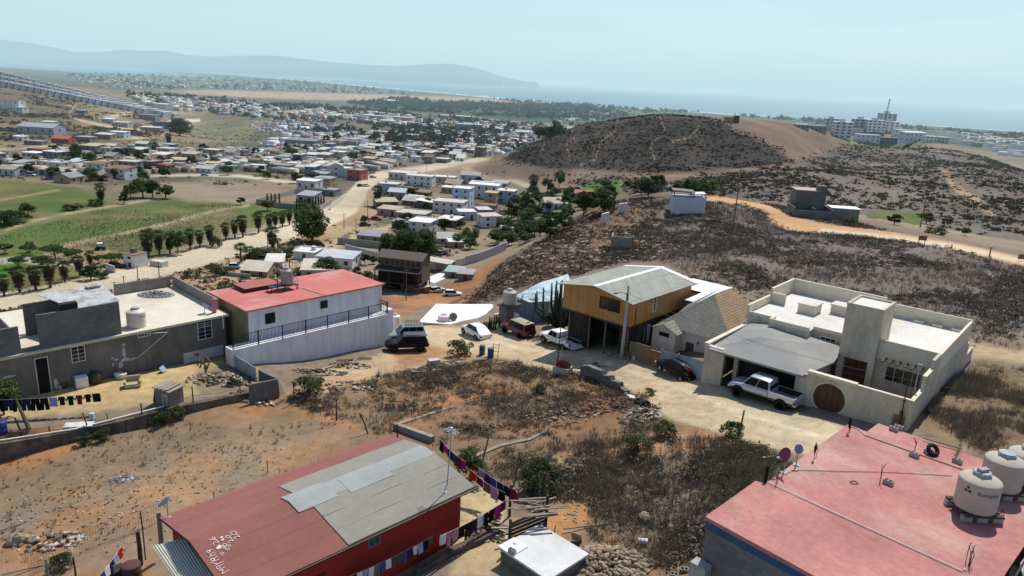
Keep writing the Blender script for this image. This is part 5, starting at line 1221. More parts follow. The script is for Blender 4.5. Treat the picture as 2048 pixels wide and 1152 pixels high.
# green shade net hung on the right side of the pink building
t = thing('shade_net', 'dark green shade net sagging along the right side of the pink building', 'shade net', FP.w(8.6, 5, -20.5), FP.h)
m = MB(); m.smooth = True; n = 26; top = []; 
for j in range(7):
    for i in range(n):
        b_ = -4.0 + i * .46; s_ = j / 6
        top.append((.75 + s_ * .9 + .10 * math.sin(i * 1.1 + j) + .14 * math.sin(i * .37), b_ - 2.5, 4.5 - s_ * 3.6 + .35 * math.sin(i * .28) + .12 * math.sin(i * 1.3 + j)))
m.add(top, [(j * n + i, j * n + i + 1, (j + 1) * n + i + 1, (j + 1) * n + i) for j in range(6) for i in range(n - 1)]); m.build('net', mat('green_net', (.028, .07, .05), .85, .2, 1.5, .3, stripe=(.9, .6, 'y')), t)
m = MB(); m.add([(.75, 1.2, 4.28), (1.0, 4.6, 4.5), (1.9, 4.4, 4.0), (1.2, .6, 3.6)], [(0, 1, 2, 3)]); m.build('white_sheet', mat('white_sheet', (.6, .58, .58), .8, .15, 1.5), t)
m = MB(); m.tube([(.75, -6.5, 4.35), (.95, 6.6, 4.6)], .04, 6); m.build('top_rail', WOODD, t)
# --- cistern slab in front -----------------------------------------------------
t = thing('cistern', 'pale concrete cistern with a flat lid next to the rock pile', 'cistern', FR.w(3, 0, -24.6), FR.h)
m = MB(); m.box(-.2, 3.1, -.3, 2.65, -.9, 1.15); m.build('tank_wall', greyw, t)
m = MB(); m.box(-.3, 3.2, -.4, 2.75, 1.15, 1.27); m.build('lid_slab', mat('pale_cement', (.58, .58, .57), .85, .10, .7, .15, col2=(.47, .46, .44), thr=(.5, .7)), t)
m = MB(); m.box(-.32, .75, -.43, .75, 1.272, 1.33); m.lathe([(.09, 1.33), (.1, 1.36), (.05, 1.39)], 12, (.1, .4, 0)); m.build('hatch', mat('white_cement', (.66, .66, .66), .85, .06, 2), t)
block('hollow concrete block standing on the cistern hatch', FR.w(3.55, -.25, -23.27), FR.h + .1, R(90) * 0)
m = MB(); m.tube([(0, 0, 0), (.08, .1, .9)], .03, 5); simple('stick', 'dark stick standing at the far corner of the cistern', 'stick', m, WOODD, FR.w(3.6, 2.9, -24.0))
# --- fences, posts, walls --------------------------------------------------------
def gpt(px, py, dz=0.): p = ground(px, py); p.z += dz; return p
def wall_line(name, label, cat, pts, h, th, mt, group=None, base=.6, tops=None):
    """free-standing wall along ground points"""
    m = MB(); P_ = [gpt(*p) for p in pts]
    for i in range(len(P_) - 1):
        a, b = P_[i], P_[i + 1]; d = (b - a); d.z = 0; d.normalize(); n = Vector((-d.y, d.x, 0)) * th / 2
        h0, h1 = (tops[i], tops[i + 1]) if tops else (h, h)
        q = [a - n, b - n, b + n, a + n]
        m.add([(v.x, v.y, v.z - base) for v in q] + [(q[0].x, q[0].y, a.z + h0), (q[1].x, q[1].y, b.z + h1), (q[2].x, q[2].y, b.z + h1), (q[3].x, q[3].y, a.z + h0)], [(0, 3, 2, 1), (4, 5, 6, 7), (0, 1, 5, 4), (1, 2, 6, 5), (2, 3, 7, 6), (3, 0, 4, 7)])
    c = P_[0].copy(); m.v = [(v[0] - c.x, v[1] - c.y, v[2] - c.z) for v in m.v]
    return simple(name, label, cat, m, mt, c, 0, group)
rubw = mat('dark_rubble_wall', (.085, .07, .058), .97, .3, 1.8, .6, col2=(.15, .12, .09), thr=(.45, .6), bscale=7)
wp = [(-70, 912), (0, 893), (120, 872), (250, 845), (335, 822), (420, 806), (556, 776)]
m = MB(); V_ = []
for px, py in wp:
    p = at(px, py, -26.15); V_.append(p)
for i in range(len(V_) - 1):
    a, b = V_[i], V_[i + 1]; d = (b - a).normalized(); n = Vector((-d.y, d.x, 0)) * .22
    if n.y > 0: n = -n
    q0, q1 = a + n * 2.3, b + n * 2.3
    m.add([(q0.x, q0.y, -28.2), (q1.x, q1.y, -28.2), (b.x, b.y, -28.2), (a.x, a.y, -28.2), ((a + n).x, (a + n).y, -25.88), ((b + n).x, (b + n).y, -25.88), ((b - n).x, (b - n).y, -25.88), ((a - n).x, (a - n).y, -25.88)], [(0, 3, 2, 1), (4, 5, 6, 7), (0, 1, 5, 4), (1, 2, 6, 5), (2, 3, 7, 6), (3, 0, 4, 7)])
simple('retaining_wall', 'dark rubble retaining wall along the front of the grey house yard', 'wall', m, rubw)
m = MB(); m.tube([at(-20, 884, -25.8), at(150, 858, -25.78), at(330, 812, -25.75)], .07, 7); simple('pipe', 'long white pipe lying on top of the rubble retaining wall', 'pipe', m, MATS['pvc_white'])
def post(label, px, py, h, r=.05, tilt=(0, 0), mt=WOODD, group=None, name='fence_post', z=None):
    p = gpt(px, py) if z is None else at(px, py, z)
    m = MB(); m.tube([(0, 0, -.3), (tilt[0] * h * .5 + .02, tilt[1] * h * .5, h * .5), (tilt[0] * h, tilt[1] * h, h)], [r, r * .95, r * .85], 6); return simple(name, label, 'post', m, mt, p, 0, group)
for k, (px, py, h, tl, rr_) in enumerate(((-8, 892, 1.6, (0, 0), .05), (50, 884, 1.9, (-.25, 0), .07), (101, 880, 1.1, (0, 0), .04), (182, 876, 2.0, (-.2, 0), .05), (218, 862, 1.5, (-.02, 0), .04), (286, 852, 1.9, (0, 0), .06), (330, 826, 1.3, (.05, 0), .04), (387, 815, 1.8, (0, 0), .06), (481, 800, 1.6, (0, 0), .05))):
    post('%s post from the left of the row along the rubble wall' % ORD[k], px, py, h, rr_, tl, group='posts along the rubble wall')
m = MB(); prev = None
for seg in (((-8, 892), (101, 880)), ((101, 880), (218, 862)), ((218, 862), (286, 852)), ((286, 852), (387, 815)), ((387, 815), (481, 800))):
    a, b = gpt(*seg[0], 1.05), gpt(*seg[1], 1.05); mid = (a + b) / 2; mid.z -= .12; m.tube([a, mid, b], .02, 4)
simple('fence_rail', 'sagging rail strung between the posts along the rubble wall', 'fence rail', m, WOODG)
for px, py, h, tl, lab in ((588, 806, 1.95, (0, 0), 'straight dark post nearest the corner block wall on the red lot'), (622, 820, 1.0, (0, 0), 'short dark post beside a pink stone on the lot'), (673, 841, 1.85, (0, 0), 'lone dark post in the middle of the scrubby lot'), (738, 868, 1.6, (-.45, .1), 'dark post leaning left near the far corner of the red house'), (794, 886, 1.5, (0, 0), 'dark post behind the far corner of the red house'), (960, 938, 2.7, (.2, 0), 'thick grey post leaning right behind the clotheslines'), (1027, 970, 2.4, (.12, 0), 'grey post leaning right, nearer the pallet pen'), (535, 945, .9, (0, 0), 'thin dark stake beyond the red felt roof'), (428, 1000, .6, (0, 0), 'short thin stake close to the edge of the red felt roof'), (1478, 866, 1.7, (.08, 0), 'thin stake at the street edge beside a dark bush')):
    post(lab, px, py, h, .06 if h > 1.2 else .035, tl, WOODG if 'grey' in lab else WOODD)
wall_line('block_wall', 'corner block wall with an open top at the edge of the junk yard', 'wall', [(519, 764), (556, 782)], 1.15, .18, blk)
wall_line('block_wall', 'dark block wall facing the lot at the right end of the rubble wall', 'wall', [(500, 808), (557, 796)], 1.75, .18, gw)
wall_line('sheet_fence', 'leaning sheet metal fence between the junk yard and the white house', 'fence', [(452, 722), (480, 742), (512, 762)], 1.25, .06, GALV)
wall_line('low_wall', 'broken low wall of old blocks along the street edge', 'wall', [(1163, 752), (1176, 755), (1190, 760), (1205, 765), (1207, 766), (1222, 772), (1224, 773), (1240, 781), (1242, 782), (1254, 789)], 1., .5, mat('rough_old_block', (.19, .185, .17), .95, .3, 1.6, .6, brick=(.42, .21, .03, .5)), tops=[1.0, 1.2, 1.15, 1.12, .8, .95, .62, .75, .4, .35])
wall_line('stone_kerb', 'whitish foundation wall stub beyond the red house', 'wall', [(790, 858), (830, 872), (866, 885)], .5, .35, blkl)
wall_line('stone_kerb', 'long pale foundation edge crossing the scrubby lot', 'wall', [(795, 850), (850, 832), (905, 815)], .10, .3, mat('pale_footing', (.27, .225, .165), .95, .2, 2))
wall_line('stone_kerb', 'broken pale footing running through the dry grass behind the clotheslines', 'wall', [(925, 925), (1000, 893), (1060, 880), (1095, 862)], .12, .3, MATS['pale_footing'])
wall_line('plank_fence', 'brown plywood fence panel beside the stacked drums', 'fence', [(1257, 716), (1298, 729)], 1.75, .08, mat('brown_plywood', (.20, .145, .09), .85, .15, 1.5))
wall_line('brick_panel', 'short panel of old orange bricks next to the metal gate', 'fence', [(1298, 729), (1320, 736)], 1.5, .15, mat('orange_brick', (.33, .15, .08), .95, .3, 2, .3, brick=(.3, .12, .02, .7)))
a, b = gpt(1320, 737), gpt(1411, 764)
o = corrugated('metal_gate', a + Vector((0, 0, 1.75)), a, b, b + Vector((0, 0, 1.75)), 16, .02, GALV); tag(o, 'corrugated grey metal gate between the cottage and the cream garage', 'gate')
for t_ in (0, .38, 1):
    p = a.lerp(b, t_); m = MB(); m.box(-.05, .05, -.05, .05, -.3, 1.9); simple('gate_post', ('left', 'middle', 'right')[int(t_ * 2 + .3)] + ' post of the corrugated metal gate', 'post', m, GALV, p - Vector((0, .06, 0)), FO.h)
# picket gate
t = thing('picket_gate', 'white picket gate in the shade under the orange house', 'gate', gpt(1149, 681), R(-42)); 
for k in range(8): m = MB(); m.box(-.9 + k * .24, -.78 + k * .24, -.02, .02, .05, 1.5); m.build('picket', WHITE, t)
m = MB(); m.box(-.95, .95, .02, .05, .35, .45); m.box(-.95, .95, .02, .05, 1.05, 1.15); m.build('rail', WHITE, t)
# utility pole and wires
p = FO.w(-.15, -.6, -25.2)
t = thing('utility_pole', 'pale concrete utility pole in front of the orange house', 'utility pole', p, 0)
m = MB(); m.smooth = True; m.tube([(0, 0, -.5), (.05, 0, 3), (.06, 0, 7.5)], [.19, .16, .12], 12); m.build('pole', mat('pale_concrete_pole', (.42, .39, .35), .9, .1, 1), t)
m = MB(); m.rbox((.0, -.12, 6.4), (.15, .1, .6)); m.lathe([(.06, 6.9), (.07, 7.05), (.05, 7.15)], 8, (.1, 0, 0)); m.rbox((.1, 0, 6.75), (.7, .06, .06), .6); m.tube([(.05, 0, 6.6), (-.5, -.4, 6.95), (-1.1, -.8, 6.95)], .03, 5); m.rbox((-1.2, -.85, 6.93), (.4, .18, .1), .6); m.build('pole_fittings', mat('pole_fitting', (.06, .06, .06), .6, .1), t)
ptop = p + Vector((.1, 0, 6.7))
def wire(label, a, b, sag, r=.012):
    m = MB(); a, b = Vector(a), Vector(b); n = 14
    m.tube([a.lerp(b, k / n) - Vector((0, 0, sag * 4 * (k / n) * (1 - k / n))) for k in range(n + 1)], r, 4); return simple('power_line', label, 'wire', m, mat('wire_grey', (.16, .16, .16), .6, 0))
wire('thin wire from the pole to the back corner of the orange house', ptop, FO.w(.2, 9.5, -21.0), .5)
wire('upper wire crossing the front of the cream house', ptop, FC.w(2, 1.5, -18.6), .9); wire('lower wire crossing the front of the cream house', ptop - Vector((0, 0, .4)), FC.w(6, 6, -20.0), 1.3)
p = FC.w(-.55, -.1, -22.0); m = MB(); m.tube([(0, 0, 0), (0, 0, 3.4)], .04, 6); m.rbox((0, -.02, 1.2), (.2, .12, .3)); m.rbox((0, -.03, 2.2), (.14, .1, .16)); simple('meter_mast', 'dark service mast with a meter on the cream yard wall', 'mast', m, METAL_BLACK, p, FC.h)
p = FC.w(-.5, 2.4, -22.0); m = MB(); m.tube([(0, 0, 0), (0, 0, 4.2)], .05, 6); m.rbox((0, 0, 4.1), (.3, .15, .2)); simple('lamp_mast', 'thin grey mast in the yard corner of the cream house', 'mast', m, GALV, p, FC.h)
# --- street-side things ---------------------------------------------------------
def drum(label, px, py, r=.29, h=.9, mt=BLUEP, z=None, tilt=0):
    p = gpt(px, py) if z is None else at(px, py, z); m = MB(); m.smooth = True
    m.lathe([(r * .93, 0), (r, .03), (r, h * .3), (r * 1.04, h * .33), (r, h * .36), (r, h * .63), (r * 1.04, h * .66), (r, h * .69), (r, h * .96), (r * .95, h), (r * .2, h * .99)], 18)
    o = simple('drum', label, 'drum', m, mt, p); o.rotation_euler = (tilt, 0, 0); return o
drum('faded blue drum standing by the ladder at the street edge', 964, 709, .3, 1.0, mat('faded_blue', (.06, .10, .16), .6, .15, 2)); drum('dark blue drum in front of the yellow ladder', 981, 715, .32, 1.0, BLUEP)
p = gpt(990, 716); t = thing('ladder', 'short yellow wooden ladder leaning by the dark blue drum', 'ladder', p, R(-20))
for x in (-.3, .3): m = MB(); m.tube([(x, .0, 0), (x, .25, 1.55)], .035, 5); m.build('rail', mat('yellow_wood', (.40, .26, .07), .8, .15), t)
for k in range(4): m = MB(); m.tube([(-.3, .05 + k * .06, .3 + k * .36), (.3, .05 + k * .06, .3 + k * .36)], .025, 5); m.build('rung', MATS['yellow_wood'], t)
m = MB(); m.rbox((0, 0, .12), (1.9, .2, .12), R(25)); simple('plank', 'thick grey plank on the ground left of the blue drums', 'plank', m, WOODG, gpt(963, 722))
# planter with red succulents, pole in it
p = gpt(1125, 748); t = thing('planter', 'square whitewashed planter at the street edge', 'planter', p, R(-30))
m = MB(); 
for x0, x1, y0, y1 in ((-.75, .75, -.55, -.45), (-.75, .75, .45, .55), (-.75, -.65, -.447, .447), (.65, .75, -.447, .447)): m.box(x0, x1, y0, y1, -.3, .75)
m.build('box', mat('dirty_white', (.45, .41, .37), .9, .2, 1.5), t); m = MB(); m.box(-.65, .65, -.45, .45, 0, .62); m.build('planter_soil', soil_dark if False else mat('planter_earth', (.08, .05, .03), .95, .2), t)
m = MB(); rg = random.Random(2)
for k in range(260):
    a, r = rg.uniform(0, 6.28), .75 * math.sqrt(rg.random()); x, y = math.cos(a) * r, math.sin(a) * r * .75; h = .62 + .55 * (1 - r / .8) + rg.uniform(-.05, .3)
    m.tube([(x * .8, y * .8, .55), (x, y, h), (x + rg.uniform(-.06, .06), y + rg.uniform(-.06, .06), h + .12)], [.03, .035, .012], 4)
simple('succulent', 'mound of red brown succulents growing in the white planter', 'plant', m, mat('red_succulent', (.20, .065, .045), .8, .3, 4), p, R(-30))
p = gpt(1113, 744); m = MB(); m.tube([(0, 0, -.2), (.05, 0, 2), (.16, 0, 6.3)], [.06, .05, .035], 7); m.tube([(0, 0, 0), (.02, 0, 1.2)], .1, 7); simple('iron_pole', 'slim dark iron pole rising beside the planter in front of the cactus', 'pole', m, RUST, p)
# toilet, bicycles, board, drums by the plywood fence
p = gpt(1268, 720); t = thing('toilet', 'discarded white toilet bowl at the street edge', 'toilet', p, R(-60)); CER = mat('white_ceramic', (.75, .76, .77), .2, .03)
m = MB(); m.smooth = True; m.lathe([(.12, 0), (.13, .1), (.1, .2), (.19, .36), (.22, .40), (.16, .40), (.1, .3)], 18); o = m.build('bowl', CER, t); o.scale = (1, 1.25, 1)
p = gpt(1263, 709); m = MB(); m.rbox((0, 0, .35), (.45, .22, .7), .2); simple('cistern_tank', 'white toilet tank standing just behind the bowl', 'toilet tank', m, CER, p, R(-42), bevel=.04)
def bicycle(label, p, rz, mt):
    t = thing('bicycle', label, 'bicycle', p, rz); 
    for x in (-.5, .5):
        m = MB(); m.smooth = True; ring_(m, .31, .022, 22, 6); o = m.build('wheel', TYRE, t); o.location = (x, 0, .33); o.rotation_euler = (R(90), 0, 0)
    m = MB()
    for a, b in (((-.5, 0, .33), (-.12, 0, .3)), ((-.12, 0, .3), (-.22, 0, .8)), ((-.12, 0, .3), (.36, 0, .72)), ((-.2, 0, .7), (.34, 0, .78)), ((.5, 0, .33), (.33, 0, .9)), ((-.5, 0, .33), (-.2, 0, .7))): m.tube([a, b], .02, 5)
    m.build('frame', mt, t); m = MB(); m.tube([(.33, -.28, .95), (.33, .28, .95)], .018, 5); m.build('handlebar', METAL_BLACK, t); m = MB(); m.rbox((-.24, 0, .84), (.24, .12, .06)); m.build('saddle', TYRE, t)
bicycle('dark bicycle leaning by the utility pole, the left one', gpt(1228, 716), R(-35), METAL_BLACK); bicycle('grey bicycle leaning among the drums, the right one', gpt(1248, 718), R(-55), mat('grey_frame_paint', (.2, .2, .21), .4, .1))
drum('blue drum behind the bicycles by the plywood fence', 1268, 704); drum('dark drum next to the blue one by the plywood fence', 1250, 700, .3, .8, TRIM)
m = MB(); m.rbox((0, 0, .04), (.9, 1.3, .05), .1); simple('board', 'pale board lying flat on the street by the bicycles', 'board', m, mat('pale_board', (.55, .49, .38), .9, .1, 2), gpt(1218, 728), R(-38))
for px, py, rt_, lab in ((1278, 806, (R(8), R(5), 0), 'flat grey tyre on top of the litter at the street bend'), (1292, 815, (R(70), 0, .5), 'upright black tyre at the street bend'), (1288, 812, (R(20), R(-10), 1.), 'black tyre lying behind the upright one'), (1243, 782, (R(60), R(20), .8), 'black tyre leaning on the end of the low block wall'), (1222, 1138, (R(15), 0, 0), 'half buried tyre below the rock pile'), (1190, 748, (R(12), R(10), 0), 'tyre lying on top of the low block wall')):
    tyre(lab, gpt(px, py, .9 if 'top of the low' in lab else .16), rt_, 1.25)
m = MB(); m.rbox((0, 0, .12), (1.1, .7, .14), .3, .25); simple('slab', 'broken pale concrete slab under the tyres', 'slab', m, MATS['pale_cement'], gpt(1268, 798))
# bucket, pipe and frames by the rock pile
m = MB(); m.smooth = True; m.lathe([(.17, 0), (.2, .5), (.21, .52), (.12, .5)], 16); o = simple('bucket', 'white bucket lying on its side above the rock pile', 'bucket', m, MATS['white_tank'], gpt(1275, 1088, .2)); o.rotation_euler = (R(90), 0, R(80))
m = MB(); m.tube([(0, 0, .05), (.25, -2.2, .2)], .03, 5); simple('pipe', 'thin white pipe lying down the right side of the rock pile', 'pipe', m, MATS['pvc_white'], gpt(1275, 1092))
m = MB(); m.rbox((0, 0, .35), (.6, .05, .7), .3, 0, .4); simple('panel', 'tilted square board behind the cistern', 'board', m, WOODT, gpt(1152, 1085), FR.h)
for k, (px, py) in enumerate(((1348, 1152), (1368, 1142), (1386, 1136), (1397, 1128))): block('%s hollow block in the row at the foot of the pink building' % ORD[k], gpt(px, py, .02), FP.h + .5 + k * .1, R(20))
m = MB(); m.box(-.35, .35, -.25, .25, -.3, .5); simple('meter_box', 'grey box at the foot of the pink building wall', 'box', m, CONC, FP.w(.2, -.4, -18.6), FP.h)
# --- grey house yard -------------------------------------------------------------
YZ = -26.0
m = MB(); m.box(-.75, .75, -.7, .7, 0, 1.35); t = thing('dog_shed', 'small grey plank shed with a board roof in the yard', 'shed', at(340, 806, YZ), R(-20)); m.build('wall', WOODG, t)
m = MB(); m.rbox((0, 0, 1.42), (1.75, 1.65, .08), 0, .08)
for k in range(3): m.rbox((-.4 + k * .4, 0, 1.5 + k * .012), (.28, 1.6, .04), .05, .08)
m.build('roof', mat('board_roof', (.27, .24, .18), .9, .2, 2, .2), t); m = MB(); m.box(.0, .6, -.735, -.703, .1, 1.15); m.build('door', GALV, t)
m = MB(); m.rbox((-.95, .1, .7), (.3, 1.3, 1.3), .1, .2); m.build('side_boards', WOODD, t)
t = thing('armchair', 'tan discarded armchair in the middle of the yard', 'armchair', at(266, 773, YZ), R(25)); AC = mat('tan_vinyl', (.40, .33, .20), .7, .12)
m = MB(); m.box(-.6, .6, -.45, .45, .05, .38); m.build('seat', AC, t, bevel=.05); m = MB(); m.box(-.6, .6, .3, .5, .38, .85); m.build('backrest', AC, t, bevel=.05)
for s_ in (-1, 1): m = MB(); m.box(s_ * .58 - .1, s_ * .58 + .1, -.42, .3, .38, .6); m.build('armrest', AC, t, bevel=.04)
m = MB(); m.box(-.45, .45, -.4, .4, 0, .9); simple('washing_machine', 'white washing machine by the grey house wall', 'washing machine', m, WHITE, at(164, 773, YZ), R(40), bevel=.04)
m = MB(); m.smooth = True; m.lathe([(.75, 0), (.8, .5), (.6, .75), (.2, .85)], 14); o = simple('covered_heap', 'dark blue tarp covering a heap behind the washing machine', 'tarp', m, mat('navy_tarp', (.02, .03, .06), .6, .2, 2, .4), at(165, 752, YZ) + Vector((0, .3, .4)))
m = MB(); m.smooth = True; m.lathe([(.35, 0), (.5, .35), (.45, .8), (.3, .95), (.35, 1.0)], 18); simple('water_jar', 'big dark clay jar beside the washing machine', 'jar', m, mat('dark_clay', (.06, .05, .04), .8, .2), at(193, 766, YZ))
m = MB(); m.smooth = True; m.lathe([(.28, 0), (.36, .5), (.3, .6)], 16); simple('pot', 'brown pot by the door of the grey house', 'pot', m, mat('brown_clay', (.10, .08, .06), .8, .2), at(128, 775, YZ))
m = MB(); m.smooth = True; m.lathe([(.3, 0), (.42, .45), (.44, .47), (.36, .45)], 18); o = simple('wash_tub', 'white oval tub against the grey house wall', 'tub', m, MATS['white_tank'], at(241, 757, YZ)); o.scale = (1.3, .8, 1)
m = MB(); m.rbox((0, 0, .3), (.5, .7, .06), 0, .9); simple('panel', 'small blue framed panel leaning by the wall', 'panel', m, mat('light_blue_paint', (.22, .38, .5), .6, .1), at(326, 744, YZ))
m = MB(); m.rbox((0, 0, .2), (.3, .3, .4)); simple('pail', 'pale bucket on the rubble wall', 'bucket', m, mat('pale_blue_plastic', (.45, .52, .56), .5, .08), at(185, 836, -25.85))
m = MB(); m.rbox((0, 0, .1), (1.9, .8, .1), .25); simple('wash_board', 'white mottled slab lying on the rubble wall below the clothesline', 'slab', m, mat('mottled_white', (.52, .52, .5), .8, .3, 4), at(158, 852, -25.85))
drum('blue drum at the left edge of the yard', 3, 868, .4, 1.0, mat('deep_blue_plastic', (.02, .035, .16), .5, .1), YZ)
m = MB(); rg = random.Random(9)
for k in range(7): x = rg.uniform(-1.8, 1.8); m.rbox((x, rg.uniform(-.3, .3), .35 + rg.uniform(0, .25)), (rg.uniform(.8, 1.8), .15, .05), rg.uniform(-.5, .5), rg.uniform(-.4, .2))
for c_ in comps(m): simple('plank', 'old plank in the dark scrap heap at the right end of the grey house', 'plank', c_, WOODD, at(410, 728, YZ), FG.h, 'planks heaped against the grey house')
m = MB(); m.rbox((0, 0, .7), (.4, .3, 1.4)); simple('boiler', 'pink cylinder standing in the corner of the grey house roof', 'gas bottle', m, mat('pink_enamel', (.45, .14, .20), .5, .1), FG.w(-.9, -.5, -22.3), 0, bevel=.1)
# gravel on the slab
def heap(name, label, c, rx, ry, h, mt, n=300, s=.09, seed=1, kind='stuff', up=None):
    rg = np.random.default_rng(seed); V = []; F_ = []
    base = np.array([(-1,-1,-.6),(1,-1,-.6),(1,1,-.6),(-1,1,-.6),(-.7,-.8,.6),(.8,-.6,.5),(.6,.8,.7),(-.8,.6,.5)])
    ff = np.array([(0,3,2,1),(4,5,6,7),(0,1,5,4),(1,2,6,5),(2,3,7,6),(3,0,4,7)])
    for k in range(n):
        a, r = rg.uniform(0, 6.283), math.sqrt(rg.random()); x, y = math.cos(a) * r * rx, math.sin(a) * r * ry
        sc = s * rg.uniform(.45, 1.5); z = h * max(0, 1 - r) ** .8 * rg.uniform(.2, 1.0)
        th = rg.uniform(0, 6.283); Rm = np.array([[math.cos(th), -math.sin(th), 0], [math.sin(th), math.cos(th), 0], [0, 0, 1]])
        ax = rg.uniform(-.6, .6); Rx = np.array([[1, 0, 0], [0, math.cos(ax), -math.sin(ax)], [0, math.sin(ax), math.cos(ax)]])
        v = (base * (1 + rg.uniform(-.3, .3, base.shape)) * sc * np.array([rg.uniform(.7, 1.5), 1, rg.uniform(.5, .9)])) @ Rx.T @ Rm.T
        V.append(v + (x, y, z)); F_.append(ff + 8 * k)
    V = np.concatenate(V)
    gz_ = height(c.x + V[:, 0], c.y + V[:, 1]) - c.z if up is None else 0
    V[:, 2] += gz_
    o = npmesh(name, V, np.concatenate(F_), mt); o.location = c; return tag(o, label, None, None, kind)
heap('gravel', 'grey gravel heap on the slab roof', FG.w(-9.6, -2.5, -22.3), 1.8, 1.1, .55, mat('grey_gravel', (.30, .30, .31), .95, .3, 5), 700, .07, 2, up=0)
heap('rubble', 'rock pile', gpt(1222, 1122), 2.3, 1.45, .7, STONE, 760, .11, 3)
heap('rubble', 'stones', gpt(1120, 830), 3.5, 2.2, .2, STONE, 150, .11, 4)
heap('rubble', 'stones', gpt(1205, 812), 2.6, 1.6, .35, mat('red_stone', (.20, .10, .065), .95, .3, 2.5, .3), 200, .14, 5)
for c_, rx, ry, n, sd_ in (((640, 745), 2.6, .9, 90, 6), ((700, 732), 2.2, .9, 80, 7), ((850, 742), 2.4, 1.0, 110, 8), ((890, 730), 2.2, 1.0, 90, 9), ((445, 760), 3.2, 1.6, 240, 10), ((510, 800), 2., .8, 60, 11), ((970, 1065), 1.5, 1.0, 120, 12), ((1280, 830), 1.6, 1.6, 140, 13), ((100, 1085), 2, 1., 60, 14), ((700, 775), 3, 1.4, 60, 15)):
    heap('rubble', 'debris', gpt(*c_), rx, ry, .35, mat('mixed_debris', (.16, .12, .09), .95, .45, 2.2, .3, col2=(.42, .37, .3), thr=(.52, .6)), n, .13, sd_)
heap('ash', 'ash', gpt(248, 958), 1.0, .6, .08, mat('ash_grey', (.16, .17, .19), .95, .5, 6, col2=(.5, .5, .52), thr=(.55, .62)), 160, .06, 20)
# litter: loose pale scraps over the lots
rg = np.random.default_rng(4); V = []; F_ = []; k = 0
for (cx_, cy_, sx, sy, n) in ((90, 1050, 120, 60, 70), (180, 985, 120, 30, 40), (1290, 850, 60, 25, 70), (1380, 930, 120, 50, 70), (1330, 915, 60, 12, 25), (700, 790, 120, 60, 60), (1000, 810, 150, 60, 60), (1220, 1000, 150, 60, 60), (620, 750, 60, 30, 50), (300, 900, 250, 50, 40), (1250, 940, 140, 50, 40), (860, 760, 60, 30, 30)):
    for j in range(n):
        px, py = cx_ + rg.normal() * sx * .6, cy_ + rg.normal() * sy * .6
        p = at(px, py, -25.); p = ground(px, py) if 0 < px < 1600 and py < 1150 else None
        if p is None or p.length > 75: continue
        s_ = rg.uniform(.02, .085) * (1.3 if rg.random() > .85 else .8); a = rg.uniform(0, 6.28); dx, dy = math.cos(a) * s_, math.sin(a) * s_; z = p.z + .06
        V += [(p.x - dx, p.y - dy, z), (p.x + dy * .6, p.y - dx * .6, z + rg.uniform(0, .08)), (p.x + dx, p.y + dy, z + rg.uniform(0, .05)), (p.x - dy * .6, p.y + dx * .6, z + rg.uniform(0, .08))]; F_.append((k, k + 1, k + 2, k + 3)); k += 4
tag(npmesh('litter', np.array(V), np.array(F_), mat('litter_pale', (.50, .47, .43), .8, .4, 1, col2=(.25, .21, .17), thr=(.45, .55))), kind='stuff')
# single planks, boxes and stones lying about
for px, py, L_, a, mt, lab in ((690, 722, 1.6, .4, WOODD, 'dark board by the foot of the white terrace wall'), (655, 737, 1.3, 1.0, WOODT, 'pale board in the debris below the white terrace wall'), (640, 752, 1.8, .3, WOODG, 'grey board in the heap left of the red lot path'), (612, 768, 1.5, 1.3, WOODG, 'grey board lying toward the corner block wall'), (625, 763, 1.2, .7, WOODT, 'short pale board beside the black bucket'), (850, 746, 2.6, .15, WOODT, 'long pale board in the junk left of the blue drums'), (838, 738, 1.5, .8, WOODD, 'dark broken board in the junk near the black off-roader'), (730, 718, 1.4, .2, WOODD, 'dark board under the white terrace wall, right of the heap'), (1000, 727, .8, .5, WOODT, 'short board at the street edge above the scrub'), (15, 1060, 2.4, .9, WOODG, 'long pale stick lying at the lower left of the lot'), (60, 1140, 2.5, .6, WOODG, 'grey stick at the lower left corner'), (1537, 917, 1.0, .4, WOODT, 'pale L-shaped wood scrap in the dry grass near the pink building'), (1180, 1055, 3.4, .35, WOODG, 'long grey pole lying above the rock pile'), (1310, 828, 2.4, -.8, WOODG, 'thin grey pole lying across the litter at the street bend')):
    m = MB(); m.rbox((0, 0, .12), (L_, .16 if 'pole' not in lab and 'stick' not in lab else .07, .06), a, .05); simple('plank', lab, 'plank', m, mt, gpt(px, py))
m = MB(); m.smooth = True; m.lathe([(.5, 0), (.55, .5), (.58, .52), (.45, .5)], 18); simple('bucket', 'wide black tub among the boards below the terrace wall', 'tub', m, TRIM, gpt(631, 770))
m = MB(); m.box(-.55, .55, -.35, .35, 0, .6); simple('box', 'pale pink box in the junk beside the black off-roader', 'box', m, mat('pale_pink', (.52, .43, .40), .8, .1), gpt(867, 730), .5, bevel=.03)
def rockmesh(seed):
    rg = random.Random(seed); m = MB(); n, k = 9, 6; m.smooth = False; vs = []
    for j in range(k + 1):
        t = math.pi * j / k
        for i in range(n): a = 2 * math.pi * i / n; r = 1 + rg.uniform(-.22, .22); vs.append((math.sin(t) * math.cos(a) * r, math.sin(t) * math.sin(a) * r * .8, math.cos(t) * .62 * r))
    m.add(vs, [(j * n + i, (j + 1) * n + i, (j + 1) * n + (i + 1) % n, j * n + (i + 1) % n) for j in range(k) for i in range(n)]); return m
rkm = [rockmesh(s).mesh('boulder', STONE) for s in range(4)]
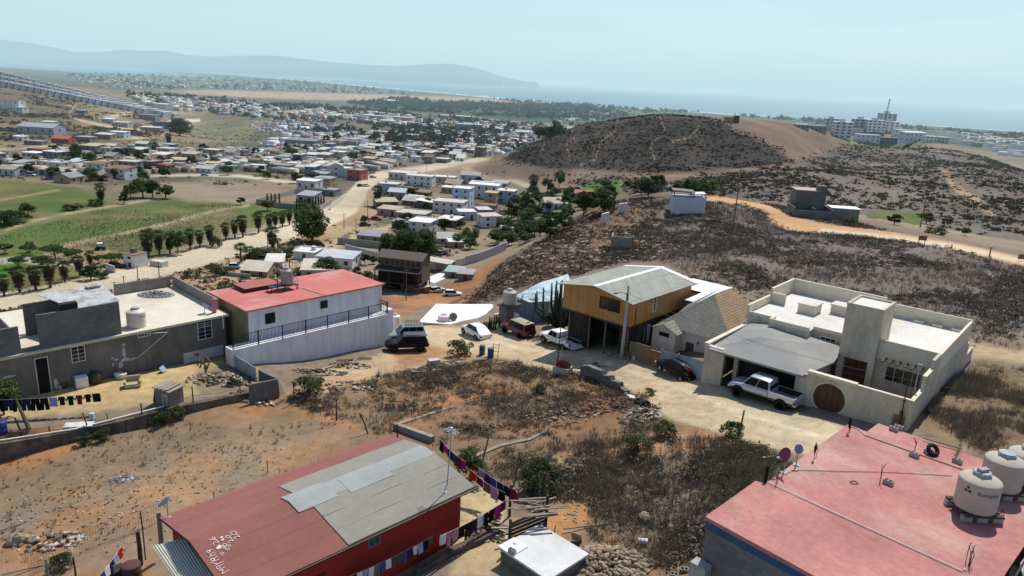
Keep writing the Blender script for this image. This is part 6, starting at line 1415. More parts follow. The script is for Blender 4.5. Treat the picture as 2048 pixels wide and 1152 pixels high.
for px, py, s_, lab in ((36, 1085, .62, 'big brown boulder at the lower left of the red lot'), (640, 815, .3, 'round pink stone beside the short post'), (985, 852, .35, 'boulder in the dry grass below the red path'), (1022, 815, .4, 'flat boulder in the middle of the scrub mound'), (1080, 800, .35, 'pale boulder right of the small green bush'), (1068, 828, .3, 'pale stone on the lower slope of the mound'), (1110, 920, .32, 'dark rounded stone beside the footpath'), (1165, 770, .35, 'pale boulder at the foot of the low block wall'), (900, 845, .3, 'stone by the orange path across the lot'), (1250, 790, .3, 'whitish stone at the end of the low block wall'), (1290, 1040, .5, 'wide flat pale stone in the dry grass above the bucket'), (1148, 1118, .3, 'brown stone at the left of the rock pile'), (1238, 1098, .35, 'pale topped stone at the upper rim of the rock pile'), (1290, 1108, .3, 'squarish stone at the right of the rock pile'), (1075, 785, .25, 'small stone below the planter'), (1030, 1050, .2, 'small stone on the path by the pallet pen')):
    o = bpy.data.objects.new('boulder', rkm[px % 4]); COL.objects.link(o); o.location = gpt(px, py, s_ * .25); o.rotation_euler = (0, 0, px * .7); o.scale = (s_, s_, s_); tag(o, lab, 'boulder')
# --- lower left corner: mesh fence, awning, barrel, pallets ------------------------
a_, b_, c_ = FR.w(-6.9, -14.9, -21.5), FR.w(-4.6, -17.2, -22.0), FR.w(-2.2, -14.9, -21.25)
o = corrugated('awning', at(305, 1092, -21.75), at(374, 1076, -21.45), at(436, 1172, -21.5), at(365, 1178, -21.8), 12, .035, mat('cream_corrugated', (.56, .54, .46), .6, .1, 1)); tag(o, 'cream corrugated awning attached to the left end of the red house', 'awning')
t = thing('mesh_fence', 'rusty wire mesh fence at the lower left corner', 'fence', gpt(90, 1140), 0); c0 = t.location.copy()
fp_ = [gpt(60, 1150), gpt(160, 1105), gpt(240, 1075), gpt(325, 1042)]; m = MB()
for i in range(3):
    a, b = fp_[i], fp_[i + 1]; n = int((b - a).length / .14)
    for k in range(n): q = a.lerp(b, k / n) - c0; m.tube([q, q + Vector((0, 0, 1.25))], .006, 3, False)
    for z in (.05, .45, .85, 1.25): m.tube([a - c0 + Vector((0, 0, z)), b - c0 + Vector((0, 0, z))], .006, 3, False)
o = m.build('wire_mesh', RUST, t); o['kind'] = 'stuff'
for px, py, h, lab, r_ in ((97, 1160, 1.2, 'thin post at the left of the mesh fence', .05), (152, 1160, 1.3, 'dark post left of the navy washing', .05), (281, 1120, 1.7, 'thick wooden post beside the awning', .12), (290, 1110, 2.6, 'tall thin iron rod beside the thick wooden post', .035), (322, 1080, 1.7, 'grey timber post under the corner of the red felt roof', .14)):
    post(lab, px, py, h, r_, (0, 0), WOODD if 'dark' in lab or 'thick' in lab else (RUST if 'iron' in lab else WOODG), z=-24.6)
drum('rusty brown barrel below the awning', 265, 1160, .45, .9, mat('rust_barrel', (.09, .035, .03), .8, .2), -24.6)
m = MB(); m.rbox((0, 0, .5), (.9, .6, .5), .4); simple('crate', 'dark crate with a white tray beside the rusty barrel', 'crate', m, TRIM, at(232, 1165, -24.6), .5)
# pallet pen by the clotheslines
p = gpt(1050, 1085); t = thing('pallet_pen', 'dark pen of old pallets and planks beside the cistern', 'pen', p, FR.h)
q0 = FR.loc(p)
def pen(a, b): v = FR.loc(gpt(a, b)) - q0; return v
m = MB()
A, Bv, Cc = pen(1018, 1100), pen(1090, 1070), pen(1085, 1010)
for k in range(7): z = .25 + k * .23; m.rbox(((A.x + Bv.x) / 2, (A.y + Bv.y) / 2, z), ((Bv - A).length, .05, .16), math.atan2(Bv.y - A.y, Bv.x - A.x), rnd.uniform(-.02, .02))
for c2_ in comps(m): c2_.build('plank', WOODD, t)
m = MB(); rg = random.Random(4)
for k in range(12): m.rbox((rg.uniform(-.9, .9) , rg.uniform(.3, 2.0), 1.75 + rg.uniform(-.03, .25)), (rg.uniform(1.0, 2.2), .12, .04), rg.uniform(.6, 1.3), rg.uniform(-.1, .1))
for c2_ in comps(m): c2_.build('roof_plank', WOODG, t)
for k, v in enumerate((A, Bv, Cc, A + (Cc - Bv))): m = MB(); m.box(v.x - .06, v.x + .06, v.y - .06, v.y + .06, -.4, 2.5 if k == 1 else 1.9); m.build('corner_post', WOODD, t)
m = MB(); rg = random.Random(8)
for k in range(16): m.rbox((rg.uniform(-.8, .8), rg.uniform(-.4, .4), .2 + rg.uniform(0, .6)), (rg.uniform(.6, 1.3), .1, .07), rg.uniform(.4, 1.4), rg.uniform(-.5, .5))
for k, c2_ in enumerate(comps(m)): simple('firewood', 'split firewood plank in the heap between the pen and the washing line', 'firewood', c2_, WOODT if k % 3 else WOODG, gpt(985, 1058), FR.h, 'firewood heap by the pen')
wall_line('low_wall', 'low stone edging in front of the red house yard', 'wall', [(830, 1150), (900, 1110), (960, 1085), (1010, 1060)], .35, .4, rubw)
# --- washing on the lines -----------------------------------------------------------
def gm(kind):
    m = MB(); m.smooth = True
    if kind == 'trousers': out = [(-.5, 0), (.5, 0), (.56, -1), (.12, -1), (.0, -.36), (-.12, -1), (-.56, -1)]
    elif kind == 'shirt': out = [(-.5, 0), (.5, 0), (.82, -.42), (.62, -.52), (.45, -.3), (.45, -1), (-.45, -1), (-.45, -.3), (-.62, -.52), (-.82, -.42)]
    else: out = [(-.5, 0), (.5, 0), (.52, -.5), (.5, -1), (-.5, -.97), (-.49, -.5)]
    n = len(out)
    for s_ in (-1, 1): m.add([(x, s_ * (.012 + .02 * abs(z)) + .035 * math.sin(x * 7 + z * 3), z) for x, z in out], [tuple(range(n)) if s_ > 0 else tuple(range(n))[::-1]])
    m.add([(x, s_ * (.012 + .02 * abs(z)) + .035 * math.sin(x * 7 + z * 3), z) for s_ in (-1, 1) for x, z in out], [(i, (i + 1) % n, n + (i + 1) % n, n + i) for i in range(n)])
    return m.mesh(kind, CLOTH)
GM = {k: gm(k) for k in ('trousers', 'shirt', 'towel')}
CN = dict(black=(.012,.012,.015), navy=(.018,.025,.06), white=(.62,.62,.66), maroon=(.16,.02,.04), blue=(.05,.08,.25), pink=(.45,.20,.26), magenta=(.42,.02,.16), lilac=(.36,.30,.50), grey=(.14,.14,.16), green=(.02,.12,.08), red=(.45,.03,.03), skyblue=(.25,.33,.5), teal=(.05,.14,.15), brown=(.12,.07,.05), plum=(.10,.025,.08))
def washline(desc, a, b, items, sag=.12, hmax=.9):
    a, b = Vector(a), Vector(b); n = len(items); L_ = (b - a).length; ang = math.atan2(b.y - a.y, b.x - a.x)
    f = lambda t: a.lerp(b, t) - Vector((0, 0, sag * 4 * t * (1 - t)))
    m = MB(); m.tube([f(k / 12) for k in range(13)], .008, 4); simple('clothesline', 'cord of the ' + desc, 'clothesline', m, mat('cord', (.5, .5, .5), .8, 0))
    w = L_ / n
    for k, (kind, col, hh) in enumerate(items):
        t = (k + .5) / n; p = f(t); o = bpy.data.objects.new({'towel': 'cloth'}.get(kind, kind), GM[kind]); COL.objects.link(o)
        sw = w * (.62 if kind == 'shirt' else .92); o.location = p; o.rotation_euler = (rnd.uniform(-.06, .06), math.atan2(f(t - .02).z - f(t + .02).z, L_ * .04), ang + rnd.uniform(-.08, .08)); o.scale = (sw, 1, hh); o.color = (*CN[col], 1)
        tag(o, '%s %s, %s from the left on the %s' % (col, kind if kind != 'towel' else 'cloth', ORD[k], desc), kind if kind != 'towel' else 'laundry', 'washing on the ' + desc)
z = -24.35
washline('grey house yard clothesline', at(-12, 800, z), at(200, 786, z), [('trousers','black',.95),('trousers','navy',.9),('trousers','black',1.0),('trousers','navy',.95),('trousers','black',1.0),('trousers','black',.98),('towel','skyblue',.75),('shirt','black',.7),('shirt','black',.75),('shirt','maroon',.75),('shirt','black',.65),('towel','black',.7)], .1)
z = -22.75
washline('line along the red house front', at(690, 1156, z), at(866, 1072, z), [('towel','black',.6),('shirt','navy',.6),('towel','white',.7),('shirt','skyblue',.75),('towel','white',.55),('trousers','grey',.8),('shirt','blue',.6),('towel','white',.5),('shirt','brown',.6),('towel','green',.5),('shirt','blue',.7),('towel','navy',.5),('shirt','white',.5),('towel','skyblue',.6),('towel','black',.55),('towel','brown',.4)], .12)
washline('line by the red house corner', at(880, 1072, z), at(1012, 1000, z), [('towel','white',.55),('shirt','pink',.8),('towel','pink',.7),('towel','black',.75),('trousers','black',.9),('trousers','navy',.85),('towel','white',.7),('shirt','black',.85),('towel','black',.8),('towel','magenta',.9),('towel','plum',.6)], .14)
z = -22.5
washline('far line between the leaning posts', at(957, 934, z), at(1032, 980, z), [('towel','lilac',.5),('towel','plum',.6),('towel','blue',.6),('towel','navy',.65),('towel','navy',.6),('towel','maroon',.75)], .15)
washline('near line between the leaning posts', at(940, 938, z - .25), at(1010, 985, z - .25), [('towel','red',.5),('towel','plum',.5),('towel','grey',.6),('towel','lilac',.75),('towel','black',.6)], .18)
washline('line behind the aerial mast', at(880, 878, z + .2), at(930, 922, z + .2), [('towel','black',.8),('towel','magenta',.5),('towel','black',.6),('towel','green',.6),('towel','plum',.7),('towel','magenta',.6)], .15)
washline('line above the mesh fence', at(190, 1160, -22.6), at(243, 1092, -22.6), [('towel','navy',.6),('shirt','blue',.7),('towel','white',.5),('shirt','navy',.7),('towel','skyblue',.4),('shirt','red',.5)], .1)
p = at(1026, 632, -25.3); m = MB(); n = 8
m.smooth = True; m.add([(x * .22, .04 * math.sin(x * 1.3), z_ * .25 - (.12 if x > 4 else 0)) for z_ in (0, -2, -4.2) for x in range(n)], [(j * n + i, j * n + i + 1, (j + 1) * n + i + 1, (j + 1) * n + i) for j in range(2) for i in range(n - 1)])
o = simple('sheet', 'white sheet hung out beside the pump house', 'laundry', m, mat('white_sheet2', (.68, .68, .75), .9, .05), at(1017, 620, -25.6), R(-35))
m = MB(); m.smooth = True
for k in range(3): m.tube([(.55 * math.cos(2*math.pi*i/16), .1 * k, .55 * math.sin(2*math.pi*i/16) * .8) for i in range(17)], .03, 5, False)
simple('hose_coil', 'coil of pale blue hose hanging at the corner of the tarp hut', 'hose', m, mat('hose_blue', (.20, .38, .52), .5, .1), at(1038, 592, -24.2), R(20))
# ---------------------------------------------------------------- the town in the valley: every house that can be told apart is a thing of its own
HWALL = mat('house_wall', objcol=True, var=.10, scale=.25, rough=.92)
HROOF = mat('house_roof', objcol=True, var=.14, scale=.3, rough=.85)
WC = dict(white=(.62,.62,.62), cream=(.52,.46,.36), grey=(.23,.225,.22), tan=(.36,.28,.19), blue=(.20,.26,.36), pink=(.40,.28,.25), green=(.20,.27,.24), brown=(.18,.13,.095), red=(.26,.10,.08), turquoise=(.14,.36,.38), orange=(.45,.24,.11), violet=(.17,.14,.28), yellow=(.5,.38,.14))
RC = dict(pale=(.60,.57,.52), grey=(.30,.30,.30), white=(.72,.72,.72), red=(.40,.13,.10), tan=(.42,.34,.25), rusty=(.24,.14,.09), dark=(.10,.10,.10), violet=(.2,.17,.3), silver=(.46,.49,.52))
WINM = MB().box(-.5, .5, -.03, .03, 0, 1).mesh('window', GLASS)
DOORM = MB().box(-.5, .5, -.03, .03, 0, 1).mesh('door', mat('mid_door', (.08, .055, .04), .7, .1))
NHOUSE = [0]; HLAST = [None]
def kid(me, nm, par, loc, rz, sc):
    o = bpy.data.objects.new(nm, me); COL.objects.link(o); o.parent = par; o.location = loc; o.rotation_euler = (0, 0, rz); o.scale = sc; return o
def house(label, px, py, wpx, hpx, dep, wall='white', roof='pale', ang=-12, kind='flat', storeys=1, group=None, name='house', cat='house', P=None, parts=True, wm=None, hm=None, fences=0):
    """a house standing where its front foot was read off the photo; wpx, hpx give its size at that distance"""
    p = P or ground(px, py); Z = p.dot(Fa); w = wm or wpx * Z / FPX; h = hm or hpx * Z / FPX
    t = thing(name, label, cat, p, R(ang), group); NHOUSE[0] += 1; HLAST[0] = t
    d = dep; sw, sr_ = rnd.uniform(.85, 1.1), rnd.uniform(.8, 1.1); wc = tuple(c * sw * rnd.uniform(.98, 1.02) for c in (WC[wall] if isinstance(wall, str) else wall)); rc = tuple(c * sr_ * rnd.uniform(.98, 1.02) for c in (RC[roof] if isinstance(roof, str) else roof))
    m = MB(); m.box(-w / 2, w / 2, 0, d, -2.5, h)
    if kind == 'gable': m.add([(-w/2, 0, h), (-w/2, d, h), (-w/2, d/2, h + d * .2), (w/2, 0, h), (w/2, d, h), (w/2, d/2, h + d * .2)], [(0, 2, 1), (3, 4, 5)])
    wo = m.build('wall', HWALL, t, color=wc)
    m = MB(); o_ = .25
    if kind == 'flat':
        m.box(-w/2 - o_, w/2 + o_, -o_, d + o_, h, h + .18)
        if parts:
            q = .35
            if storeys >= 0 and rnd.random() < .55: m.box(-w/2 - .05, w/2 + .05, d - .15, d + .05, h + .18, h + .18 + q); m.box(-w/2 - .05, -w/2 + .15, 0, d - .15, h + .18, h + .18 + q)
            if rnd.random() < .4: x = rnd.uniform(-w * .3, w * .3); m.box(x - .6, x + .6, d * .4, d * .4 + 1.2, h + .18, h + 1.3)
    elif kind == 'shed': m.add([(-w/2-o_, -o_, h), (w/2+o_, -o_, h), (w/2+o_, d+o_, h + d*.09), (-w/2-o_, d+o_, h + d*.09), (-w/2-o_, -o_, h + .12), (w/2+o_, -o_, h + .12), (w/2+o_, d+o_, h + d*.09 + .12), (-w/2-o_, d+o_, h + d*.09 + .12)], [(0,3,2,1),(4,5,6,7),(0,1,5,4),(1,2,6,5),(2,3,7,6),(3,0,4,7)])
    else:
        r_ = h + d * .2
        for s_, y in ((1, -o_ - .1), (-1, d + o_ + .1)): m.add([(-w/2-o_, y, h - .1), (w/2+o_, y, h - .1), (w/2+o_, d/2, r_ + .06), (-w/2-o_, d/2, r_ + .06), (-w/2-o_, y, h - .22), (w/2+o_, y, h - .22), (w/2+o_, d/2, r_ - .06), (-w/2-o_, d/2, r_ - .06)], [(0,1,2,3),(7,6,5,4),(0,4,5,1),(1,5,6,2),(3,7,4,0)])
    m.build('roof', HROOF, t, color=rc)
    if parts:
        fl = max(1, storeys); fh = h / fl
        for f in range(fl):
            n = max(1, min(5, int(w / 3.2)))
            for k in range(n):
                x = -w/2 + w * (k + .5) / n
                if f == 0 and k == n // 2: kid(DOORM, 'door', t, (x, -.02, 0), 0, (.95, 1, min(2.1, fh * .8)))
                else: kid(WINM, 'window', t, (x, -.02, f * fh + fh * .35), 0, (1.1, 1, fh * .38))
            if d > 4:
                for s_ in (1, -1): kid(WINM, 'window', t, (s_ * (w/2 + .02), d * .5, f * fh + fh * .38), R(90), (1.1, 1, fh * .36))
    return t
# hand placed houses nearest the slope ------------------------------------------
hs = [
 ('brown two-storey timber house with a dark porch roof standing on posts', 805, 575, 0, 0, 0),
]
p = ground(800, 583); t = thing('stilt_house', 'brown two-storey timber house with a dark porch roof standing on posts', 'house', p, R(-14)); NHOUSE[0] += 1
bw = mat('brown_siding', (.165, .125, .085), .85, .12, 1, stripe=(3, .9, 'z')); 
m = MB(); m.box(-5.4, 5.4, 0, 5.2, 2.6, 8.0); m.add([(-5.4, 0, 8), (-5.4, 5.2, 8), (-5.4, 2.6, 9.1), (5.4, 0, 8), (5.4, 5.2, 8), (5.4, 2.6, 9.1)], [(0, 2, 1), (3, 4, 5)]); m.build('wall', bw, t)
m = MB()
for y, s_ in ((-.4, 1), (5.6, -1)): m.add([(-5.8, y, 7.9), (5.8, y, 7.9), (5.8, 2.6, 9.2), (-5.8, 2.6, 9.2)], [(0, 1, 2, 3) if s_ > 0 else (3, 2, 1, 0)])
m.build('roof', mat('brown_shingle', (.12, .10, .085), .9, .1), t); m = MB(); m.rbox((0, -1.2, 5.55), (11.4, 2.7, .15), 0, 0, R(12)); m.build('porch_roof', mat('dark_shingle', (.035, .037, .042), .9, .1), t)
m = MB(); m.box(-5.6, 5.6, -2.2, 5.2, 2.4, 2.6); m.build('floor', WOODD, t)
for x in (-5.4, -1.8, 1.8, 5.4):
    m = MB(); m.box(x - .1, x + .1, -2.15, -1.95, -1, 5.3); m.build('post', WOODD, t); m = MB(); m.box(x - .1, x + .1, 4.9, 5.1, -1, 2.4); m.build('post', WOODD, t)
for k in range(8): kid(WINM, 'window', t, (-4.6 + k * 1.3, -.02, 6.3), 0, (.8, 1, 1.1))
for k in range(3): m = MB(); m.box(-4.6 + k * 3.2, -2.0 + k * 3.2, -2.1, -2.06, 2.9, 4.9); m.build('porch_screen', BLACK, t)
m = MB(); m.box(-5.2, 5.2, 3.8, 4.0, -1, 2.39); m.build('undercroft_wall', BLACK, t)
t = thing('carport', 'wooden carport with a pale flat roof behind the brown timber house', 'carport', ground(872, 545), R(-14))
m = MB(); m.rbox((0, 2.5, 2.9), (8, 5, .15), 0, R(3)); m.build('roof', mat('weathered_pale_roof', (.46, .44, .37), .9, .12, 1), t)
for x in (-3.7, 3.7):
    for y in (.2, 4.8): m = MB(); m.box(x - .12, x + .12, y - .12, y + .12, -.5, 2.9); m.build('post', WOODD, t)
m = MB(); m.box(-3.8, 3.8, 4.9, 5.1, -.5, 2.7); m.build('back_wall', offw, t)
m = MB(); m.prism([tuple(ground(a, b))[:2] for a, b in ((850, 560), (890, 541), (903, 552), (868, 568))], -60, 0, [ground(a, b).z + .18 for a, b in ((850, 560), (890, 541), (903, 552), (868, 568))]); tag(m.build('terrace_slab', mat('white_terrace', (.72, .72, .70), .8, .06)), 'bright white concrete terrace in front of the wooden carport', 'terrace')
M_ = [ # label, px, py, wpx, hpx, depth, wall, roof, angle, kind, storeys
 ('long low shed with a cream roof below the brown timber house', 845, 587, 34, 12, 9, 'brown', (.60,.54,.42), 40, 'shed', 1),
 ('green tin roofed shack by the red cut', 905, 556, 34, 12, 5, 'grey', (.30,.40,.36), -10, 'shed', 1),
 ('grey tarp covered shack on the red earth', 930, 562, 30, 14, 4, 'grey', (.32,.31,.30), -5, 'shed', 1),
 ('low white building with a long silver roof and a row of dark windows', 668, 535, 76, 20, 7, 'white', (.50,.54,.57), -9, 'shed', 1),
 ('small white annex with a flat roof behind the silver roofed building', 608, 520, 44, 16, 6, 'white', 'white', -8, 'flat', 1),
 ('pale tent roofed stall at the bend of the valley road', 508, 552, 56, 12, 8, 'tan', (.62,.56,.44), -6, 'gable', 1),
 ('white roofed shelter beside the tent roofed stall', 548, 538, 34, 14, 7, 'white', (.66,.62,.54), 12, 'shed', 1),
 ('cream roofed hall just beyond the tank tower', 634, 556, 62, 16, 9, 'cream', (.60,.53,.42), 10, 'shed', 1),
 ('grey walled house with a grey roof inside a block compound by the road', 738, 484, 52, 12, 7, 'grey', (.24,.24,.25), -10, 'shed', 1),
 ('two-storey white gatehouse with a brick parapet at the field entrance', 260, 535, 30, 26, 4, 'white', (.22,.14,.11), -20, 'flat', 2),
 ('long white two-storey block with roof tanks beside the dome hill', 895, 428, 62, 24, 9, 'white', 'pale', -12, 'flat', 2),
 ('tall white house with a blue side in the block before the dome hill', 921, 415, 36, 38, 8, (.55,.62,.72), 'white', -12, 'flat', 3),
 ('white upper house with a pink flank behind the tall white one', 965, 398, 60, 28, 9, 'white', 'white', -12, 'flat', 2),
 ('blue house at the right end of the white block', 1010, 408, 34, 26, 8, (.30,.40,.56), 'pale', -12, 'flat', 2),
 ('pink walled house between the white upper house and the blue one', 980, 410, 24, 24, 7, 'pink', 'tan', -12, 'flat', 2),
 ('tan low house with a wide pale roof by the side street', 820, 442, 62, 15, 9, 'tan', (.58,.54,.48), -12, 'flat', 1),
 ('two-storey house with a white roof and dark ground floor near the big tree clump', 838, 466, 44, 22, 9, 'white', 'white', -14, 'flat', 2),
 ('grey block house beside the white roofed two-storey house', 800, 458, 36, 14, 7, 'grey', 'grey', -12, 'flat', 1),
 ('white house with a red tiled porch at the foot of the wooded belt', 985, 455, 40, 22, 8, 'white', (.58,.50,.45), 24, 'flat', 2),
 ('grey flat house above the red porch house', 970, 438, 30, 18, 8, 'grey', 'silver', 20, 'flat', 2),
 ('light grey roofed house in front of the dark trees', 935, 440, 34, 16, 7, (.45,.48,.52), 'white', 14, 'flat', 1),
 ('low house with a peaked pale roof in the trees', 895, 488, 40, 12, 7, 'cream', (.48,.47,.42), 10, 'gable', 1),
 ('open fronted house with a white flat porch roof by the peaked one', 912, 496, 32, 12, 6, 'tan', 'white', 10, 'flat', 1),
 ('tan roofed house beside the valley road bend with a red truck in front', 775, 418, 44, 14, 8, 'brown', (.42,.36,.25), 22, 'shed', 1),
 ('blue fronted house by the palm on the road bend', 775, 388, 40, 20, 8, (.30,.38,.50), 'pale', -8, 'flat', 1),
 ('long cream warehouse with a pale roof at the road bend', 803, 360, 54, 14, 12, (.50,.46,.40), (.60,.56,.50), -8, 'flat', 1),
 ('white two-storey house with blue trimmed windows at the road bend', 837, 372, 54, 20, 8, 'white', 'white', -10, 'flat', 2),
 ('low cream house right of the white two-storey house at the bend', 885, 366, 48, 12, 8, 'cream', 'pale', -8, 'flat', 1),
 ('pale blue garage with a broken roof near the dome hill road', 940, 362, 40, 12, 8, (.40,.45,.52), (.45,.42,.36), -8, 'gable', 1),
 ('curved roof shed at the centre of the road block', 830, 412, 56, 10, 9, 'grey', (.42,.41,.38), -14, 'gable', 1),
 ('brown shed with a rusty roof beside the curved shed', 845, 395, 26, 10, 6, 'brown', 'rusty', -10, 'shed', 1),
 ('row house with three small roofs above the white block', 905, 388, 48, 12, 8, 'tan', 'pale', -12, 'flat', 1),
 ('white roofed house at the top of the road block', 960, 378, 46, 12, 8, 'cream', 'white', -12, 'flat', 1),
 ('grey roofed house alone in the trees under the dome hill', 1168, 400, 40, 12, 8, 'grey', (.36,.12,.10), -6, 'shed', 1),
 ('house with a tan hipped roof among the trees beneath the dome hill', 1112, 420, 46, 14, 9, (.45,.52,.58), (.42,.38,.30), 10, 'gable', 1),
 ('white shed roof seen through the green belt', 1100, 455, 26, 8, 6, 'grey', 'white', 5, 'shed', 1),
 ('pale green tin roof in the green belt', 1025, 470, 40, 8, 7, 'grey', (.42,.46,.42), 8, 'shed', 1),
 ('white house with a gabled front in the town beside the road', 655, 352, 36, 22, 9, 'white', (.55,.48,.42), -70, 'gable', 2),
 ('red and pink house at the roadside in the town', 708, 360, 32, 20, 8, (.42,.14,.13), (.45,.30,.26), -18, 'flat', 2),
 ('white house with a terrace beside the red roadside house', 690, 355, 26, 18, 8, 'white', 'pale', -15, 'flat', 2),
 ('white villa at the corner of the bare brown field', 612, 380, 40, 18, 9, 'white', 'white', -10, 'flat', 1),
 ('grey house inside the walled yard beside the cypress row', 610, 405, 36, 14, 9, (.34,.36,.38), (.30,.31,.33), -10, 'shed', 1),
 ('unfinished block house on the road at the end of the cypress row', 655, 392, 30, 12, 8, 'grey', 'grey', -10, 'flat', 1),
 ('two-storey pale house behind the walled yard', 645, 375, 34, 18, 8, 'tan', 'grey', -12, 'flat', 2),
 ('large grey warehouse with a light roof at the left edge below the hill', 72, 268, 78, 14, 14, (.34,.36,.38), (.42,.43,.44), -6, 'gable', 1),
 ('house with a red hipped roof near the grey warehouse', 120, 287, 38, 10, 9, (.34,.11,.09), (.36,.13,.10), -6, 'gable', 1),
 ('white villa with a red roof high on the left hillside', 12, 220, 66, 20, 9, 'white', (.34,.13,.11), -14, 'gable', 2),
 ('white terrace building below the red roofed villa', 30, 224, 36, 10, 8, 'white', 'white', -12, 'flat', 1),
 ('turquoise workshop above the grey warehouse', 95, 252, 26, 8, 6, 'turquoise', 'pale', -5, 'shed', 1),
 ('white walled house at the left edge beside the warehouse', 36, 282, 20, 9, 6, (.48,.58,.70), 'white', -8, 'flat', 1),
 ('long low grey shed above the road under the hill', 66, 290, 40, 8, 6, 'grey', 'grey', -8, 'flat', 1),
 ('white and blue house at the right of the hillside settlement', 235, 276, 30, 12, 8, (.50,.56,.68), 'white', -8, 'flat', 2),
 ('low tan house beside the white and blue one', 205, 278, 36, 9, 8, 'tan', 'pale', -8, 'shed', 1),
 ('grey block house in the middle of the hillside settlement', 165, 284, 34, 10, 8, 'grey', 'grey', -8, 'flat', 1),
 ('violet painted house beside the big gum tree', 322, 256, 34, 12, 8, 'violet', 'violet', -6, 'flat', 2),
 ('unfinished tall block building left of the gum tree', 295, 240, 34, 10, 9, 'grey', (.42,.36,.28), -6, 'flat', 2),
 ('long cream house below the violet one', 300, 262, 42, 7, 7, 'tan', 'pale', -6, 'shed', 1),
 ('green roofed shed left of the violet house', 240, 254, 34, 9, 8, (.36,.42,.38), (.46,.48,.44), -6, 'shed', 1),
 ('pale house left of the unfinished tall block', 215, 246, 26, 8, 7, (.5,.55,.6), 'white', -6, 'flat', 1),
 ('lone dark shed on the bare left hillside', 160, 227, 20, 6, 6, (.14,.18,.22), (.3,.34,.36), -6, 'shed', 1),
 ('large white building at the foot of the row house hill', 320, 222, 34, 14, 12, 'white', 'white', -25, 'flat', 2)]
for r_ in M_: house(r_[0], *r_[1:5], *r_[5:11])
# near hill houses
t = thing('hut', 'whitewashed block hut with a plank canopy on the near hilltop', 'hut', ground(1376, 428), R(-4))
m = MB(); m.box(-3.3, 3.3, 0, 4.2, -2, 3.3); m.build('wall', mat('whitewash_blue', (.50, .54, .60), .9, .08, .6), t)
m = MB(); m.rbox((-1.2, 2, 4.5), (4.4, 3.8, .12), 0, R(2)); m.build('canopy', WOODG, t); m = MB(); m.rbox((1.9, 2.3, 4.0), (2.8, 3.4, .1), 0, R(-4)); m.build('canopy', mat('tarp_white', (.6, .6, .6), .8, .1), t)
for x, y in ((-3.1, .3), (.8, .3), (3.1, .4), (-3.1, 3.9), (.8, 3.9), (3.1, 3.9)): m = MB(); m.box(x - .08, x + .08, y - .08, y + .08, 3.3, 4.45 if x < 2 else 3.95); m.build('post', WOODD, t)
t = thing('block_house', 'unfinished grey block house with an upper room beside the hilltop track', 'house', ground(1620, 436), R(-8))
m = MB(); m.box(-3.0, 3.2, 2.5, 7.5, -2, 5.4); m.box(1.4, 3.25, 2.45, 4.6, 5.4, 6.6); m.build('upper_room', blk, t)
m = MB(); m.box(-3.1, 2.0, 2.4, 7.6, 5.4, 5.55); m.build('roof', mat('pinkish_slab', (.42, .34, .32), .9, .12), t)
m = MB()
for x0, x1, y0, y1, h in ((-4.0, -3.8, -2.5, 5, 2.4), (-3.797, 4.0, -2.5, -2.3, 1.9), (3.8, 4.0, -2.297, 5, 2.2), (.1, .3, -2.297, 2.3, 2.3), (-3.797, .097, 2.2, 2.4, 2.6)): m.box(x0, x1, y0, y1, -2, h)
for c_ in comps(m): c_.build('ground_floor_wall', blk, t)
m = MB(); m.box(4.4, 10.5, 1.5, 5.5, 2.2, 2.32); m.build('lean_to_roof', mat('white_sheet_metal2', (.74, .75, .76), .5, .05), t); m = MB(); m.box(4.5, 10.3, 1.7, 5.4, -2, 2.2); m.build('lean_to_wall', blkl, t)
for lab, px, py, a in (('pale broken wall stub high on the steep flank', 1245, 425, 50), ('white broken wall stub lower on the steep flank', 1210, 445, 60)):
    m = MB(); m.box(-1.6, 1.6, -.2, .2, -2, 1.9); simple('wall_stub', lab, 'wall', m, offw, ground(px, py), R(a))
t = thing('retaining_corner', 'grey block corner wall in the steep flank above the orange house', 'wall', ground(1240, 500), R(-10)); m = MB(); m.box(-1.6, 1.8, 0, .25, -2, 2.2); m.box(-1.6, -1.35, .253, 3.5, -2, 2.2); m.build('wall', blkl, t)
t = thing('frame_hut', 'two small brick rooms under construction on the dome hilltop', 'hut', ground(1462, 246), R(-5)); m = MB(); m.box(-4.5, 1.5, 0, 5, -2, 4.2); m.build('brick_room', mat('orange_block', (.32, .22, .16), .95, .15), t); m = MB(); m.box(2.2, 6, 2, 6, -2, 5.2); m.build('dark_room', mat('dark_block2', (.09, .08, .07), .95, .15), t)
# generated blocks of small houses: positions scattered over the ground of each block, one thing each
def scatter(poly, n, mind, seed, zmax=5000):
    rg = np.random.default_rng(seed); poly = np.array(poly, float); out = []; tries = 0
    lo, hi = poly.min(0), poly.max(0)
    while len(out) < n and tries < n * 40:
        tries += 1; q = rg.uniform(lo, hi)
        if not inpoly(np.array([q[0]]), np.array([q[1]]), poly)[0]: continue
        p = ground(q[0], q[1])
        if all((p.x - o[1].x) ** 2 + (p.y - o[1].y) ** 2 > mind ** 2 for o in out): out.append((q, p))
    return out
taken = [o.location.copy() for o in bpy.data.objects if o.get('category') in ('house', 'shed')]
WK = ['white', 'white', 'white', 'cream', 'grey', 'grey', 'grey', 'tan', 'tan', 'brown', 'brown', 'cream', 'blue', 'pink', 'green', 'red']
RK = ['pale', 'pale', 'pale', 'grey', 'grey', 'white', 'tan', 'tan', 'rusty', 'silver']
TEN = ['', 'twenty', 'thirty', 'forty', 'fifty', 'sixty', 'seventy', 'eighty']
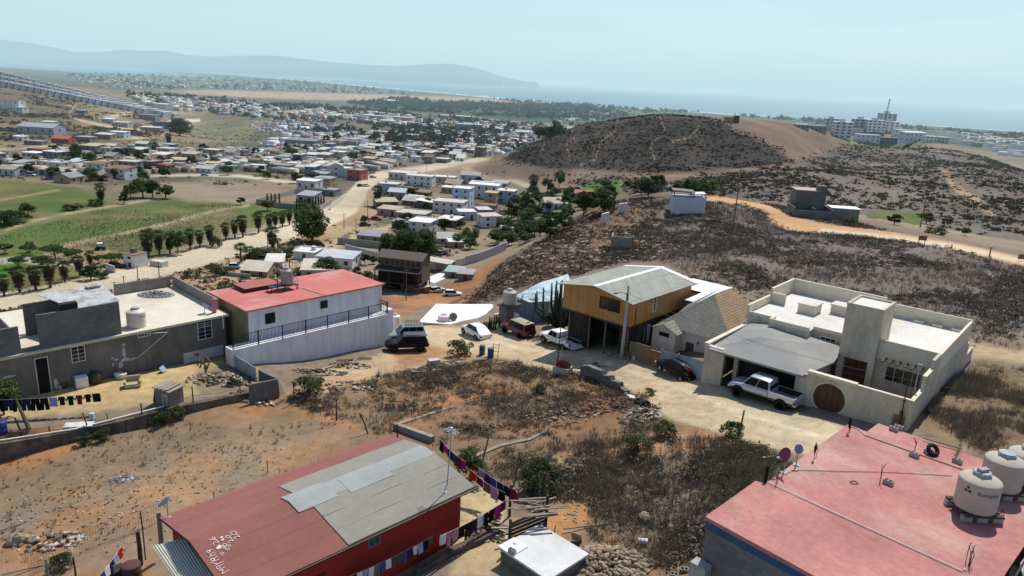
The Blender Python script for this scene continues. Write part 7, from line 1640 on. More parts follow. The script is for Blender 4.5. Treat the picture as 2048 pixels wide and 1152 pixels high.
def ordw(k):
    if k < 18: return ORD[k]
    k += 1
    if k == 19: return 'nineteenth'
    if k % 10 == 0: return {20: 'twentieth', 30: 'thirtieth', 40: 'fortieth', 50: 'fiftieth', 60: 'sixtieth', 70: 'seventieth'}[k]
    return TEN[k // 10 - 1] + '-' + ORD[k % 10 - 1]
BLOCKS = [('in the green field block', [(-10,325),(120,303),(330,295),(420,300),(470,322),(470,345),(300,348),(190,372),(60,352),(-10,352)], 52, 10.0, 31, (6, 12), (2.4, 3.4), True),
 ('in the block left of the road', [(470,315),(560,300),(700,300),(720,345),(640,372),(590,348),(500,345)], 38, 10.0, 32, (6, 11), (2.5, 4.0), True),
 ('in the block beyond the road bend', [(700,297),(900,296),(990,308),(930,322),(830,330),(740,345)], 38, 11, 33, (6, 11), (2.5, 4.0), True),
 ('near the dome hill road', [(775,372),(880,366),(985,362),(1020,395),(1000,440),(930,470),(820,478),(770,440)], 26, 9, 34, (6, 10), (2.6, 4), True)]
for desc, poly, n, md, seed, wr_, hr_, pt in BLOCKS:
    pts = [(q, p) for q, p in scatter(poly, n, md, seed) if all((p - t_).length > 10 for t_ in taken)]
    pts.sort(key=lambda a: a[0][0])
    for k, (q, p) in enumerate(pts):
        wl, rf = rnd.choice(WK), rnd.choice(RK); two = rnd.random() < .22; w_ = rnd.uniform(*wr_)
        house('%s house with %s roof, %s from left %s' % (wl, rf, ordw(k), desc), 0, 0, 0, 0, rnd.uniform(6, 10), wl, rf, rnd.choice((-12, -12, -8, -16, 78)), rnd.choice(('flat', 'flat', 'shed', 'gable')), 2 if two else 1, 'small houses ' + desc, P=p, wm=w_, hm=rnd.uniform(*hr_) * (1.75 if two else 1))
# row houses marching down the left hill: each white house a thing
for row, (a, b, n, off) in enumerate((((-6, 149), (352, 236), 27, 0), ((-6, 158), (330, 233), 25, 1), ((-6, 168), (292, 226), 22, 2))):
    for k in range(n):
        t_ = (k + .5) / n; px, py = a[0] + (b[0] - a[0]) * t_, a[1] + (b[1] - a[1]) * t_ + 3
        house('white hillside row house, %s from the left in the %s row' % (ordw(k), ('top', 'middle', 'bottom')[row]), px, py, 0, 0, 8, (.62, .64, .66), 'white', -24, 'flat', 2, 'white row houses on the hill', wm=6.6, hm=7.0, parts=False); kid(WINM, 'window', HLAST[0], (-1.5, -.04, .4), 0, (2.6, 1, 2.4)); kid(WINM, 'window', HLAST[0], (1.2, -.04, 3.6), 0, (3.4, 1, 2.2))
# apartment blocks and houses on the right-hand ridge
def flats(label, px, py, wpx, hpx, dep, fl, col, ang):
    t = house(label, px, py, wpx, hpx, dep, col, 'white', ang, 'flat', fl, None, 'apartment_block', 'apartment block', parts=False)
    p = t.location; Z = Vector(p).dot(Fa); w = wpx * Z / FPX; h = hpx * Z / FPX
    n = max(2, int(w / 4.5))
    for f in range(fl):
        for k in range(n): kid(WINM, 'window', t, (-w/2 + w * (k + .5) / n, -.03, h * f / fl + h / fl * .3), 0, (w / n * .5, 1, h / fl * .42))
        for k in range(2): kid(WINM, 'window', t, (-w/2 - .03, dep * (k + .5) / 2, h * f / fl + h / fl * .3), R(90), (dep * .22, 1, h / fl * .42))
    m = MB(); m.box(-w * .25, w * .1, dep * .3, dep * .6, h, h + 2.4); m.build('stair_head', HWALL, t, color=(.5, .5, .5))
AB = (.66, .68, .71)
for a in (('white apartment block at the front left of the ridge, five floors', 1684, 276, 34, 31, 12, 5, (.68,.69,.72), -10), ('grey apartment block just behind the front left one', 1662, 262, 26, 24, 11, 4, (.52,.52,.54), -10), ('dark fronted apartment block in the middle of the ridge', 1722, 262, 32, 23, 12, 4, (.44,.43,.43), -10), ('pale stepped apartment block right of the dark fronted one', 1752, 263, 34, 22, 14, 4, AB, -10), ('wide pale apartment block at the right end of the row', 1782, 264, 28, 20, 12, 4, (.70,.70,.71), -10)): flats(*a)
t = flats('lone grey hotel tower by the shore beyond the ridge', 1776, 256, 26, 28, 20, 9, (.40, .45, .54), -8)
p = ground(1764, 262); t = thing('radio_mast', 'thin lattice radio mast standing beside the apartment blocks', 'mast', p, 0); Z = p.dot(Fa); m = MB(); hh = 62 * Z / FPX
for x, y in ((-1.2, -1), (1.2, -1), (0, 1.2)): m.tube([(x, y, 0), (x * .35 + 2.2, y * .35, hh)], .22, 4)
for k in range(12): z = hh * k / 12; s_ = 1 - .65 * k / 12; m.tube([(-1.2 * s_ + 2.2 * k / 12, -s_, z), (1.2 * s_ + 2.2 * k / 12, -s_, z + hh / 12), (2.2 * k / 12, 1.2 * s_, z)], .14, 4)
m.build('lattice', mat('mast_paint', (.12, .10, .11), .6, .1), t)
for lab, px, py, wpx, hpx, dep, wl, rf, ang, kd, st in (
 ('long white house with dark windows at the edge of the ridge', 1735, 284, 46, 14, 9, 'white', 'white', -8, 'flat', 2), ('dark glazed house at the edge of the ridge', 1783, 288, 38, 12, 9, (.16,.15,.16), (.3,.3,.3), -8, 'flat', 2), ('white house with a long sloping roof on the ridge', 1830, 284, 50, 18, 10, (.60,.64,.68), 'white', 14, 'shed', 2),
 ('tan walled house far left of the apartments', 1632, 262, 40, 10, 9, (.28,.28,.28), (.34,.36,.36), -6, 'flat', 1), ('low shed beside the tan walled ridge house', 1605, 258, 24, 8, 8, (.25,.27,.3), 'grey', -6, 'shed', 1), ('pale house with columns under the apartments', 1712, 268, 28, 10, 8, (.5,.5,.52), 'pale', -8, 'flat', 2), ('white cubic house between the sloping roof and the glazed one', 1805, 276, 34, 16, 9, 'white', 'white', -8, 'flat', 2),
 ('white house with black balcony on the right of the ridge', 1862, 284, 22, 11, 8, 'white', 'white', -8, 'flat', 2), ('pale house right of the black balcony one', 1885, 286, 22, 11, 8, (.5,.54,.6), 'white', -8, 'flat', 2), ('brown topped house near the right end of the ridge', 1910, 288, 26, 11, 8, 'white', (.25,.18,.15), -8, 'flat', 2), ('small white house where the ridge drops', 1935, 291, 22, 9, 8, 'white', 'pale', -8, 'flat', 1), ('orange walled house where the ridge drops', 1955, 294, 18, 8, 8, (.40,.22,.15), 'tan', -8, 'flat', 1)):
    house(lab, px, py, wpx, hpx, dep, wl, rf, ang, kd, st)
pts = scatter([(1960,286),(2048,292),(2048,322),(2000,312)], 14, 14, 51) + scatter([(1800,252),(1960,268),(1990,280),(1860,268)], 12, 22, 52); pts.sort(key=lambda a: a[0][0])
for k, (q, p) in enumerate(pts): house('pale house, %s from the left in the suburb behind the ridge' % ordw(k), 0, 0, 0, 0, 9, 'white', rnd.choice(('white', 'pale', 'silver')), -8, 'flat', 1, 'coastal suburb houses', P=p, wm=rnd.uniform(10, 16), hm=rnd.uniform(4, 7), parts=False)
# far town: too many and too small to count, one mass
def mass_boxes(name, polys, mt, seed, label=None):
    rg = np.random.default_rng(seed); V = []; F_ = []; Cc_ = []; k = 0
    ff = np.array([(0,1,5,4),(1,2,6,5),(2,3,7,6),(3,0,4,7),(4,5,6,7)])
    for poly, n, wl, hl, pal in polys:
        poly = np.array(poly, float); lo, hi = poly.min(0), poly.max(0); c = 0; t_ = 0
        while c < n and t_ < n * 30:
            t_ += 1; q = rg.uniform(lo, hi)
            if not inpoly(np.array([q[0]]), np.array([q[1]]), poly)[0]: continue
            p = at(q[0], q[1], -52 * S); 
            for _ in range(3): p = at(q[0], q[1], float(height(np.array([p.x]), np.array([p.y]), False)[0]))
            c += 1; w, d, h = rg.uniform(*wl), rg.uniform(*wl) * .8, rg.uniform(*hl); a = rg.choice((-.2, -.14, 1.37)) + rg.normal() * .04
            ca_, sa_ = math.cos(a), math.sin(a)
            b = np.array([(-w,-d),(w,-d),(w,d),(-w,d)]) / 2 @ np.array([[ca_, sa_], [-sa_, ca_]])
            V.append(np.concatenate([np.c_[b + (p.x, p.y), np.full(4, p.z - 2)], np.c_[b + (p.x, p.y), np.full(4, p.z + h)]])); F_.append(ff + 8 * k); k += 1
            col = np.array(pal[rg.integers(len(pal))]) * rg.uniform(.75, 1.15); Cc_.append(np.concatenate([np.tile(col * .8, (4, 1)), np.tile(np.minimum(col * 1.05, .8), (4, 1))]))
    return tag(npmesh(name, np.concatenate(V), np.concatenate(F_), mt, colors=np.concatenate(Cc_)), label, None, None, 'stuff')
town_m = mat('far_town', attr='tint', var=.12, scale=.1, rough=.9)
PAL = [(.60,.60,.58), (.62,.61,.6), (.40,.37,.33), (.26,.25,.24), (.36,.28,.20), (.50,.44,.36), (.22,.27,.34), (.34,.20,.16), (.55,.55,.56)]
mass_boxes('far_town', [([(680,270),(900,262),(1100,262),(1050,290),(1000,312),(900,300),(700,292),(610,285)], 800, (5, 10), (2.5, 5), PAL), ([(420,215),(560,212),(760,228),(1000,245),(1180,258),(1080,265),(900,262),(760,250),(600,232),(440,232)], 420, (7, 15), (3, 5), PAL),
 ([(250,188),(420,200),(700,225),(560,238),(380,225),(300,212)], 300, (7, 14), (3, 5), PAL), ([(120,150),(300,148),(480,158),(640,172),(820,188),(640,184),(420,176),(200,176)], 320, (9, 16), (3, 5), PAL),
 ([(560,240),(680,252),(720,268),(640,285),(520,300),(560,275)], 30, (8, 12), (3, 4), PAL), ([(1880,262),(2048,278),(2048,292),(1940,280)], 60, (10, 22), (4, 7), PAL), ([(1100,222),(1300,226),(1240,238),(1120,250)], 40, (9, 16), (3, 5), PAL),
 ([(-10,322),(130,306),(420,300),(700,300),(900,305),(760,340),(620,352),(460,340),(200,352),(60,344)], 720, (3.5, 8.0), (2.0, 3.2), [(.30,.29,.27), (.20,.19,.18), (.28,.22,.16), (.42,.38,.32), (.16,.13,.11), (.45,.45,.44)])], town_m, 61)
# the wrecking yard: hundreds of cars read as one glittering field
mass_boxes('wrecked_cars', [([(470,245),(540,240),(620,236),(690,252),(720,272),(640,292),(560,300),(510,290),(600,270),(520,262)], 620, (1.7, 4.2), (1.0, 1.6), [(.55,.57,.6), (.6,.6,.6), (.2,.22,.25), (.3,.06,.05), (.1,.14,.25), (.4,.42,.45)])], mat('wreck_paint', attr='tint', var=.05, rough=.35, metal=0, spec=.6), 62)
for lab, px, py, wpx, hpx, dep, wl, rf in (('long pale industrial hall in front of the woods', 910, 238, 70, 6, 22, 'grey', 'white'), ('wide grey industrial hall left of the pale one', 770, 240, 110, 7, 24, (.30,.28,.27), (.40,.42,.44)), ('white roofed depot beyond the wrecking yard', 780, 206, 34, 5, 20, 'grey', 'white'), ('white shed at the end of the grey hall', 772, 250, 30, 9, 14, 'white', 'white'), ('blue grey factory with a flat roof in the far town', 935, 262, 50, 13, 22, (.22,.26,.32), 'silver'), ('green roofed market hall right of the blue grey factory', 1035, 272, 44, 8, 20, (.3,.34,.34), (.38,.42,.42)), ('long dark roofed school building beside the wrecking yard', 600, 290, 66, 9, 12, (.20,.24,.22), (.26,.27,.26)), ('silver roofed shed in the far town, right of the school', 745, 298, 30, 7, 9, 'cream', 'silver')):
    house(lab, px, py, wpx, hpx, dep, wl, rf, -10, 'shed' if 'roofed' in lab else 'flat', 1, None, 'hall', 'hall', parts=False)
# yard walls in the valley
VW = mat('valley_block_wall', (.30, .285, .26), .95, .15, .5)
for lab, pts, h, mt in (('long white garden wall behind the silver roofed building', [(690,502),(745,516),(805,530),(872,540),(930,530)], 2.2, offw), ('lilac garden wall climbing the slope to the right', [(930,530),(960,522),(990,510),(1012,500)], 2.6, mat('lilac_wall', (.40,.38,.50), .9, .08)), ('grey block wall of the compound by the road', [(676,488),(770,498)], 2.2, VW), ('grey block wall on the right side of that compound', [(770,498),(800,480)], 2.0, VW), ('left block wall of that compound', [(676,488),(700,474)], 2.0, VW), ('long dark wall of the cypress yard', [(513,408),(560,416),(640,422),(662,408)], 2.2, VW), ('back wall of the cypress yard', [(513,408),(590,388),(640,385)], 2.2, VW), ('pale roadside wall of the cypress yard', [(660,420),(690,395)], 2.0, offw), ('low white planter wall at the road bend stall', [(424,546),(470,553),(500,556)], 1.0, VW), ('white wall by the gatehouse', [(213,540),(230,546)], 1.8, offw)):
    wall_line('garden_wall', lab, 'wall', pts, h, .25, mt, base=1.5)
m = MB(); m.box(-2.2, 2.2, -1, 1, -.5, 1.5); simple('kiosk', 'low white kiosk on the verge of the valley road', 'kiosk', m, offw, ground(318, 532), R(-20))
# cars far below, each with body, cabin and wheels
def small_car(label, px, py, hd, col, L_=4.5, van=False):
    t = thing('car', label, 'car', ground(px, py), hd); pm = mat('far_car_' + '_'.join('%02d' % int(c * 99) for c in col), col, .3, .03, spec=.5)
    m = MB(); st = [(-L_/2, .7, .85), (-L_/2 + .1, .95, .95), (-.3, 1.0, 1), (L_*.25, .95, 1), (L_/2 - .15, .8, .92), (L_/2, .6, .8)]; loft(m, st, .25, .88); m.build('body', pm, t)
    h = 2.0 if van else 1.5; m = MB(); m.add([(-L_*.42, .78, .9), (L_*.22, .78, .9), (L_*.22, -.78, .9), (-L_*.42, -.78, .9), (-L_*.34, .62, h), (L_*.06, .62, h), (L_*.06, -.62, h), (-L_*.34, -.62, h)], [(0,1,5,4),(1,2,6,5),(2,3,7,6),(3,0,4,7)]); m.build('window', CGL, t); m = MB(); m.box(-L_*.34, L_*.06, -.63, .63, h, h + .05); m.build('roof', pm, t)
    for x in (-L_*.3, L_*.3):
        for y in (-.8, .8): m = MB(); m.lathe([(.32, -.1), (.32, .1)], 10, axis='Y'); o = m.build('wheel', TYRE, t); o.location = (x, y, .32)
for lab, px, py, hd, c in (('white car driving up the valley road beside the dark one', 733, 373, 1.1, (.6,.6,.6)), ('dark car driving on the valley road', 721, 373, 1.1, (.04,.04,.05)), ('white car dumped on the red earth below the flank', 905, 592, .15, (.62,.64,.68)), ('damaged silver car next to the white one on the red earth', 873, 585, .8, (.4,.42,.45)), ('dark car parked under the big tree clump, left of two', 868, 508, .9, (.03,.035,.04)), ('dark car parked under the big tree clump, right of two', 884, 510, .9, (.06,.07,.07)), ('dark car parked at the side street corner', 730, 452, .5, (.03,.03,.035)), ('red truck in front of the tan roofed house', 752, 440, .2, (.3,.03,.03)), ('white car beside the planter at the road bend', 472, 537, .2, (.6,.6,.62)), ('dark car beside the gatehouse', 232, 535, .1, (.02,.02,.022)), ('silver car parked at the town road', 746, 356, .6, (.35,.36,.38)), ('white car in the yard of the silver roofed building', 645, 512, .1, (.5,.52,.55)), ('white van parked in the block beside the field', 62, 352, .1, (.55,.58,.68)), ('dark car under the brown timber house', 778, 578, .2, (.05,.06,.07)), ('white car beneath the brown timber house', 835, 572, .4, (.4,.42,.45)), ('white pick-up on the bare field edge', 410, 352, .1, (.4,.4,.42)), ('small car on the hillside track', 120, 291, .1, (.1,.1,.11))):
    small_car(lab, px, py, hd, c, van='van' in lab)
t = thing('golf_cart', 'dark tractor with a white canopy standing in the field', 'tractor', ground(202, 500), .2); m = MB(); m.box(-1.1, 1.2, -.6, .6, .4, 1.1); m.build('body', mat('dark_blue_paint', (.03,.05,.1), .5, .1), t); m = MB(); m.box(-.9, .5, -.65, .65, 2.0, 2.1); m.build('canopy', WHITE, t)
for x, y in ((-.85, -.6), (-.85, .6), (.45, -.6), (.45, .6)): m = MB(); m.tube([(x, y, 1), (x, y, 2)], .04, 4); m.build('canopy_post', METAL_BLACK, t)
for x, r in ((-.8, .55), (.9, .35)):
    for y in (-.7, .7): m = MB(); m.lathe([(r, -.12), (r, .12)], 12, axis='Y'); o = m.build('wheel', TYRE, t); o.location = (x, y, r)
t.name = 'tractor'
# poles
for lab, px, py, hpx in (('utility pole beside the brown timber house', 812, 600, 66), ('utility pole on the verge opposite the gatehouse', 319, 560, 38), ('pole at the road edge by the field palms', 250, 590, 40), ('pole at the near side of the valley road', 430, 562, 30), ('pole beside the near palms at the road', 536, 510, 46), ('pole on the roadside dirt mound', 688, 458, 32), ('tall pole by the side street', 735, 438, 38), ('pole on the near hilltop left of the track', 1466, 455, 85), ('pole behind the hilltop track, middle', 1495, 400, 26), ('pole in the near hill scrub right of the hut', 1440, 395, 20), ('low pole below the near hill crest', 1840, 455, 55), ('short marker post at the right of the hilltop track', 1978, 514, 20), ('leaning pole above the grey house roof', 276, 560, 30), ('short pole at the grey house back wall', 230, 585, 22), ('pole on the far road near the town', 853, 352, 24), ('pole in the middle of the side street', 712, 470, 34)):
    p = ground(px, py); h = hpx * p.dot(Fa) / FPX; m = MB(); m.tube([(0, 0, -.5), (.01 * h, 0, h)], [.13, .09], 6); m.rbox((.01 * h, 0, h * .93), (1.2, .08, .08), .4); simple('utility_pole', lab, 'utility pole', m, mat('pole_brown', (.16, .12, .09), .9, .15), p, 0, 'wooden poles along the tracks')
t = thing('sign', 'small brown board sign at the hilltop track', 'sign', ground(1843, 490), 0); m = MB(); m.box(-.7, .7, -.04, .04, .8, 1.6); m.build('board', mat('sign_brown', (.25, .11, .05), .8, .1), t)
for x in (-.5, .5): m = MB(); m.box(x - .05, x + .05, .045, .12, -.3, 1.5); m.build('post', WOODD, t)
t = thing('sign', 'brown board sign at the right edge of the hilltop track', 'sign', ground(2042, 522), 0); m = MB(); m.box(-.6, .8, -.04, .04, .3, 1.1); m.build('board', MATS['sign_brown'], t)
# ---------------------------------------------------------------- vegetation
LEAF = mat('leaves', attr='tint', var=.18, scale=1.2, rough=.75, spec=.15, trans=.35)
DRY = mat('dry_brush', attr='tint', var=.2, scale=1.5, rough=.95, spec=.05, trans=.12)
BARK = mat('bark', (.11, .085, .06), .95, .25, 3, .3)
def leafcloud(rg, centers, radii, per, size, pal, flat=1.0, up=.3):
    """leaf-sized faces spread through a set of clumps: returns verts, faces, colours"""
    V = []; Cc_ = []
    for c, r in zip(centers, radii):
        n = per; d = rg.normal(size=(n, 3)); d /= np.linalg.norm(d, axis=1)[:, None]
        rad = r * rg.uniform(.35, 1.05, n) ** .6; P = np.asarray(c) + d * rad[:, None] * (1, 1, flat)
        a = rg.normal(size=(n, 3)) + d * .8 + (0, 0, up); a /= np.linalg.norm(a, axis=1)[:, None]
        t = np.cross(a, rg.normal(size=(n, 3))); t /= np.linalg.norm(t, axis=1)[:, None]; b = np.cross(a, t)
        s = size * rg.uniform(.6, 1.4, n)[:, None]
        V.append(np.stack([P - t * s, P + b * s * .55, P + t * s, P - b * s * .55], 1))
        col = np.array(pal)[rg.integers(len(pal), size=n)] * (rg.uniform(.7, 1.2) * rg.uniform(.75, 1.25, n))[:, None]
        Cc_.append(np.repeat(col, 4, 0))
    V = np.concatenate(V).reshape(-1, 3); return V, np.arange(len(V)).reshape(-1, 4), np.concatenate(Cc_)
def proto(name, crown, trunk, crown_name='crown', mt=None):
    t = thing(name, None, name.replace('_', ' ')); o = npmesh(crown_name, *crown[:2], mt or LEAF, t, crown[2]); b = trunk
    if b: b.build('trunk', BARK, t)
    return t
GRN = [(.075,.112,.038), (.095,.135,.05), (.06,.09,.032), (.115,.15,.06)]
DKG = [(.046,.07,.03), (.058,.084,.036), (.04,.06,.026)]
LTG = [(.085,.125,.03), (.07,.11,.028), (.10,.14,.04)]
def mktree(seed, h, r, n, pal, flat=.8, per=90, size=.32, trunkr=.22, base=.35):
    rg = np.random.default_rng(seed); cs = []; rs = []
    for k in range(n):
        a = rg.uniform(0, 6.28); q = math.sqrt(rg.random()); z = h * (base + (1 - base) * rg.uniform(.1, .95)); w = r * q * math.sqrt(max(.15, 1 - abs((z / h - base) / (1 - base) * 2 - .9) ** 2 * .8))
        cs.append((math.cos(a) * w, math.sin(a) * w, z)); rs.append(r * rg.uniform(.26, .45))
    m = MB(); m.tube([(0, 0, -1), (.1, 0, h * .3), (-.05, .1, h * .6)], [trunkr, trunkr * .8, trunkr * .4], 7)
    for k in range(5): c = cs[k]; m.tube([(.05, .05, h * .3), (c[0] * .5, c[1] * .5, h * .45), (c[0] * .9, c[1] * .9, c[2])], [trunkr * .5, trunkr * .35, trunkr * .12], 5)
    return leafcloud(rg, cs, rs, per, size, pal, flat), m
TREES = {}
for k in range(3): TREES['round%d' % k] = proto('broadleaf_tree', *mktree(40 + k, 7, 3.2, 26, GRN, per=70))
for k in range(2): TREES['dark%d' % k] = proto('broadleaf_tree', *mktree(50 + k, 7, 2.8, 22, DKG, per=70))
TREES['big'] = proto('broadleaf_tree', *mktree(60, 10, 5.5, 60, GRN, per=90, size=.4, trunkr=.5, base=.2))
TREES['flat'] = proto('broadleaf_tree', *mktree(61, 3.2, 2.4, 22, LTG + GRN, flat=.35, per=80, size=.22, trunkr=.16, base=.62))
TREES['shrub'] = proto('shrub', *mktree(62, 2.6, 1.9, 20, GRN + DKG, per=150, size=.12, trunkr=.1, base=.05))
TREES['olive'] = proto('shrub', *mktree(66, 2.4, 1.8, 18, [(.09,.10,.045), (.11,.115,.05), (.07,.085,.035), (.13,.12,.07)], per=130, size=.12, trunkr=.1, base=.05))
def cypress():
    rg = np.random.default_rng(3); cs = [(rg.uniform(-.15, .15), rg.uniform(-.15, .15), .5 + k * .35) for k in range(18)]; rs = [.75 * math.sin(math.pi * min(.95, .25 + k / 26)) for k in range(18)]
    m = MB(); m.tube([(0, 0, -.5), (0, 0, 3)], .1, 5); return leafcloud(rg, cs, rs, 40, .2, DKG, 1.0), m
TREES['cypress'] = proto('cypress', *cypress())
def palm(seed, h, skirt=True):
    rg = np.random.default_rng(seed); t = thing('palm_tree', None, 'palm tree'); m = MB(); m.tube([(0, 0, -.6), (.08, 0, h * .5), (.05, .05, h)], [.32, .27, .24], 8); m.build('trunk', BARK, t)
    V = []; Cc_ = []
    def frond(a, el, L_, w, col, z0, r0=.2):
        d = np.array((math.cos(a) * math.cos(el), math.sin(a) * math.cos(el), math.sin(el))); s = np.array((-math.sin(a), math.cos(a), 0)); p0 = np.array((math.cos(a) * r0, math.sin(a) * r0, z0)); 
        for j in range(5):
            u = (j - 2) / 2; e = p0 + d * L_ * (.55) ; tip = p0 + d * L_ * (1 - .18 * abs(u)) + s * u * w + (0, 0, -.12 * L_ - .1 * abs(u)); mid = e + s * (u * w * .7)
            k = .05 * L_; V.extend([p0 + d * L_ * .35, mid + s * k, tip, mid - s * k]); c = np.array(col) * rg.uniform(.7, 1.3); Cc_.extend([c] * 4)
    for k in range(70): frond(rg.uniform(0, 6.28), rg.uniform(-.45, 1.35), rg.uniform(1.45, 2.3), 1.0, (.045, .075, .026) if rg.random() < .8 else (.085, .105, .04), h)
    V = np.array(V); npmesh('crown', V, np.arange(len(V)).reshape(-1, 4), LEAF, t, np.array(Cc_))
    if skirt:
        V = []; Cc_ = []
        for k in range(170):
            z = h - .1 - rg.random() ** .8 * h * .62; frond(rg.uniform(0, 6.28), rg.uniform(-1.3, -.75), rg.uniform(.9, 1.5) * (.35 + .9 * z / h), .6, (.075, .062, .042), z, .25 + .35 * z / h)
        V = np.array(V); npmesh('dead_frond_skirt', V, np.arange(len(V)).reshape(-1, 4), DRY, t, np.array(Cc_))
    return t
TREES['palm0'] = palm(1, 5.6); TREES['palm1'] = palm(2, 6.2); TREES['palm2'] = palm(3, 5.0, False)
USED = set()
def plant(kind, p, sc, label, cat, group=None, rz=None, sz=None):
    r = TREES[kind]; rz = rnd.uniform(0, 6.28) if rz is None else rz; sc = (sc, sc, sz or sc)
    if kind in USED: return dup(r, p, rz, label, group, cat, sc)
    USED.add(kind); r.location = p; r.rotation_euler = (0, 0, rz); r.scale = sc; return tag(r, label, cat, group)
def px_tree(kind, px, py, hpx, h0, label, cat, group=None, wf=1.):
    p = ground(px, py); s = hpx * p.dot(Fa) / FPX / h0 * (1.16 if 'palm' in kind else 1.03); o = plant(kind, p, s * wf, label, cat, group, None, s); return o
PL = [(9,592,40),(40,586,46),(72,581,46),(101,576,48),(130,563,38),(160,553,36),(181,532,28)]
for k, (a, b, h) in enumerate(PL): px_tree('palm%d' % (k % 2), a, b, h, 7.2, 'bushy fan palm, %s from the left in the roadside row near the gatehouse' % ORD[k], 'palm tree', 'palms before the gatehouse', 1.15)
PL = [(297,516,54),(319,510,42),(340,507,38),(381,500,36),(400,495,32),(420,490,34),(452,480,32),(470,476,30),(486,474,40),(517,466,36),(539,459,29),(551,457,28),(565,454,30),(579,450,27),(593,444,24),(604,441,24),(615,437,30),(628,430,22)]
for k, (a, b, h) in enumerate(PL): px_tree('palm%d' % (k % 2), a, b, h, 7.2, 'fan palm, %s from the left in the long row along the valley road' % ORD[k], 'palm tree', 'palms along the valley road', 1.05)
for a, b, h, lab in ((203,409,32,'lone fan palm between the two green fields'), (482,524,38,'dark fan palm at the near side of the valley road'), (545,500,40,'tall fan palm behind the tank tower'), (1066,388,32,'fan palm at the foot of the dome hill'), (755,412,34,'fan palm with a thick skirt at the road bend'), (500,518,26,'low palm clump right of the dark fan palm'), (512,520,24,'second low palm in the clump by the road'), (338,292,22,'tall fan palm in the middle of the town left of the road'), (548,505,30,'lower palm under the tall one behind the tank tower'), (556,500,24,'feathery small palm by the roadside pole')):
    px_tree('palm2' if 'low' in lab or 'dark fan' in lab or 'feath' in lab else 'palm1', a, b, h, 7.2, lab, 'palm tree', None, 1.2)
for k, (a, b, h, w) in enumerate(((11,507,18,1.0),(38,535,20,1.1),(85,535,22,1.1),(111,518,26,1.2),(145,522,22,1.1),(197,527,16,.9),(230,530,22,1.2),(60,510,20,1.))): px_tree('flat', a, b, h, 3.4, 'flat clipped tree, %s from the left by the park path' % ORD[k], 'tree', 'clipped trees by the park path', w)
for kd, a, b, h, h0, lab, w in (('big',625,483,62,10.5,'big dark spreading tree beside the valley road',1.0),('round0',356,508,48,7.4,'tall dense tree standing in the palm row',.8),('dark0',182,560,30,7.4,'dark round bush beside the gatehouse drive',1.5),('shrub',205,557,14,2.7,'long hedge right of the gatehouse bush',1.6),('shrub',432,494,22,2.7,'rounded bush in the palm row',.8),('round1',262,398,28,7.4,'dark tree at the left of the thicket between the fields',1.2),('round2',286,396,38,7.4,'tallest tree in the thicket between the fields',1.3),('dark1',306,396,32,7.4,'dark tree in the middle of the thicket between the fields',1.3),('round0',332,398,28,7.4,'round tree at the right end of the thicket',1.4),('dark0',248,408,20,7.4,'small dark tree at the lower left of the thicket',1.2),
 ('shrub',8,450,30,2.7,'dense bush at the far left of the hedge in the fields',1.4),('shrub',32,446,22,2.7,'second bush of the hedge in the fields',1.6),('round1',58,432,26,7.4,'larger tree in the hedge at the left fields',1.3),('shrub',146,420,12,2.7,'low bush beside the track between the fields',2.),('shrub',192,412,14,2.7,'bush under the lone fan palm',1.4),('dark1',482,411,16,7.4,'round bush alone at the edge of the brown field',1.3),('round2',535,422,22,7.4,'dark green tree before the cypress yard wall',1.5),('round0',60,505,22,7.4,'loose pale tree by the park path',1.),('round1',432,552,20,7.4,'rounded bush in the planter at the road bend',1.4),('olive',520,515,18,2.6,'olive scrub bank between the palms and the road',2.5),('olive',455,548,14,2.6,'olive bush at the road bend',1.6),('olive',573,512,18,2.6,'olive bush right of the tall palm',1.6),
 ('big',775,514,44,10.5,'left big tree of the clump above the brown timber house',.9),('big',812,520,56,10.5,'middle big tree of the clump above the brown timber house',.95),('big',852,516,52,10.5,'right big tree of the clump above the brown timber house',.9),('round1',655,552,36,7.4,'leafy tree just behind the red roof of the white house',1.4),('round2',735,562,20,7.4,'small tree left of the brown timber house',1.2),('dark0',712,555,22,7.4,'dark tree beside the garden wall',1.2),('dark1',692,556,18,7.4,'dark small tree by the white building end',1.3),('round0',748,574,24,7.4,'light green tree over the corner of the red roof',1.1),
 ('round0',1118,378,38,7.4,'tall narrow tree at the foot of the dome hill',.6),('dark1',1095,384,26,7.4,'dark tree left of the tall narrow one',1.3),('big',360,272,32,10.5,'big spreading gum tree below the row houses',1.2),('round1',1852,448,22,7.4,'dark bush inside the green patch by the block house',1.5),('dark0',1788,450,22,7.4,'dark tree in front of the green patch',1.6),('round2',1929,472,17,7.4,'lone round tree on the right-hand slope',1.2),('shrub',1870,468,14,2.7,'dark bushes along the hilltop track',2.),('round1',730,449,18,7.4,'small tree at the corner of the side street',1.1),('dark0',640,500,16,7.4,'low dark tree near the silver roofed building',1.4),('round2',1700,452,18,7.4,'tree behind the white lean-to roof',1.5)):
    px_tree(kd, a, b, h, h0, lab, 'bush' if 'bush' in lab or 'hedge' in lab or 'scrub' in lab else 'tree', None, w)
for k in range(9): px_tree('dark%d' % (k % 2), 645 + k * 17, 515 + k * 2.2 + (k % 3) * 2, 16 + (k % 3) * 3, 7.4, 'small dark tree, %s from the left along the white garden wall' % ORD[k], 'tree', 'trees along the white garden wall', 1.2)
for k in range(15): px_tree('cypress', 594 + k * 5.4 if k < 11 else 535 + (k - 11) * 8, 421 - k * .6 if k < 11 else 410, 24, 6.9, 'thin dark cypress in the walled yard', 'cypress', 'cypresses in the walled yard', .9)
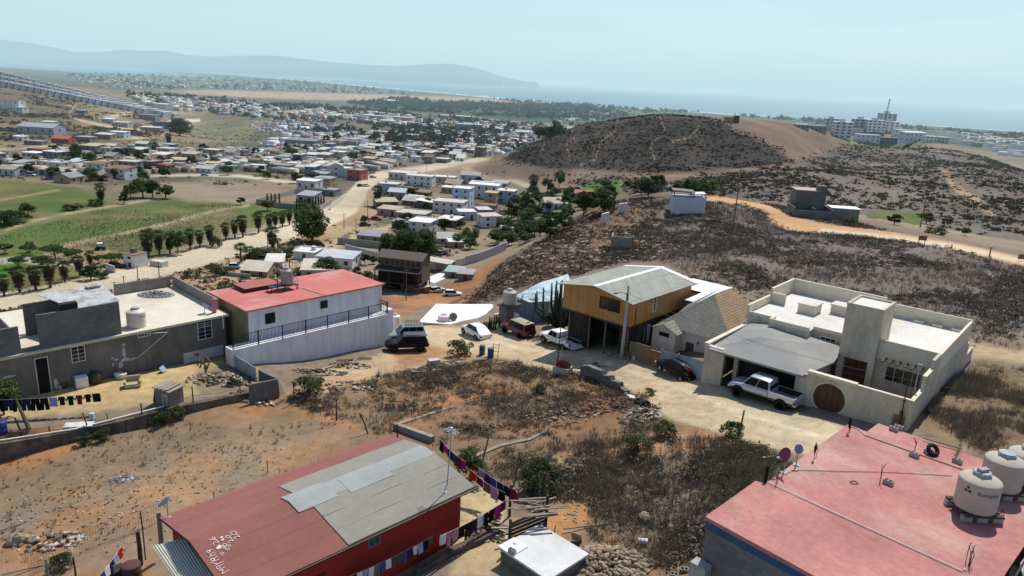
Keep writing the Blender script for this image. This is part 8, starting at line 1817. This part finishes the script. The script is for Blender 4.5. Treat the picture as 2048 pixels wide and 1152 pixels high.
def grove(poly, n, md, seed, kinds, hr, lab, grp, w=1.25):
    for k, (q, p) in enumerate(scatter(poly, n, md, seed)):
        kd = kinds[k % len(kinds)]; h0 = 10.5 if kd == 'big' else 7.4; s = rnd.uniform(*hr) / h0; plant(kd, p - Vector((0, 0, .3)), s * w, lab, 'tree', grp, None, s)
grove([(1010,425),(1050,392),(1095,378),(1150,392),(1235,395),(1205,430),(1130,462),(1085,485),(1020,492),(950,502),(905,490),(940,475),(1000,478)], 66, 5.5, 71, ['round0', 'round1', 'dark1', 'round2', 'dark0'], (3.5, 6.5), 'green tree in the wooded belt below the steep flank', 'trees of the wooded belt', 1.3)
grove([(1180,372),(1330,380),(1440,386),(1400,396),(1250,392)], 16, 4.5, 72, ['round0', 'dark1'], (3, 5.5), 'small tree in the gully under the dome hill', 'trees in the gully', 1.3)
grove([(-10,330),(120,305),(420,302),(700,298),(960,300),(990,312),(760,340),(600,370),(460,350),(200,372),(60,352)], 95, 8, 73, ['dark0', 'round1', 'dark1', 'round2'], (3.5, 7.5), 'dark tree between the houses of the town', 'trees among the town houses', 1.2)
grove([(760,375),(980,370),(1010,400),(900,470),(800,470),(770,420)], 16, 8, 74, ['dark0', 'round1', 'dark1'], (3, 6), 'tree between the houses of the road block', 'trees of the road block', 1.2)
grove([(560,282),(700,262),(1000,255),(1120,262),(1000,290),(760,296)], 40, 16, 75, ['dark0', 'dark1'], (7, 12), 'tall dark tree in the far town', 'trees of the far town', 1.1)
px_tree('round0', 8, 830, 68, 7.4, 'bright green tree at the left edge of the yard', 'tree', None, 1.0)
p = at(58, 858, -26); m = MB(); m.tube([(0, 0, 0), (-.5, .3, .9), (-.9, .5, 1.6), (-1.1, .6, 2.2)], [.16, .13, .1, .06], 7); simple('bare_trunk', 'bare leaning trunk over the yard at the left edge', 'tree trunk', m, BARK, p)
for lab, px, py, kd, hh in (('green leafy bush growing at the far corner of the red house', 942, 962, 'round1', 2.6), ('tall bright green weed bush by the pallet pen', 1075, 985, 'shrub', 2.3), ('green bush at the street edge above the dry lot', 1275, 905, 'olive', 1.5), ('dark bush with a stake at the street edge', 1462, 872, 'shrub', 1.2), ('grey green bush beside the two short posts', 618, 790, 'olive', 2.0), ('small bright bush in the middle of the mound', 1080, 788, 'shrub', .9), ('green bush among the dry grass at the street bend', 1330, 870, 'olive', 1.2), ('yellow green shrub above the junk by the white sedan', 920, 712, 'olive', 2.0), ('broad green weed under the rubble wall, left', 170, 888, 'shrub', .9), ('broad green weed under the rubble wall, middle', 205, 878, 'shrub', 1.1), ('big leafy weed under the rubble wall by the shed', 315, 848, 'shrub', 1.3), ('pale leafy weed right of the big one by the shed', 352, 838, 'olive', 1.2), ('flowering bush at the back corner of the orange house', 1388, 610, 'round2', 4.2), ('green tuft right of the tyre pile', 1300, 790, 'olive', .7), ('leafy plant at the foot of the pump house', 1000, 652, 'shrub', 1.2), ('potted shrub under the orange house', 1215, 688, 'shrub', 1.9), ('dark shrub by the block wall in the junk yard', 470, 770, 'shrub', .8), ('feathery green palm beside the tarp hut', 1063, 625, 'palm2', 4.2), ('dry bush at the lower corner of the red lot', 120, 1140, 'shrub', 1.0)):
    p = ground(px, py); h0 = dict(round1=7.4, round2=7.4, shrub=2.7, olive=2.6, palm2=7.)[kd]; s = hh * .85 / h0; plant(kd, p, s * 1.05, lab, 'bush' if kd != 'palm2' else 'palm tree', None, None, s)
m = MB(); 
V, F_, Cc_ = leafcloud(np.random.default_rng(5), [(.4, -.5, 2.6), (-.3, -.6, 3.0), (.2, -.4, 2.0)], [.7, .6, .6], 60, .14, [(.45, .07, .03), (.5, .10, .05)]); o = npmesh('blossom', V, F_, DRY, None, Cc_); o.location = ground(1388, 610); tag(o, 'red orange blossoms on the bush at the orange house corner', 'flowers')
# cacti
CACT = mat('cactus_green', (.030, .045, .022), .7, .2, 2, .3); CACT2 = mat('old_cactus', (.05, .05, .032), .85, .2, 2, .3)
p = ground(1122, 664); t = thing('candelabra_cactus', 'huge dark many armed cactus in front of the orange house', 'cactus', p, 0); rg = random.Random(12)
for k in range(34):
    a = rg.uniform(0, 6.28); r = rg.uniform(.3, 2.5); x, y = math.cos(a) * r * 1.25, math.sin(a) * r * .6; h = rg.uniform(3.6, 6.6) - r * .35; m = MB(); m.smooth = True
    m.tube([(x * .15, y * .15, .2 + rg.random()), (x * .7, y * .7, 1.2 + rg.random()), (x, y, h * .55), (x * 1.03, y * 1.03, h)], [.16, .15, .13, .07], 8); m.build('arm', CACT, t)
m = MB(); m.smooth = True; m.tube([(0, 0, -.3), (.1, 0, 1.5)], [.4, .3], 9); m.build('trunk', CACT2, t)
for lab, px, py in (('column cactus standing at the street edge left of the red off-roader', 985, 660), ('shorter dark cactus beside the column cactus', 974, 661)):
    p = ground(px, py); t = thing('column_cactus', lab, 'cactus', p, 0)
    for k in range(4): m = MB(); m.smooth = True; m.tube([(k * .2 - .3, 0, -.1), (k * .24 - .36, .1, 1.0), (k * .26 - .38, .1, rnd.uniform(1.3, 2.3) * (1 if px > 980 else .6))], [.1, .11, .06], 7); m.build('arm', CACT, t)
p = ground(735, 765); t = thing('agave', 'pale blue agave at the upper edge of the scrubby lot', 'agave', ground(757, 752), 0)
for k in range(16): a = k * .8; m = MB(); e = R(20 + (k * 37) % 55); L_ = .8; d = Vector((math.cos(a) * math.cos(e), math.sin(a) * math.cos(e), math.sin(e))); s_ = Vector((-math.sin(a), math.cos(a), 0)) * .08; m.add([s_, -s_, d * L_], [(0, 1, 2)]); m.build('leaf', mat('agave_blue', (.22, .28, .25), .7, .1), t)
# ground cover nobody could count: dry grass, brush and stones, each cover one mass
AREA = RR ** 2 * np.gradient(np.log(rr))[:, None] * np.gradient(az)[None, :]
def sites(poly, n, seed, Z0, Z1, clump=0, cs=4., avoid=True):
    rg = np.random.default_rng(seed); poly = np.array(poly, float); lo, hi = poly.min(0), poly.max(0)
    sel = (gpx > lo[0]) & (gpx < hi[0]) & (gpy > lo[1]) & (gpy < hi[1]) & (gZc > Z0 * S) & (gZc < Z1 * S)
    idx = np.argwhere(sel); ok = inpoly(gpx[sel], gpy[sel], poly); idx = idx[ok]
    if not len(idx): return np.zeros((0, 3))
    w = AREA[idx[:, 0], idx[:, 1]].copy(); X, Y = GX[idx[:, 0], idx[:, 1]], GY[idx[:, 0], idx[:, 1]]
    if clump: w *= np.clip(.5 + fbm(X, Y, cs, seed % 50, 3) * clump * 2, .02, 3)
    if avoid: w *= (ZONE[idx[:, 0], idx[:, 1]] == 0) * np.clip(1.35 - C[idx[:, 0], idx[:, 1], 0] * 2.6, .02, 1)
    k = rg.choice(len(idx), n, p=w / w.sum()); r = RR[idx[k, 0], 0]
    x = X[k] + rg.normal(size=n) * r * .004; y = Y[k] + rg.normal(size=n) * r * .004
    return np.c_[x, y, height(x, y)]
def cover(name, P, K, rad, size, pal, seed, blade=False, mt=None, flat=.6):
    rg = np.random.default_rng(seed); n = len(P); rr_ = rg.uniform(*rad, n) * rg.choice((.6, .8, 1, 1, 1.3, 1.9), n)
    d = rg.normal(size=(n, K, 3)); d[..., 2] = np.abs(d[..., 2]); d /= np.linalg.norm(d, axis=2)[..., None]
    col = np.array(pal)[rg.integers(len(pal), size=n)][:, None] * rg.uniform(.65, 1.3, (n, K, 1)) * rg.uniform(.8, 1.2, (n, 1, 1))
    R_ = rr_[:, None, None]
    if blade:
        base = P[:, None] + d * R_ * .35 * (1, 1, 0); tip = P[:, None] + d * R_ * (.8, .8, 1.5) + rg.normal(size=(n, K, 3)) * R_ * .12; s = np.cross(d, rg.normal(size=(n, K, 3))); s /= np.linalg.norm(s, axis=2)[..., None]; s *= size
        V = np.stack([base - s, base + s, tip + s * .3, tip - s * .3], 2)
    else:
        c = P[:, None] + d * R_ * rg.uniform(.3, 1, (n, K, 1)) * (1, 1, flat); a = d + rg.normal(size=(n, K, 3)) * .7; t = np.cross(a, rg.normal(size=(n, K, 3))); t /= np.linalg.norm(t, axis=2)[..., None]; b = np.cross(a, t); b /= np.linalg.norm(b, axis=2)[..., None]
        s = R_ * size * rg.uniform(.6, 1.4, (n, K, 1)); V = np.stack([c - t * s, c + b * s * .6, c + t * s, c - b * s * .6], 2)
    V = V.reshape(-1, 3); o = npmesh(name, V, np.arange(len(V)).reshape(-1, 4), mt or DRY, None, np.repeat(col.reshape(-1, 3), 4, 0)); return tag(o, kind='stuff')
STRAW = [(.27,.205,.115), (.20,.155,.10), (.155,.125,.095), (.30,.235,.14)]; GREYB = [(.12,.10,.082), (.095,.08,.062), (.15,.125,.10), (.08,.075,.05), (.17,.14,.115)]
MOUND = [(560,800),(640,770),(700,745),(1000,722),(1180,745),(1290,800),(1330,860),(1120,900),(1000,985),(930,930),(870,880),(760,870),(660,842)]
LOT = [(1000,900),(1120,890),(1330,872),(1480,880),(1600,935),(1640,985),(1500,1060),(1420,1130),(1270,1140),(1180,1080),(1170,1010),(1090,1000)]
cover('dry_grass', np.concatenate([sites(MOUND, 3800, 81, 20, 66, 3, 3.), sites(LOT, 6500, 82, 20, 60, 2, 3.), sites([(1830,810),(1960,730),(2060,740),(2060,960),(1940,890)], 3600, 83, 20, 80, 2.5, 4.)]), 11, (.14, .38), .012, [(.26,.205,.13), (.20,.165,.115), (.155,.13,.10), (.29,.24,.165), (.24,.21,.165), (.13,.11,.088)], 1, True)
cover('brush', np.concatenate([sites(MOUND, 900, 84, 20, 66, 4, 3.), sites(LOT, 700, 85, 20, 60, 3, 3.)]), 84, (.22, .55), .10, [(.15,.12,.095), (.115,.095,.078), (.19,.155,.12), (.10,.085,.065), (.21,.17,.125), (.17,.12,.085)], 2, False)
cover('weeds', np.concatenate([sites([(-20,930),(330,850),(700,830),(760,880),(330,1040),(-20,1140)], 420, 86, 18, 62, 3, 3.), sites([(560,800),(900,700),(1000,725),(700,790)], 250, 87, 30, 80, 3, 3.)]), 12, (.06, .22), .014, [(.10,.115,.045), (.22,.17,.10), (.15,.12,.08), (.26,.20,.12)], 3, True)
HILL = [(1120,560),(1260,480),(1330,400),(1480,400),(1640,425),(1800,470),(2060,535),(2060,700),(1960,700),(1900,640),(1700,600),(1540,610),(1430,600),(1390,560),(1330,525),(1250,520)]
FLANK = [(932,612),(1000,532),(1130,452),(1240,400),(1330,395),(1290,460),(1260,525),(1120,560),(1040,575),(990,605)]
cover('hillside_brush', sites(HILL, 9500, 88, 45, 165, 1.6, 7.), 30, (.2, .55), .17, [(.16,.138,.115), (.125,.108,.088), (.19,.163,.135), (.10,.095,.07), (.21,.18,.145), (.09,.088,.066)], 4)
cover('flank_brush', sites(FLANK, 6000, 89, 60, 170, .8, 6.), 20, (.18, .5), .22, [(.125,.095,.072), (.10,.076,.058), (.15,.112,.085), (.085,.07,.052)], 14)
cover('hillside_grass', np.concatenate([sites(HILL, 9000, 90, 45, 160, 2, 7.), sites(FLANK, 1500, 91, 60, 160, 2, 6.)]), 7, (.25, .5), .022, [(.20,.165,.13), (.15,.125,.10), (.24,.19,.13)], 5, True)
cover('slope_brush', np.concatenate([sites([(1240,392),(1450,350),(1600,320),(1700,285),(1900,298),(2060,335),(2060,520),(1900,478),(1840,430),(1600,408),(1420,392)], 9500, 92, 150, 640, 1.3, 18.), sites([(960,345),(1240,350),(1600,345),(1690,360),(1420,392),(1240,385),(1100,362)], 1200, 93, 180, 600, 2, 20.)]), 16, (.5, 1.15), .32, [(.11,.10,.08), (.09,.085,.068), (.135,.115,.092), (.095,.098,.065)], 6)
DOME = [(1000,322),(1060,283),(1150,248),(1250,227),(1330,224),(1440,238),(1500,266),(1570,298),(1580,325),(1500,336),(1300,346),(1200,340),(1100,337)]
cover('dome_brush', sites(DOME, 20000, 94, 200, 640, 1.0, 14., False), 10, (.4, .95), .36, [(.042,.038,.032), (.055,.047,.04), (.034,.034,.028), (.075,.06,.048)], 7)
cover('hill_brush', sites([(-20,160),(60,170),(230,212),(330,240),(300,285),(150,290),(-20,300)], 2600, 95, 300, 1000, 4, 30.), 12, (.8, 1.9), .34, [(.10,.085,.06), (.07,.065,.045), (.13,.105,.07)], 8)
heap('rubble', 'stones', ground(1150, 505), 22, 12, .05, STONE, 420, .28, 31); heap('rubble', 'stones', ground(1060, 545), 14, 8, .05, mat('red_stone', (.20, .10, .065)), 300, .26, 32); heap('rubble', 'stones', ground(1300, 1010), 7, 4, .05, STONE, 240, .09, 33); heap('rubble', 'stones', ground(900, 800), 9, 4, .05, STONE, 300, .08, 34); heap('rubble', 'stones', ground(200, 1030), 10, 5, .05, MATS['mixed_debris'], 420, .06, 35); heap('rubble', 'stones', ground(330, 930), 13, 5, .05, MATS['mixed_debris'], 700, .035, 36); heap('rubble', 'stones', ground(1240, 960), 9, 5, .05, MATS['mixed_debris'], 300, .06, 37); heap('rubble', 'stones', ground(1350, 820), 14, 5, .02, mat('road_gravel', (.40,.33,.23), .95, .3, 4), 700, .03, 38)
cover('verge_brush', np.concatenate([sites([(-40,590),(200,548),(420,490),(640,425),(700,470),(640,560),(420,590),(200,600),(-40,640)], 700, 96, 100, 420, 2.5, 12.), sites([(770,370),(1000,365),(1030,420),(960,480),(900,520),(760,500),(700,480)], 900, 97, 120, 500, 2.5, 12.), sites([(230,255),(420,245),(560,262),(540,300),(260,310)], 700, 98, 250, 900, 2.5, 22.), sites([(-40,300),(200,300),(700,290),(990,312),(760,345),(600,370),(200,372),(-40,356)], 1500, 99, 200, 900, 2, 20.)]), 16, (.5, 1.2), .28, [(.10,.105,.05), (.14,.12,.075), (.075,.085,.04), (.17,.14,.09)], 9)
cover('field_grass', sites([(-40,480),(200,420),(480,405),(600,415),(480,462),(280,520),(60,590),(-40,590)], 9000, 100, 110, 420, 1.5, 16., False), 5, (.14, .34), .04, [(.075,.12,.03), (.13,.125,.05), (.10,.135,.04)], 10, True)
# far woods and scattered far trees: masses
def woods(name, polys, seed, sz, size=.3):
    P = []; 
    for k, (poly, n, zr) in enumerate(polys):
        q = sites(poly, n, seed + k, zr[0], zr[1], 1.5, 90., False); P.append(q)
    P = np.concatenate(P); P[:, 2] += sz[0] * .7; return cover(name, P, 16, sz, size, [(.035,.05,.03), (.028,.042,.026), (.045,.06,.03), (.05,.06,.04)], seed, False, LEAF, .9)
woods('woods', [([(690,206),(800,198),(1000,208),(1180,214),(1260,232),(1210,250),(1050,243),(900,230),(760,220)], 1500, (500, 3000)), ([(130,150),(300,146),(500,155),(660,168),(820,186),(800,192),(560,182),(300,178),(230,172)], 1100, (900, 6000)), ([(960,197),(1120,208),(1300,220),(1400,226),(1280,228),(1100,214)], 260, (900, 4000)), ([(1440,228),(1620,240),(1800,256),(2050,272),(2050,290),(1900,266),(1600,248)], 260, (900, 4000))], 101, (4, 9), .38)
woods('town_trees', [([(420,218),(600,212),(800,226),(1180,255),(1100,265),(760,255),(520,240)], 760, (400, 2500)), ([(250,186),(420,196),(650,218),(520,235),(330,222)], 300, (500, 3000)), ([(600,262),(800,255),(1130,265),(1000,310),(700,296)], 520, (300, 1500))], 111, (2.5, 5.5), .38)
